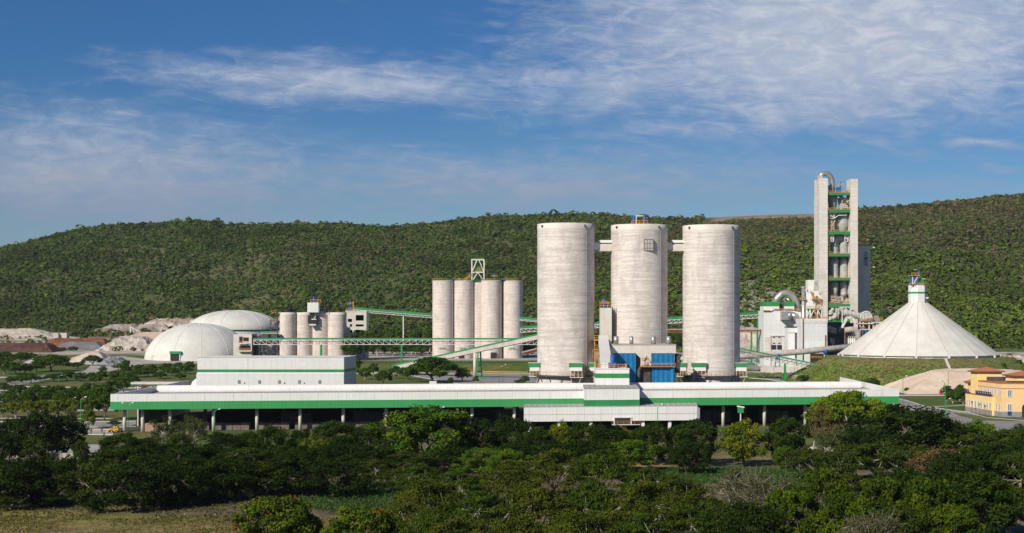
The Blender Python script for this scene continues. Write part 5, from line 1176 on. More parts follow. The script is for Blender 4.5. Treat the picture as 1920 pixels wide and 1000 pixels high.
def hip(x0, x1, y0, y1, z0, z1):
    m = MB(); e = 1.1; b_ = [OF(x0 - e, y0 - e, z0), OF(x1 + e, y0 - e, z0), OF(x1 + e, y1 + e, z0), OF(x0 - e, y1 + e, z0)]
    cx, cy = (x0 + x1) / 2, (y0 + y1) / 2; t = OF(cx, cy, z1)
    for i in range(4): m.face([b_[i], b_[(i + 1) % 4], t])
    m.face(b_[::-1]); m.build('tiled_roof', 'tile', of)
    m = MB(); m.box(x0 - .9, x1 + .9, y0 - .9, y1 + .9, z0 - .35, z0 - .03, OF); m.build('eaves', 'brown', of)
hip(-.6, 8.6, 20, 25.4, 15.7, 17.3)
m = MB(); m.box(6.5, 17, 3, 12, 12.35, 14.4, OF); m.build('tower', 'wall_y', of); hip(6.5, 17, 3, 12, 14.8, 16.6)
hip(-.3, 3.4, 26.6, 29.4, 11.4, 12.7)
m = MB(); m.box(-.85, -.4, 28.9, 29.4, 7.3, 11.05, OF); m.build('porch_post', 'wall_y', of)
m = MB(); m.box(0.05, 6, 25.7, 29.5, 0, 11.0, OF); m.build('porch_wall', 'wall_o', of)
def balustrade(x0, x1, y0, y1, z):
    m = MB(); m.box(x0, x1, y0, y1, z, z + .25, OF); m.box(x0, x1, y0, y1, z + 1.1, z + 1.35, OF)
    k = int((y1 - y0) / 1.5) + 1
    for i in range(k): yy = y0 + (y1 - y0 - .7) * i / max(k - 1, 1); m.box(x0, x1, yy, yy + .7, z + .25, z + 1.1, OF)
    m.build('balustrade', 'navy', of)
balustrade(-1.3, -1.1, 6.5, 19.5, 7.25); balustrade(-1.3, -1.1, 25.8, 29.5, 7.25)
m = MB(); m.box(3, 14, 14, 20, 12.35, 13.7, OF); m.box(2, 44, 1, 1.3, 12.35, 13.0, OF); m.build('roof_plant', 'darksteel', of)
def owin(face, a, z0, z1, w, arch=False, low=None):
    m = MB(); fr = MB()
    if face == 'f':
        m.box(a - w / 2, a + w / 2, -.06, .02, z0, z1, OF)
        for q in ((a - w / 2 - .22, a - w / 2), (a + w / 2, a + w / 2 + .22)): fr.box(q[0], q[1], -.14, .0, z0 - .2, z1 + .2, OF)
        fr.box(a - w / 2, a + w / 2, -.14, 0, z1, z1 + .2, OF); fr.box(a - w / 2, a + w / 2, -.14, 0, z0 - .2, z0, OF)
        fr.box(a - .06, a + .06, -.12, -.07, z0, z1, OF)
    else:
        X = -.91 if face == 's' else -.01
        m.box(X - .07, X, a - w / 2, a + w / 2, z0, z1, OF)
        for q in ((a - w / 2 - .18, a - w / 2), (a + w / 2, a + w / 2 + .18)): fr.box(X - .14, X, q[0], q[1], z0 - .2, z1 + .2, OF)
        fr.box(X - .14, X, a - w / 2, a + w / 2, z1, z1 + .2, OF)
    o = m.build('window', 'paleglass', of); fr.build('frame', 'carwhite', o); return o
owin('f', 2.7, 7.3, 9.6, 1.3); owin('f', 2.7, 2.3, 4.6, 1.3); owin('f', 19, 7.3, 9.6, 1.3)
m = MB(); m.box(2.0, 3.4, -.16, -.02, .5, 2.0, OF); m.build('door_panel', 'navy', of)
m = MB(); n = 8; ar = [OF(7.0, -.16, 0), OF(10.6, -.16, 0)] + [OF(8.8 + 1.8 * math.cos(t), -.16, 3.4 + 1.5 * math.sin(t)) for t in np.linspace(0, math.pi, 9)]; m.face(ar)
m.build('archway', 'dark', of)
for k in range(9): owin('s', 7.4 + 2.55 * k, 2.3, 4.6, .9)
for k in range(6): owin('t', 1.2 + 3.0 * k + (.6 if k else 0), 7.9, 10.0, .8)
for a in (1.4, 4.0): owin('t', a, 1.9, 4.6, .8)


# ---------------------------------------------------------------- goods in the shed
def slab_row(name, label, a0, a1, w0, h, mat, cat='stack', n=1, gap=.5, group=None, dep=4):
    L = (a1 - a0 - gap * (n - 1)) / n
    for k in range(n):
        m = MB(); s_ = a0 + k * (L + gap); q = SF(s_ + L / 2, w0 + 2, .12)
        rows = max(2, int(L / 2.6))
        for i in range(rows):
            hh = h * (1 - .06 * ((i * 7) % 3)); m.box(s_ + i * L / rows + .06, s_ + (i + 1) * L / rows - .06, w0, w0 + dep, .12, .12 + hh, SF)
        m.build(name, mat, None, label.format(ordn(k)), cat, group)
slab_row('block_stack', 'stack of light brown blocks at the left end of the shed', ta(268), ta(304), 2.0, 2.6, 'bricks')
cols_lab = 'dark pallet row of bagged cement, {} from the left along the shed front'
slab_row('cement_pallets', cols_lab, ta(318), ta(760), 6.0, 2.3, 'bags', n=6, gap=1.8, group='pallet rows along the shed front')
slab_row('cement_pallets', 'tall inner pallet block deep in the shed, {} from the left', ta(500), ta(980), 24.0, 4.5, 'bags', n=4, gap=14, group='inner pallet blocks in the shed')
slab_row('cement_pallets', 'inner pallet block behind the right part of the shed, {} from the left', ta(1330), ta(1500), 22.0, 4.0, 'bags', n=2, gap=10, group='pallet blocks at the right of the shed')
def truck(a, w, label):
    o = SF(a, w, .12); t = thing('truck', label, 'truck', o)
    B = lambda m, x0, x1, y0, y1, z0, z1: m.box(o[0] + x0, o[0] + x1, o[1] + y0, o[1] + y1, .12 + z0, .12 + z1)
    m = MB(); B(m, -2.2, 0, -1.2, 1.2, .8, 3.4); B(m, 0, 1.6, -1.0, 1.0, .8, 2.1); m.build('cab', 'red', t)
    m = MB(); B(m, -.35, .02, -1.0, 1.0, 2.2, 3.1); m.build('windscreen', 'glass', t)
    m = MB(); B(m, -9.5, -2.4, -1.2, 1.2, 1.1, 1.5); B(m, -9.5, -2.4, -1.25, -1.1, 1.5, 2.2); m.build('flatbed', 'red', t)
    for x in (-8.6, -7.3, -1.2, .9):
        for y in (-1.15, 1.15): m = MB(); m.tube([(o[0] + x, o[1] + y - .15, .62), (o[0] + x, o[1] + y + .15, .62)], .5, 12); m.build('wheel', 'tyre', t)
truck(ta(545), 14, 'red flatbed truck parked inside the shed between fifth and sixth columns')
truck(ta(790), 16, 'red truck inside the shed, half hidden by the tall bright tree')
hp = SF(ta(293), 12, .12); fo = thing('forklift', 'orange forklift standing just inside the shed near its left end', 'forklift', hp)
m = MB(); m.hexa([(hp[0] - 1.8, hp[1], .5), (hp[0] + 1.8, hp[1], .5), (hp[0] + 1.8, hp[1] + 2, .5), (hp[0] - 1.8, hp[1] + 2, .5), (hp[0] - 1.5, hp[1], 2.0), (hp[0] + 1.2, hp[1], 1.8), (hp[0] + 1.2, hp[1] + 2, 1.8), (hp[0] - 1.5, hp[1] + 2, 2.0)])
m.build('body', 'orange', fo)
m = MB()
for x in (-1.3, .8):
    for y in (.1, 1.9): m.bar((hp[0] + x, hp[1] + y, 1.8), (hp[0] + x * .8, hp[1] + y, 4.4), .25)
m.box(hp[0] - 1.3, hp[0] + .9, hp[1], hp[1] + 2, 4.35, 4.55); m.build('canopy', 'orange', fo)
m = MB(); m.bar((hp[0] + 2, hp[1] + .4, .2), (hp[0] + 2, hp[1] + .4, 3.4), .25); m.bar((hp[0] + 2, hp[1] + 1.6, .2), (hp[0] + 2, hp[1] + 1.6, 3.4), .25); m.build('mast', 'darksteel', fo)
for x in (-1.2, 1.1):
    for y in (-.05, 1.95): m = MB(); m.tube([(hp[0] + x, hp[1] + y, .62), (hp[0] + x, hp[1] + y + .3, .62)], .5, 12); m.build('wheel', 'tyre', fo)

# ---------------------------------------------------------------- skid loader, people, vehicles, lamps, signs
p = gpt(213, 811); x, y, z = p
ld = thing('skid_loader', 'yellow skid steer loader by the left end of the shed', 'loader', (x, y, z))
B = lambda m, x0, x1, y0, y1, z0, z1: m.box(x + x0, x + x1, y + y0, y + y1, z + z0, z + z1)
m = MB(); B(m, -.6, 1.6, -.7, .7, .35, 1.35); m.hexa([(x + .7, y - .7, z + 1.35), (x + 1.6, y - .7, z + 1.35), (x + 1.6, y + .7, z + 1.35), (x + .7, y + .7, z + 1.35), (x + .9, y - .7, z + 2.0), (x + 1.4, y - .7, z + 1.9), (x + 1.4, y + .7, z + 1.9), (x + .9, y + .7, z + 2.0)]); m.build('body', 'yellow', ld)
m = MB()
for a in (-.5, .7):
    for b_ in (-.6, .6): m.bar((x + a, y + b_, z + 1.3), (x + a, y + b_, z + 2.3), .14)
B(m, -.65, .85, -.72, .72, 2.25, 2.4); m.build('cab', 'darksteel', ld)
for b_ in (-.85, .85): m = MB(); m.bar((x + 1.4, y + b_, z + 1.8), (x - .8, y + b_, z + 1.2), .2); m.bar((x - .8, y + b_, z + 1.2), (x - 1.5, y + b_, z + .5), .2); m.build('lift_arm', 'yellow', ld)
m = MB(); m.hexa([(x - 2.3, y - .95, z + .08), (x - 1.4, y - .95, z + .08), (x - 1.4, y + .95, z + .08), (x - 2.3, y + .95, z + .08), (x - 2.1, y - .95, z + .3), (x - 1.4, y - .95, z + .9), (x - 1.4, y + .95, z + .9), (x - 2.1, y + .95, z + .3)]); m.build('bucket', 'yellow', ld)
for a in (-.35, 1.05):
    for b_ in (-.95, .75): m = MB(); m.tube([(x + a, y + b_, z + .43), (x + a, y + b_ + .2, z + .43)], .43, 14); w_ = m.build('wheel', 'tyre', ld); m = MB(); m.tube([(x + a, y + b_ - .04, z + .43), (x + a, y + b_ + .24, z + .43)], .2, 10); m.build('rim', 'yellow', w_)
def person(px, py, label, top, bottom, stride=.18):
    q = gpt(px, py); bm = bmesh.new(); L = bm.verts.layers.skin.verify()
    V = {}
    def v(n, c, r): k = bm.verts.new(c); k[L].radius = (r, r); V[n] = k; return k
    v('pel', (0, 0, .93), .13); v('wai', (0, 0, 1.10), .125); v('che', (0, 0, 1.34), .16); v('nek', (0, 0, 1.50), .06); v('hd', (0, -.02, 1.62), .095); v('ht', (0, -.01, 1.72), .075)
    for s_, n in ((-1, 'l'), (1, 'r')):
        v('hip' + n, (s_ * .09, 0, .86), .095); v('kn' + n, (s_ * .10, -.04 + s_ * stride * .4, .48), .065); v('an' + n, (s_ * .10, s_ * stride, .09), .045); v('toe' + n, (s_ * .11, s_ * stride - .16, .04), .04)
        v('sh' + n, (s_ * .19, 0, 1.42), .065); v('el' + n, (s_ * .25, .03, 1.14), .045); v('wr' + n, (s_ * .24, -.08, .90), .032); v('ha' + n, (s_ * .235, -.11, .80), .035)
    E = [('pel', 'wai'), ('wai', 'che'), ('che', 'nek'), ('nek', 'hd'), ('hd', 'ht')]
    for n in 'lr': E += [('pel', 'hip' + n), ('hip' + n, 'kn' + n), ('kn' + n, 'an' + n), ('an' + n, 'toe' + n), ('che', 'sh' + n), ('sh' + n, 'el' + n), ('el' + n, 'wr' + n), ('wr' + n, 'ha' + n)]
    for a, b_ in E: bm.edges.new((V[a], V[b_]))
    V['pel'][L].use_root = True
    me = bpy.data.meshes.new('person'); bm.to_mesh(me); bm.free(); o = bpy.data.objects.new('person', me); COL.objects.link(o)
    o.modifiers.new('skin', 'SKIN'); sb_ = o.modifiers.new('sub', 'SUBSURF'); sb_.levels = 1
    me2 = bpy.data.meshes.new_from_object(o.evaluated_get(bpy.context.evaluated_depsgraph_get())); o.modifiers.clear(); o.data = me2; me2.name = 'person'
    me2.materials.clear()
    for k in ('skin', top, bottom, 'tyre'): me2.materials.append(M[k])
    for f_ in me2.polygons:
        c = f_.center; f_.use_smooth = True
        f_.material_index = 0 if c.z > 1.5 or (abs(c.x) > .2 and c.z < 1.12) else 1 if c.z > .95 else 2 if c.z > .12 else 3 if True else 0
        if c.z > 1.66: f_.material_index = 3
    o.location = q; o.rotation_euler = (0, 0, .4)
    tag(o, label, 'person')
person(191, 812.5, 'person in dark clothes walking beside the yellow loader', 'darkcloth', 'darkcloth')
person(195, 821, 'person in a teal shirt standing below the yellow loader', 'teal', 'darkcloth', .05)
person(171.5, 813.5, 'person in a red top near the road left of the loader', 'red', 'darkcloth', .05)
def car(px, py, mat, label, rot=0., van=False):
    q = gpt(px, py); c = thing('parked_car', label, 'van' if van else 'car', (0, 0, 0))
    h1, h2 = (1.0, 2.0) if van else (.85, 1.45)
    m = MB()
    pr = [(-2.2, .35), (2.2, .35), (2.25, .75), (1.2, h1), (-2.15, h1 + .05)] if not van else [(-2.3, .35), (2.3, .35), (2.35, .9), (1.6, 1.15), (1.6, 1.16), (-2.3, 1.15)]
    a = [(u, -.85, w_) for u, w_ in pr]; b_ = [(u, .85, w_) for u, w_ in pr]; m.face(a); m.face(b_[::-1])
    for i in range(len(pr)): j = (i + 1) % len(pr); m.face([a[i], b_[i], b_[j], a[j]])
    u0, u1 = (-2.2, 1.5) if van else (-1.7, 1.1)
    hb_ = 1.15 if van else h1
    m.build('body', mat, c)
    m = MB(); m.hexa([(u0, -.8, hb_), (u1, -.8, hb_), (u1, .8, hb_), (u0, .8, hb_), (u0 + .25, -.68, h2), (u1 - .7, -.68, h2), (u1 - .7, .68, h2), (u0 + .25, .68, h2)]); m.build('cabin_glass', 'glass', c)
    m = MB(); m.box(u0 + .22, u1 - .66, -.7, .7, h2, h2 + .06); m.build('roof', mat, c)
    for u in (-1.4, 1.4):
        for w_ in (-.86, .72): m = MB(); m.tube([(u, w_, .33), (u, w_ + .14, .33)], .33, 12); m.build('wheel', 'tyre', c)
    c.location = (q.x, q.y, q.z + .07); c.rotation_euler = (0, 0, rot)
car(681, 701.2, 'carwhite', 'white van parked on the road left of the wide park tree', .1, True)
car(262, 729.5, 'carwhite', 'white car under the parking canopy', .2); car(273, 729.8, 'red', 'red car under the parking canopy', .2); car(286, 729.5, 'carwhite', 'white car under the canopy, right of the red car', .2)
car(132, 739, 'carwhite', 'white car on the upper left park road behind the trees', .05); car(148, 744, 'carwhite', 'pale car parked near the middle of the left park', .4)
car(98, 762, 'darksteel', 'dark car between the left park trees', .1)
car(1893, 667, 'darksteel', 'small dark car on the track right of the white cone', .5)
car(220, 733, 'carwhite', 'white car left of the parking canopy', .3)
# street lamps: the first is built, the rest copied
def lamp_proto(double):
    l = thing('street_lamp', 'tall green street lamp', 'street lamp', (0, 0, 0))
    m = MB(); m.tube([(0, 0, 0), (0, 0, 9)], [.14, .09], 8); m.build('pole', 'green', l)
    for s_ in ((-1, 1) if double else (1,)):
        m = MB(); m.tube([(0, 0, 8.6), (s_ * .5, 0, 9.4), (s_ * 1.3, 0, 9.7)], [.07, .06, .05], 6); m.build('arm', 'steel', l)
        m = MB(); m.tube([(s_ * 1.1, 0, 9.66), (s_ * 1.5, 0, 9.78), (s_ * 2.0, 0, 9.72)], [.12, .24, .10], 8); m.build('lamp_head', 'lamp', l)
    return l
LP = {True: None, False: None}
def lamp(px, basepy, toppy, label, double=False, flip=False):
    q = gpt(px, basepy); h = Z_(toppy, q.y) - q.z
    if LP[double] is None: LP[double] = lamp_proto(double); l = LP[double]
    else: l = copy_tree(LP[double])
    l['label'] = label; l['group'] = 'street lamps on green poles'; l.location = q; l.scale = (-1 if flip else 1, 1, h / 9.7); l.rotation_euler = (0, 0, .3)
lamp(240, 814, 756, 'double-armed green street lamp in front of the left end of the shed', True)
lamp(402, 818, 768, 'single green street lamp before the shed, right of its fourth column')
lamp(1233, 828, 759, 'tall green lamp rising in front of the annex at its right half')
lamp(823, 822, 764, 'green lamp poking out above the tall bright tree', False)
lamp(1693, 780, 706, 'green lamp pole right of the shed end, before the mound')
lamp(1772, 786, 714, 'green lamp with one long arm before the cream heap', False, True)
lamp(1774, 800, 748, 'short green lamp by the road bend near the office')
lamp(1778, 742, 693, 'thin lamp pole standing against the cream heap')
lamp(1884, 722.5, 694, 'thin lamp pole rising behind the office roof')
lamp(133, 783, 746, 'green lamp pole in the middle of the left park'); lamp(151.5, 805, 745, 'tall green lamp pole right of the left park trees')
lamp(110, 728, 704, 'small lamp behind the spreading trees of the left park'); lamp(285, 692, 668, 'thin lamp pole in front of the front dome'); lamp(184, 684, 667, 'small green pole beside the round park tree')
lamp(773, 716, 698, 'green lamp at the left edge of the widest park tree'); lamp(936, 719, 687, 'thin pole standing left in the asphalt lot'); lamp(943, 718, 684, 'second thin pole in the asphalt lot'); lamp(1407, 714, 655, 'thin lamp pole right of the right giant silo')
lamp(1451, 708, 676, 'thin pole at the left of the long yard wall'); lamp(1489.5, 706, 675, 'left one of two poles before the long yard wall'); lamp(1494.5, 704, 684, 'right one of two poles before the long yard wall'); lamp(1474, 716.5, 700, 'short dark pole standing on the roof line road')
lamp(1900, 664, 655, 'tiny pole on the slope at the far right', False); lamp(855, 690, 668, 'short lamp beneath the inclined gallery')
for px, py0, py1, lab in ((1837, 783, 757, 'left dark red garden lamp by the office side wall'), (1847, 785, 760, 'right dark red garden lamp by the office side wall'), (1900, 781, 756, 'dark red garden lamp before the office front'), (1822, 776, 753, 'dark red garden lamp at the far end of the office side')):
    q = gpt(px, py0); h = Z_(py1, q.y) - q.z; g = thing('garden_lamp', lab, 'garden lamp', q, 'red garden lamps at the office')
    m = MB(); m.tube([q, (q.x, q.y, q.z + h * .9)], .09, 8); m.build('post', 'rust', g)
    m = MB(); m.lathe((q.x, q.y), [(0, q.z + h * .88), (.3, q.z + h * .9), (.25, q.z + h), (0, q.z + h * 1.04)], 10); m.build('lantern', 'brown', g)
q = Vector(SF(ta(1388), -1, 0)); sg_ = thing('billboard', 'small white panel with green frame before the shed, behind the yellow-green tree', 'sign', q)
m = MB(); m.box(q.x - 1.0, q.x + 1.0, q.y, q.y + .2, 4.7, 6.6); m.build('panel', 'green', sg_); m = MB(); m.hexa([(q.x - 1.2, q.y - .15, 6.7), (q.x + 1.2, q.y - .15, 6.3), (q.x + 1.2, q.y + .3, 6.3), (q.x - 1.2, q.y + .3, 6.7), (q.x - 1.2, q.y - .15, 7.15), (q.x + 1.2, q.y - .15, 6.75), (q.x + 1.2, q.y + .3, 6.75), (q.x - 1.2, q.y + .3, 7.15)]); m.bar((q.x, q.y + .4, 0), (q.x, q.y + .4, 6.8), .3); m.build('frame', 'white', sg_)
rd = MB(); q = gpt(1764, 741); rd.lathe((q.x, q.y), [(.7, q.z), (.8, q.z + 1.2), (.6, q.z + 2.2), (0, q.z + 2.8)], 12); rd.build('red_tank', 'red', None, 'small dark red tank at the foot of the cream heap', 'tank')
# boundary wall and field fence
wl_ = MB(); q0, q1 = gpt(-160, 866), gpt(210, 861); wl_.bar(q0 + Vector((0, 0, .8)), q1 + Vector((0, 0, .8)), .4, 1.8); wl_.build('boundary_wall', 'conc', None, 'low grey boundary wall behind the front trees at left', 'wall')
wl_ = MB(); q0, q1 = gpt(1470, 849), gpt(1660, 846); wl_.bar(q0 + Vector((0, 0, .7)), q1 + Vector((0, 0, .7)), .4, 1.5); wl_.build('boundary_wall', 'concpale', None, 'pale broken wall under the umbrella tree at right', 'wall')
fe = thing('field_fence', 'rough dark post fence along the green crop strip at right', 'fence', gpt(1450, 887))
for k in range(12): q = gpt(1392 + 11 * k + (k * 7) % 5, 886); m = MB(); m.bar(q - Vector((0, 0, .2)), q + Vector((.1, 0, 1.3 + .2 * (k % 3))), .14); m.build('post', 'bark', fe)
# ---------------------------------------------------------------- foliage builders
def unit(v): return v / np.maximum(np.linalg.norm(v, axis=1, keepdims=True), 1e-6)
def leaf_quads(C, Nrm, size, rg, asp=.6):
    """One pointed leaf spray (rhombus) per centre, facing along Nrm."""
    n = len(C); r = unit(rg.normal(size=(n, 3))); u = unit(np.cross(Nrm, r)); v = np.cross(Nrm, u)
    s = np.asarray(size).reshape(-1, 1) * np.ones((n, 1))
    V_ = np.stack([C - u * s, C - v * s * asp, C + u * s, C + v * s * asp], 1).reshape(-1, 3)
    return V_, np.arange(4 * n).reshape(n, 4)
KINDS = {
    # H height, R crown radius, base of crown, clumps, leaves per clump, leaf size, clump radius, flatness, colours, bark, crown shape
    'round':  dict(H=10, R=6.0, zb=.1, nc=95, nl=95, ls=.27, cr=1.35, fl=.75, c=((0.029, 0.057, 0.005), (0.018, 0.040, 0.003), (0.054, 0.084, 0.008)), bark='bark', shell=.75),
    'dark':   dict(H=10, R=6.0, zb=.1, nc=80, nl=85, ls=.27, cr=1.5, fl=.7, c=((0.019, 0.043, 0.003), (0.013, 0.028, 0.003), (0.032, 0.058, 0.005)), bark='bark', shell=.55),
    'bright': dict(H=11, R=7.0, zb=1.0, nc=95, nl=95, ls=.29, cr=1.5, fl=.62, c=((0.083, 0.152, 0.007), (0.049, 0.110, 0.007), (0.138, 0.198, 0.011)), bark='bark', shell=.6),
    'yellow': dict(H=9, R=5.5, zb=.5, nc=80, nl=90, ls=.27, cr=1.3, fl=.7, c=((0.139, 0.170, 0.008), (0.089, 0.131, 0.008), (0.278, 0.231, 0.011)), bark='bark', shell=.65),
    'umbrella': dict(H=12, R=10.0, zb=6.0, nc=120, nl=90, ls=.32, cr=1.7, fl=.38, c=((0.131, 0.190, 0.007), (0.070, 0.125, 0.007), (0.217, 0.244, 0.010)), bark='bark', shell=.8),
    'acacia': dict(H=11, R=8.5, zb=2.0, nc=105, nl=105, ls=.25, cr=1.9, fl=.38, c=((0.065, 0.086, 0.007), (0.041, 0.060, 0.006), (0.106, 0.117, 0.010)), bark='pale_bark', shell=.35),
    'acaciagreen': dict(H=11, R=7.5, zb=1.5, nc=105, nl=105, ls=.25, cr=1.7, fl=.34, c=((0.048, 0.085, 0.006), (0.029, 0.056, 0.005), (0.078, 0.117, 0.009)), bark='pale_bark', shell=.4),
    'feather': dict(H=9, R=6.0, zb=1.2, nc=85, nl=75, ls=.24, cr=1.35, fl=.42, c=((0.044, 0.072, 0.007), (0.030, 0.051, 0.005), (0.068, 0.095, 0.009)), bark='pale_bark', shell=.4),
    'sparse': dict(H=9, R=5.0, zb=2.0, nc=75, nl=70, ls=.17, cr=1.4, fl=.7, c=((.100, .098, .036), (.065, .068, .024), (.130, .115, .048)), bark='pale_bark', shell=.5),
    'airy': dict(H=9, R=5.0, zb=1.4, nc=80, nl=45, ls=.20, cr=1.2, fl=.6, c=((.065, .085, .022), (.042, .062, .016), (.105, .120, .035)), bark='pale_bark', shell=.4),
    'brownish': dict(H=9, R=5.0, zb=2.4, nc=55, nl=45, ls=.22, cr=1.3, fl=.6, c=((.174, .111, .045), (.116, .078, .030), (.145, .130, .030)), bark='bark', shell=.5),
    'bush':   dict(H=6, R=5.0, zb=.3, nc=90, nl=100, ls=.26, cr=1.1, fl=.8, c=((0.079, 0.129, 0.007), (0.043, 0.079, 0.006), (0.172, 0.196, 0.012)), bark='bark', shell=.8),
    'limebush': dict(H=8, R=5.0, zb=1.0, nc=90, nl=80, ls=.26, cr=1.0, fl=.75, c=((0.068, 0.114, 0.005), (0.030, 0.057, 0.003), (0.115, 0.150, 0.006)), bark='bark', shell=.7),
    'park':   dict(H=7, R=4.0, zb=1.1, nc=46, nl=55, ls=.34, cr=1.2, fl=.6, c=((.055, .113, .010), (.034, .076, .007), (.089, .146, .012)), bark='pale_bark', shell=.5),
    'parkwide': dict(H=7, R=6.5, zb=1.6, nc=75, nl=65, ls=.38, cr=1.5, fl=.42, c=((.047, .093, .008), (.030, .064, .006), (.076, .120, .011)), bark='bark', shell=.6),
    'parkyellow': dict(H=6, R=3.6, zb=1.2, nc=40, nl=55, ls=.32, cr=1.1, fl=.6, c=((.138, .168, .011), (.083, .116, .010), (.220, .183, .012)), bark='pale_bark', shell=.5),
}
def make_tree(kind, seed):
    k = KINDS[kind]; rg = np.random.default_rng(seed); H, R, zb = k['H'], k['R'], k['zb']
    nc = k['nc']; zc = (H + zb) / 2; hz = (H - zb) / 2
    d = unit(rg.normal(size=(nc, 3))); d[:, 2] = np.where(d[:, 2] < (-.75 if zb < 1.3 else -.45), -d[:, 2], d[:, 2])
    rad = (k['shell'] + (1 - k['shell']) * rg.random(nc) ** .6)[:, None]
    wob = 1 + .38 * np.sin(3 * np.arctan2(d[:, 1], d[:, 0]) + rg.random() * 6) * (rg.random() * .5 + .3) * (1 - abs(d[:, 2]))
    wob = wob * (1 + .16 * rg.normal(size=nc))
    if kind in ('umbrella', 'parkwide', 'acacia', 'acaciagreen'):
        a = rg.random(nc) * 2 * math.pi; q = np.sqrt(rg.random(nc)) * (1 + .12 * np.sin(a * 3 + seed)) * .92
        lay = rg.random(nc); z = zb + (H - zb) * (1 - q ** 2.2 * .72) * (1 - .38 * lay ** 1.5) - .4
        C = np.stack([R * q * np.cos(a), R * q * np.sin(a), z], 1)
    else:
        C = np.stack([d[:, 0] * R * rad[:, 0] * wob, d[:, 1] * R * rad[:, 0] * wob, zc + d[:, 2] * hz * rad[:, 0] * np.minimum(wob, 1.12)], 1)
    C[:, :2] *= .9
    nl = int(k['nl'] * 1.35); cr = k['cr'] * (.65 + .7 * rg.random(nc))
    L = unit(rg.normal(size=(nc * nl, 3))) * (rg.random((nc * nl, 1)) ** .45); L[:, 2] *= k['fl']
    ci = np.repeat(np.arange(nc), nl); P_ = C[ci] + L * cr[ci][:, None]
    nrm = unit(unit(L + 1e-4) * 1.1 + rg.normal(size=L.shape) * .65 + np.array([0, 0, .2]))
    V_, Q_ = leaf_quads(P_, nrm, k['ls'] * .84 * (.7 + .6 * rg.random(nc * nl)), rg)
    c0, c1, c2 = (np.array(x) for x in k['c'])
    t = rg.random(nc)[ci][:, None]; u = rg.random(nc * nl)[:, None]
    col = c0 * (1 - t) + c1 * t; acc = (rg.random(nc) < .30)[ci][:, None]; col = np.where(acc, col * .45 + c2 * .55, col)
    col = col * (.86 + .28 * u); 
    if kind in ('bush', 'yellow'): o_ = (rg.random(nc) < (.03 if kind == 'bush' else .012))[ci][:, None]; col = np.where(o_, np.array([.20, .075, .012]) * (.7 + .6 * u), col)
    col = np.repeat(col, 4, 0)
    # limbs
    m = MB(); pale = kind in ('sparse', 'airy', 'acacia', 'acaciagreen', 'feather'); rt = .32 if kind != 'sparse' else .22
    hf = zb * .55 + (H * .08); lean = rg.normal(size=2) * .35
    fork = Vector((lean[0], lean[1], max(hf, .6))); m.tube([(0, 0, -.4), (lean[0] * .4, lean[1] * .4, fork.z * .5), fork], [rt * 1.35, rt, rt * .85], 8)
    nlm = 6 if nc > 50 else 4; ends = []
    for i in range(nlm):
        a = 2 * math.pi * (i + rg.random() * .6) / nlm; q = R * (.42 + .2 * rg.random()); e = Vector((q * math.cos(a), q * math.sin(a), zb + (H - zb) * (.35 + .3 * rg.random())))
        mid = fork.lerp(e, .5) + Vector((rg.normal() * .4, rg.normal() * .4, .4)); m.tube([fork, mid, e], [rt * .6, rt * .42, rt * .26], 6, caps=False); ends.append(e); ends.append(mid)
    for i in range(nc):
        c = Vector(C[i]); e = min(ends, key=lambda q: (q - c).length)
        if (i % 2 == 0) or pale: m.tube([e, e.lerp(c, .55) + Vector((0, 0, -.15)), c], [rt * .2, rt * .13, .025], 4, caps=False)
        if kind == 'sparse':
            for j in range(5): q = c + Vector(tuple(rg.normal(size=3) * 1.0)); m.tube([e.lerp(c, .7), q], [.04, .012], 3, caps=False)
    return V_, Q_, col, m
GROUPS = {}
def tree_proto(kind, seed, name):
    V_, Q_, col, m = make_tree(kind, seed); r = thing(name, 'tree', 'tree', (0, 0, 0))
    np_mesh('crown', V_, Q_, col, 'leaf', r); m.build('trunk', KINDS[kind]['bark'], r)
    return r
PROTO = {}; used = set()
NAMES = {'round': 'mango_tree', 'dark': 'broadleaf_tree', 'bright': 'broadleaf_tree', 'yellow': 'flowering_tree', 'umbrella': 'umbrella_tree', 'acacia': 'acacia_tree', 'feather': 'feathery_tree',
         'sparse': 'bare_tree', 'airy': 'slender_tree', 'acaciagreen': 'acacia_tree', 'brownish': 'dry_tree', 'bush': 'bush', 'limebush': 'bush', 'park': 'park_tree', 'parkwide': 'spreading_tree', 'parkyellow': 'park_tree'}
LOOK = {'round': 'dense rounded dark green tree', 'dark': 'very dark leafy tree', 'bright': 'fresh green leafy tree', 'yellow': 'yellow-green tree', 'umbrella': 'wide umbrella crown tree',
        'acacia': 'olive feathery spreading tree', 'acaciagreen': 'green feathery spreading tree', 'feather': 'soft feathery green tree', 'sparse': 'nearly bare grey tree', 'brownish': 'brownish dry tree', 'airy': 'thin open-crowned grey green tree', 'bush': 'round glossy bush',
        'limebush': 'lime green clumpy bush', 'park': 'small green park tree', 'parkwide': 'low spreading dark tree', 'parkyellow': 'small yellowish park tree'}
rnd = random.Random(5)
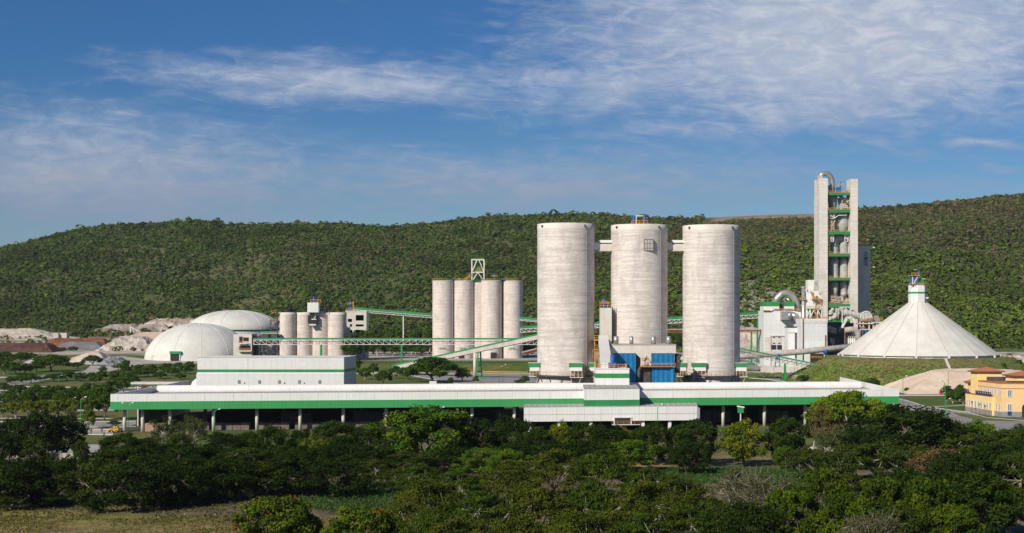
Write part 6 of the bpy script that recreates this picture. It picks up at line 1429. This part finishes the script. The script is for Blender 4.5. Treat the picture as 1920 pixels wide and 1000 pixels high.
def plant(zone, group, specs, nvar=2):
    """specs: (photo x, distance, photo y of the top, width in photo px, kind)."""
    specs = sorted(specs, key=lambda s: s[0]); n = len(specs); cnt = {}
    tot = {}
    for s in specs: tot[s[4]] = tot.get(s[4], 0) + 1
    for s in specs:
        px, Y, top, w, kind = s; x = X_(px, Y); z = gz(x, Y); h = Z_(top, Y) - z; wd = w * Y / F * (1.06 if Y < 410 and kind not in ('umbrella', 'bush', 'sparse') else 1.0); k = KINDS[kind]
        i = cnt.get(kind, 0); cnt[kind] = i + 1
        key = (kind, rnd.randrange(nvar))
        if key not in PROTO: PROTO[key] = tree_proto(kind, 100 + 17 * len(PROTO), NAMES[kind]); r = PROTO[key]
        else: r = copy_tree(PROTO[key])
        r.location = (x, Y, z - .05); sx = wd / (2 * k['R']); sy = sx * (.85 + .3 * rnd.random()); sz = max(h, 1.2) / k['H']
        r.scale = (sx, min(sy, sz * 1.8), sz); r.rotation_euler = (0, 0, rnd.random() * 6.28)
        r['label'] = (LOOK[kind] + ' ' + zone) if tot[kind] == 1 else f'{LOOK[kind]}, {ordn(i)} such from left {zone}'
        r['category'] = 'bush' if 'bush' in kind else 'tree'; r['group'] = group
# ---- foreground
plant('in the row before the shed', 'trees before the shed', [
    (225, 356, 815, 75, 'round'), (268, 362, 822, 60, 'dark'), (308, 369, 787, 60, 'airy'), (362, 366, 780, 64, 'airy'), (335, 349, 812, 60, 'feather'), (420, 359, 812, 75, 'dark'),
    (468, 362, 815, 60, 'round'), (510, 360, 805, 75, 'round'), (565, 364, 806, 60, 'dark'), (628, 366, 796, 92, 'round'), (590, 342, 822, 70, 'yellow'), (700, 366, 800, 92, 'round'),
    (800, 349, 768, 165, 'bright'), (752, 359, 800, 60, 'dark'), (895, 359, 785, 85, 'dark'), (960, 362, 783, 95, 'dark'), (1010, 352, 808, 70, 'round'), (1052, 362, 796, 60, 'yellow'), (1100, 364, 794, 80, 'round'),
    (1146, 360, 800, 75, 'dark'), (1172, 368, 806, 40, 'yellow'), (1222, 356, 795, 80, 'round'), (1300, 354, 791, 96, 'round'), (1393, 352, 789, 92, 'yellow'), (1474, 356, 790, 88, 'round'),
    (1545, 366, 762, 66, 'brownish'), (1592, 372, 733, 172, 'umbrella'), (1560, 344, 808, 66, 'airy'), (1700, 349, 765, 205, 'dark'), (1630, 342, 808, 100, 'dark'), (1770, 356, 782, 80, 'dark'),
    (1838, 356, 793, 75, 'bright'), (1905, 356, 798, 75, 'feather'), (1965, 356, 792, 90, 'dark')])
plant('in the far left clump', 'dark trees at the far left', [
    (-20, 368, 790, 80, 'dark'), (30, 373, 784, 86, 'dark'), (78, 368, 772, 90, 'dark'), (122, 373, 779, 80, 'dark'), (0, 330, 815, 80, 'dark'), (60, 333, 822, 70, 'feather'), (150, 330, 826, 46, 'feather')])
plant('in the shaded second row', 'shaded trees behind the field', [
    (180, 338, 850, 109, 'dark'), (240, 333, 838, 109, 'round'), (295, 343, 832, 97, 'dark'), (355, 333, 835, 109, 'dark'), (410, 338, 842, 103, 'dark'), (465, 333, 838, 103, 'feather'), (520, 338, 840, 97, 'round'), (580, 333, 838, 103, 'dark'),
    (640, 338, 832, 109, 'dark'), (705, 333, 836, 103, 'dark'), (765, 333, 845, 109, 'feather'), (840, 338, 838, 114, 'dark'), (905, 333, 842, 103, 'bright'), (960, 340, 832, 103, 'dark'), (1030, 338, 830, 103, 'dark'), (1175, 338, 828, 114, 'bright'), (1110, 333, 828, 109, 'dark')])
plant('in the row along the brown field', 'nearest dark trees along the field', [
    (-30, 282, 858, 123, 'dark'), (40, 278, 862, 145, 'dark'), (105, 288, 858, 112, 'dark'), (200, 278, 862, 134, 'feather'), (262, 272, 866, 123, 'dark'), (330, 282, 868, 128, 'dark'), (385, 286, 862, 112, 'dark'),
    (440, 290, 858, 123, 'dark'), (500, 292, 866, 100, 'feather'), (560, 295, 850, 117, 'dark'), (625, 292, 862, 107, 'dark'), (690, 308, 862, 100, 'feather')])
plant('at bottom centre', 'olive trees at bottom centre', [
    (790, 285, 866, 100, 'acaciagreen'), (860, 262, 875, 112, 'acaciagreen'), (950, 275, 862, 138, 'acacia'), (1045, 290, 841, 152, 'acacia'), (1130, 285, 841, 127, 'acaciagreen'), (1215, 268, 873, 109, 'acaciagreen'), (1270, 245, 892, 144, 'acacia'),
    (800, 232, 899, 164, 'acacia'), (905, 228, 917, 145, 'acaciagreen'), (1005, 225, 896, 177, 'acacia'), (1110, 228, 899, 132, 'acaciagreen'), (1210, 222, 900, 178, 'acacia'), (1290, 220, 943, 119, 'acaciagreen'),
    (808, 208, 950, 105, 'acaciagreen'), (860, 200, 969, 168, 'acacia'), (970, 202, 968, 168, 'acacia'), (1090, 200, 960, 199, 'acacia'), (1200, 200, 956, 147, 'acaciagreen'), (950, 318, 844, 80, 'bright')])
plant('at the bottom edge on the grass', 'bushes at the bottom edge', [(518, 236, 938, 128, 'bush'), (682, 226, 956, 128, 'bush'), (575, 240, 965, 50, 'bush')])
plant('in the bottom right thicket', 'mixed thicket at bottom right', [
    (1286, 335, 828, 72, 'dark'), (1388, 250, 884, 120, 'sparse'), (1440, 240, 892, 105, 'sparse'), (1350, 228, 935, 100, 'feather'), (1500, 322, 838, 70, 'feather'), (1560, 300, 840, 110, 'feather'), (1640, 320, 828, 150, 'feather'), (1715, 310, 838, 110, 'feather'),
    (1590, 268, 885, 110, 'feather'), (1545, 240, 885, 105, 'limebush'), (1490, 225, 915, 110, 'limebush'), (1655, 242, 900, 90, 'limebush'), (1590, 215, 930, 110, 'limebush'), (1760, 300, 842, 110, 'brownish'), (1790, 275, 850, 120, 'dark'),
    (1835, 330, 812, 120, 'feather'), (1890, 330, 806, 120, 'feather'), (1940, 320, 815, 120, 'dark'), (1860, 285, 842, 170, 'dark'), (1925, 275, 850, 130, 'feather'), (1700, 262, 882, 120, 'dark'), (1740, 236, 900, 110, 'limebush'), (1820, 238, 895, 165, 'round'),
    (1895, 240, 905, 130, 'feather'), (1700, 214, 945, 120, 'feather'), (1410, 212, 945, 130, 'dark'), (1630, 205, 965, 120, 'sparse'), (1790, 212, 955, 110, 'limebush'), (1470, 345, 838, 50, 'bright'), (1525, 350, 845, 40, 'bush')])
plant('in the low scrub below the front row', 'scrub below the front row', [
    (20, 272, 925, 70, 'feather'), (85, 276, 918, 60, 'dark'), (150, 280, 905, 70, 'feather'), (178, 268, 930, 40, 'dark'), (298, 275, 915, 62, 'dark'), (358, 280, 905, 70, 'feather'), (415, 285, 900, 66, 'dark'), (470, 288, 905, 60, 'feather'), (532, 292, 905, 56, 'dark'),
    (592, 296, 902, 46, 'feather'), (-40, 276, 915, 70, 'dark'), (655, 305, 895, 44, 'dark'), (735, 300, 880, 60, 'feather'), (765, 290, 890, 50, 'dark')])
# ---- left park
def Yb(py): return 99900.0 / (py - 590)
park = [(40, 722, 703, 24, 'park'), (58, 722, 700, 26, 'park'), (73, 718, 706, 16, 'park'), (101, 719, 700, 38, 'parkwide'), (125, 718, 694, 32, 'park'), (150, 719, 699, 28, 'park'), (172, 717, 698, 30, 'parkwide'),
        (190, 717, 696, 30, 'park'), (215, 720, 696, 30, 'park'), (240, 717, 699, 28, 'park'), (258, 713, 692, 26, 'park'), (277, 712, 690, 26, 'park'), (300, 715, 697, 30, 'parkwide'), (322, 710, 690, 28, 'park'), (347, 708, 686, 28, 'park'), (338, 716, 700, 24, 'park'),
        (50, 766, 731, 42, 'parkwide'), (20, 769, 740, 34, 'park'), (86, 762, 729, 42, 'parkwide'), (120, 768, 730, 50, 'parkwide'), (150, 765, 728, 40, 'parkwide'), (178, 765, 726, 44, 'park'), (195, 788, 722, 66, 'parkwide'),
        (5, 783, 756, 26, 'parkyellow'), (30, 783, 754, 32, 'parkyellow'), (55, 784, 752, 32, 'parkyellow'), (80, 783, 750, 34, 'parkyellow'), (105, 785, 751, 32, 'parkyellow'), (135, 784, 748, 34, 'parkyellow'), (160, 783, 746, 34, 'parkyellow'),
        (166, 804, 770, 26, 'parkyellow'), (214, 800, 788, 22, 'park'), (-30, 766, 735, 40, 'park'), (30, 745, 722, 30, 'park'), (68, 748, 722, 34, 'park'), (8, 735, 718, 22, 'park'), (212, 742, 714, 40, 'park'), (232, 736, 708, 30, 'park'), (14, 752, 734, 30, 'park'), (38, 738, 721, 26, 'parkwide'), (92, 748, 724, 32, 'park'), (112, 744, 722, 30, 'parkwide'), (140, 748, 726, 34, 'park'), (165, 744, 719, 32, 'park'), (188, 750, 722, 34, 'park'), (20, 722, 706, 24, 'park'), (205, 766, 738, 36, 'park'), (70, 774, 751, 28, 'park'), (120, 776, 750, 30, 'park'), (-10, 772, 745, 40, 'park'), (250, 724, 704, 28, 'parkwide'), (180, 722, 703, 26, 'park'), (228, 724, 705, 26, 'park')]
plant('in the left park', 'trees of the left park', [(a, Yb(b), c, d, e) for a, b, c, d, e in park])
def gY(px, py): return gpt(px, py).y
back = [(97, 697, 664, 74, 'parkwide'), (8, 702, 676, 34, 'park'), (28, 703, 680, 30, 'park'), (47, 702, 682, 26, 'park'), (174, 686, 666, 44, 'parkwide'), (146, 691, 679, 30, 'parkwide'), (236, 708, 676, 24, 'park'), (194, 700, 687, 14, 'park'), (68, 698, 678, 30, 'park'),
        (-10, 685, 662, 40, 'park'), (15, 683, 663, 34, 'park'), (38, 680, 663, 30, 'park'), (58, 678, 662, 30, 'park'), (118, 660, 652, 16, 'park'), (138, 660, 650, 18, 'park'), (355, 695, 678, 20, 'park'), (260, 696, 684, 26, 'park'), (285, 700, 684, 28, 'park'), (312, 700, 682, 26, 'park'), (222, 694, 682, 20, 'park'), (75, 683, 668, 36, 'park'), (118, 682, 668, 28, 'park'), (10, 672, 660, 36, 'park'), (45, 671, 661, 36, 'park'), (335, 692, 680, 22, 'park')]
plant('between left park and heaps', 'trees between park and heaps', [(a, gY(a, b), c, d, e) for a, b, c, d, e in back])
mid = [(664, 702, 668, 24, 'park'), (684, 712, 690, 26, 'park'), (718, 721, 694, 36, 'parkwide'), (742, 710, 686, 34, 'parkwide'), (762, 712, 690, 30, 'park'), (812, 717, 669, 118, 'parkwide'), (866, 716, 690, 30, 'park'), (893, 719, 705, 12, 'park'), (845, 722, 708, 14, 'park'), (700, 704, 682, 24, 'park'),
       (985, 719, 705, 16, 'park'), (975, 721, 712, 26, 'park'), (1506, 717, 704, 26, 'park'), (1636, 724, 709, 26, 'park')]
plant('beyond the shed roof', 'park trees beyond the shed', [(a, gY(a, b), c, d, e) for a, b, c, d, e in mid])
dk = [(668, 962, 627, 34, 'park'), (690, 968, 622, 40, 'park'), (655, 958, 634, 26, 'park'), (660, 1065, 636, 30, 'parkwide'), (683, 1075, 640, 30, 'park'), (708, 1070, 628, 40, 'park'), (736, 1072, 645, 34, 'park'), (762, 1068, 640, 34, 'park'), (790, 1062, 645, 36, 'park'), (700, 1120, 618, 40, 'park'), (740, 1120, 616, 44, 'park'), (780, 1120, 620, 40, 'park'), (806, 1115, 616, 34, 'park'),
      (672, 1105, 616, 36, 'park'), (720, 1095, 634, 36, 'park'), (772, 1095, 632, 36, 'park'), (1000, 1110, 625, 40, 'park'), (990, 1040, 648, 34, 'park'), (1130, 1100, 625, 40, 'park'), (1265, 1080, 625, 40, 'park')]
plant('behind the level conveyor', 'dark trees behind the level conveyor', dk)
rt_ = [(1775, 744, 724, 20, 'park'), (1792, 748, 735, 18, 'park'), (1786, 757, 731, 32, 'park'), (1806, 758, 729, 36, 'park'), (1800, 752, 722, 22, 'park'), (1700, 737, 727, 10, 'park'), (1883, 692, 681, 10, 'park'), (1912, 683, 675, 12, 'park')]
plant('on the office lawns', 'trees by the office', [(a, gY(a, b), c, d, e) for a, b, c, d, e in rt_])
# a leaning bare trunk
bt = MB(); q = gpt(1519, 892); bt.tube([q - Vector((0, 0, .3)), q + Vector((.3, 0, 4)), q + Vector((1.0, 0, 8))], [.32, .25, .12], 7); bt.build('dead_trunk', 'pale_bark', None, 'pale bare leaning tree trunk by the right crop strip', 'trunk')

# ---------------------------------------------------------------- the wooded hillside
rg = np.random.default_rng(11)
def scatter(n, y0, y1, kx=.44):
    y = np.sqrt(rg.random(n) * (y1 ** 2 - y0 ** 2) + y0 ** 2); return (rg.random(n) * 2 - 1) * kx * y, y
def forest():
    x, y = scatter(105000, 1080, YR + 45, .42)
    px = 960 + F * x / y; k = x / y
    z = gh(x, y)
    start = np.where(px < 300, 1480, np.where(px < 520, 1440, np.where(px < 640, 1240, np.where(px < 1290, 1160, np.where(px < 1480, 1190, np.where(px < 1830, 1120, 1130))))))
    start = start + (fbm(x, y, 60, 51) - .5) * 60
    qz = (px < 430) & (y > 1180) & (y < 1500) & (rg.random(len(x)) < .10) & (fbm(x, y, 40, 77) > .5)
    dn = fbm(x, y, 70, 61); keep = ((y > start) | qz) & (rg.random(len(x)) < np.where(y < 1500, .95, .85) * (.55 + .9 * ss(dn, .3, .5)))
    # bare quarried crest
    keep &= ~((px > 1318) & (px < 1540) & (y > YR - 115 - 25 * fbm(x, y, 30, 3)))
    x, y, z, px = x[keep], y[keep], z[keep], px[keep]; n = len(x)
    rad = 1.3 + 2.1 * rg.random(n) ** 2; big = rg.random(n) < .05; rad = np.where(big, rad * 1.6, rad); rad = np.where((y > YR - 45) & (rg.random(n) < .10), rad * 1.6, rad)
    hh = rad * (1.1 + .5 * rg.random(n))
    K = 13; d = unit(rg.normal(size=(n * K, 3))); d[:, 2] = np.abs(d[:, 2]) * 1.0 - .15; i = np.repeat(np.arange(n), K)
    q = .75 + .3 * rg.random((n * K, 1))
    C = np.stack([x[i] + d[:, 0] * rad[i] * q[:, 0], y[i] + d[:, 1] * rad[i] * q[:, 0], z[i] + hh[i] * .35 + d[:, 2] * hh[i] * .85 * q[:, 0]], 1)
    nr = unit(d * .75 + np.array([0, -.1, .55]) + rg.normal(size=d.shape) * .16)
    V_, Q_ = leaf_quads(C, nr, rad[i] * (.42 + .28 * rg.random(n * K)), rg, .75)
    # each tree's own tone; the lower right slopes are a fresher green, the upper ones drier
    zone = ss(k_ := x / y, .02, .12) * (1 - ss(y, 1480, 1640)); tone = rg.random((n, 1)); pt_ = fbm(x, y, 150, 71)[:, None]
    base = np.array([.105, .142, .026]) * (1 - tone) + np.array([.042, .068, .015]) * tone
    fresh = np.array([.130, .185, .026]) * (1 - tone) + np.array([.062, .105, .018]) * tone
    dry = np.array([.185, .150, .070]) * (1 - tone) + np.array([.125, .098, .052]) * tone
    c = base * (1 - zone[:, None]) + fresh * zone[:, None]
    dr = (rg.random((n, 1)) < (.05 + .22 * ss(pt_, .5, .68) * (1 - zone[:, None] * .8))); c = np.where(dr, dry, c)
    lt = (rg.random((n, 1)) < .10); c = np.where(lt & ~dr, c * np.array([1.5, 1.4, 1.1]), c)
    dkm = (fbm(x, y, 55, 81)[:, None] > .55); c = np.where(dkm, c * .68, c)  # patches of trees darkened to paint broad shading onto the hill
    lf = (1 - ss(k_, -.05, .08))[:, None]; c = c * (1 - lf * np.array([[.17, .06, .15]]))
    up = (ss(k_, .05, .15) * ss(y, 1600, 1750))[:, None]; c = np.where(rg.random((n, 1)) < up * .35, dry * .9, c)
    col = c[i] * (.9 + .2 * rg.random((n * K, 1)))
    return V_, Q_, np.repeat(col, 4, 0)
V_, Q_, col = forest()
fo_ = np_mesh('wooded_hillside', V_, Q_, col, 'wood_far'); tag(fo_, 'dense scrubby woodland covering all the hills behind the plant', 'woodland', kind='stuff')
def palms():
    x, y = scatter(5200, 1130, 2100, .42); px = 960 + F * x / y; keep = (px > 1000) | (rg.random(len(x)) < .25); keep &= y > np.where(px > 900, 1170, 1520)
    x, y = x[keep], y[keep]; n = len(x); z = gh(x, y) + 5.2 + 3.4 * rg.random(n); K = 11; i = np.repeat(np.arange(n), K)
    a = rg.random(n * K) * 6.283; e = rg.random(n * K) * 1.5 - .55; L = 1.7; u = np.stack([np.cos(a) * np.cos(e), np.sin(a) * np.cos(e), np.sin(e)], 1)
    w = np.stack([-np.sin(a), np.cos(a), 0 * a], 1) * .42; B = np.stack([x[i], y[i], z[i]], 1)
    V_ = np.stack([B, B + u * L * .5 + w, B + u * L - np.array([0, 0, .35]), B + u * L * .5 - w], 1).reshape(-1, 3); Q_ = np.arange(4 * n * K).reshape(-1, 4)
    t = rg.random((n, 1)); c = np.array([.26, .27, .10]) * (1 - t) + np.array([.17, .20, .07]) * t
    tv = []; g = gh(x, y)
    T = np.stack([np.stack([x - .2, y, g], 1), np.stack([x + .2, y, g], 1), np.stack([x + .15, y, z], 1), np.stack([x - .15, y, z], 1)], 1).reshape(-1, 3)
    TQ = np.arange(4 * n).reshape(-1, 4) + len(V_); cc = np.concatenate([np.repeat(c[i], 4, 0), np.tile([[.10, .085, .06]], (4 * n, 1))])
    return np.concatenate([V_, T]), np.concatenate([Q_, TQ]), cc
V_, Q_, col = palms(); po = np_mesh('hillside_palms', V_, Q_, col, 'wood_far'); tag(po, 'small pale fan palms dotted all over the hill slopes', 'palms', kind='stuff')
# ground cover: weeds and crop in the near fields, grass clumps on the mound
def cover(name, label, n, xr, yr, cond, size, h, cols, seed):
    r_ = np.random.default_rng(seed); x = xr[0] + (xr[1] - xr[0]) * r_.random(n); y = yr[0] + (yr[1] - yr[0]) * r_.random(n); k = cond(x, y, r_); x, y = x[k], y[k]; n = len(x)
    K = 4; i = np.repeat(np.arange(n), K); hh = h * (.5 + r_.random(n))
    C = np.stack([x[i] + r_.normal(size=n * K) * size * .5, y[i] + r_.normal(size=n * K) * size * .5, gh(x, y)[i] + hh[i] * (.3 + .5 * r_.random(n * K))], 1)
    nr = unit(r_.normal(size=(n * K, 3)) + np.array([0, -.2, .5])); V_, Q_ = leaf_quads(C, nr, size * (.6 + .6 * r_.random(n * K)), r_, .55)
    t = r_.random((n, 1)); c = np.array(cols[0]) * (1 - t) + np.array(cols[1]) * t; d_ = r_.random((n, 1)) < .12; c = np.where(d_, np.array(cols[2]), c)
    o = np_mesh(name, V_, Q_, np.repeat(c[i] * (.75 + .5 * r_.random((n * K, 1))), 4, 0), 'leaf'); return tag(o, label, 'ground cover', kind='stuff')
cover('field_grass', 'dry olive grass tufts over the brown field at bottom left', 26000, (-110, -5), (222, 262), lambda x, y, r: fbm(x, y, 14, 5) + r.random(len(x)) * .3 > .5, .16, .35, ((.19, .17, .05), (.12, .14, .03), (.28, .20, .10)), 1)
cover('soil_weeds', 'sparse weeds and litter on the turned soil under the front trees', 15000, (-120, 20), (255, 335), lambda x, y, r: fbm(x, y, 10, 15) > .42, .2, .35, ((.10, .10, .03), (.06, .075, .02), (.20, .15, .09)), 12)
cover('crop_rows', 'low leafy green crop patches behind the brown field', 16000, (-80, 110), (262, 345), lambda x, y, r: (np.hypot((960 + F * x / y - 668) / 120, (y - 293) / 26) < 1) | (np.hypot((960 + F * x / y - 1370) / 190, (y - 335) / 22) < 1), .28, .6, ((.035, .10, .018), (.05, .12, .02), (.08, .13, .03)), 2)
cover('weeds', 'scattered weeds and stones among the thicket at bottom right', 15000, (30, 110), (205, 330), lambda x, y, r: fbm(x, y, 9, 6) > .45, .2, .4, ((.07, .085, .025), (.05, .07, .02), (.22, .19, .16)), 3)
cover('mound_grass', 'patchy green and brown grass on the mound slopes', 42000, (MX - 120, MX + 125), (680, 860), lambda x, y, r: (gh(x, y) > .8) & (np.hypot(x - MX, y - MY) > 49) & (np.hypot(x - MX, y - MY) < 122) & (fbm(x, y, 18, 7) + r.random(len(x)) * .35 > .55) & (r.random(len(x)) < 1 - .75 * ss(gh(x, y), 7, 12)), .4, .5, ((.14, .21, .025), (.09, .15, .022), (.24, .18, .08)), 4)
# loose pale stones in the turned soil
def stones():
    r_ = np.random.default_rng(9); n = 2600; x = -110 + 235 * r_.random(n); y = 205 + 140 * r_.random(n); px = 960 + F * x / y
    k = ((px > 1330) | ((y > 258) & (y < 300) & (px < 480))) & (fbm(x, y, 12, 9) > .42); x, y = x[k], y[k]; n = len(x); s = .07 + .16 * r_.random(n) ** 2
    o = np.array([[1, 0, 0], [0, 1, 0], [-1, 0, 0], [0, -1, 0], [0, 0, 1], [0, 0, -1]], float); P_ = np.stack([x, y, gh(x, y) + s * .4], 1)
    V_ = (P_[:, None] + o[None] * s[:, None, None] * (.7 + .6 * r_.random((n, 6, 1)))).reshape(-1, 3)
    t = np.array([[0, 1, 4], [1, 2, 4], [2, 3, 4], [3, 0, 4], [1, 0, 5], [2, 1, 5], [3, 2, 5], [0, 3, 5]]); Q_ = (t[None] + 6 * np.arange(n)[:, None, None]).reshape(-1, 3)
    g = .25 + .3 * r_.random((n, 1)); return V_, Q_, np.repeat(g * np.array([[1, .92, .82]]), 6, 0)
V_, Q_, col = stones(); so_ = np_mesh('field_stones', V_, Q_, col, 'pile_cream'); tag(so_, 'loose pale stones lying in the turned soil', 'stones', kind='stuff')
# thin warm-season haze over the whole place
hz = MB(); hz.box(-9500, 9500, -500, 14500, -8, 275)
m_ = bpy.data.materials.new('haze'); m_.use_nodes = True; m_.node_tree.nodes.clear(); t_ = NT(m_.node_tree)
pv = t_.n('ShaderNodeVolumePrincipled'); pv.inputs['Color'].default_value = (.86, .92, 1, 1); pv.inputs['Density'].default_value = .00003; pv.inputs['Anisotropy'].default_value = .2
oo = t_.n('ShaderNodeOutputMaterial'); m_.node_tree.links.new(pv.outputs[0], oo.inputs['Volume']); M['haze'] = m_
ho = hz.build('haze', 'haze', None, 'thin pale haze in front of the far hills', kind='stuff')
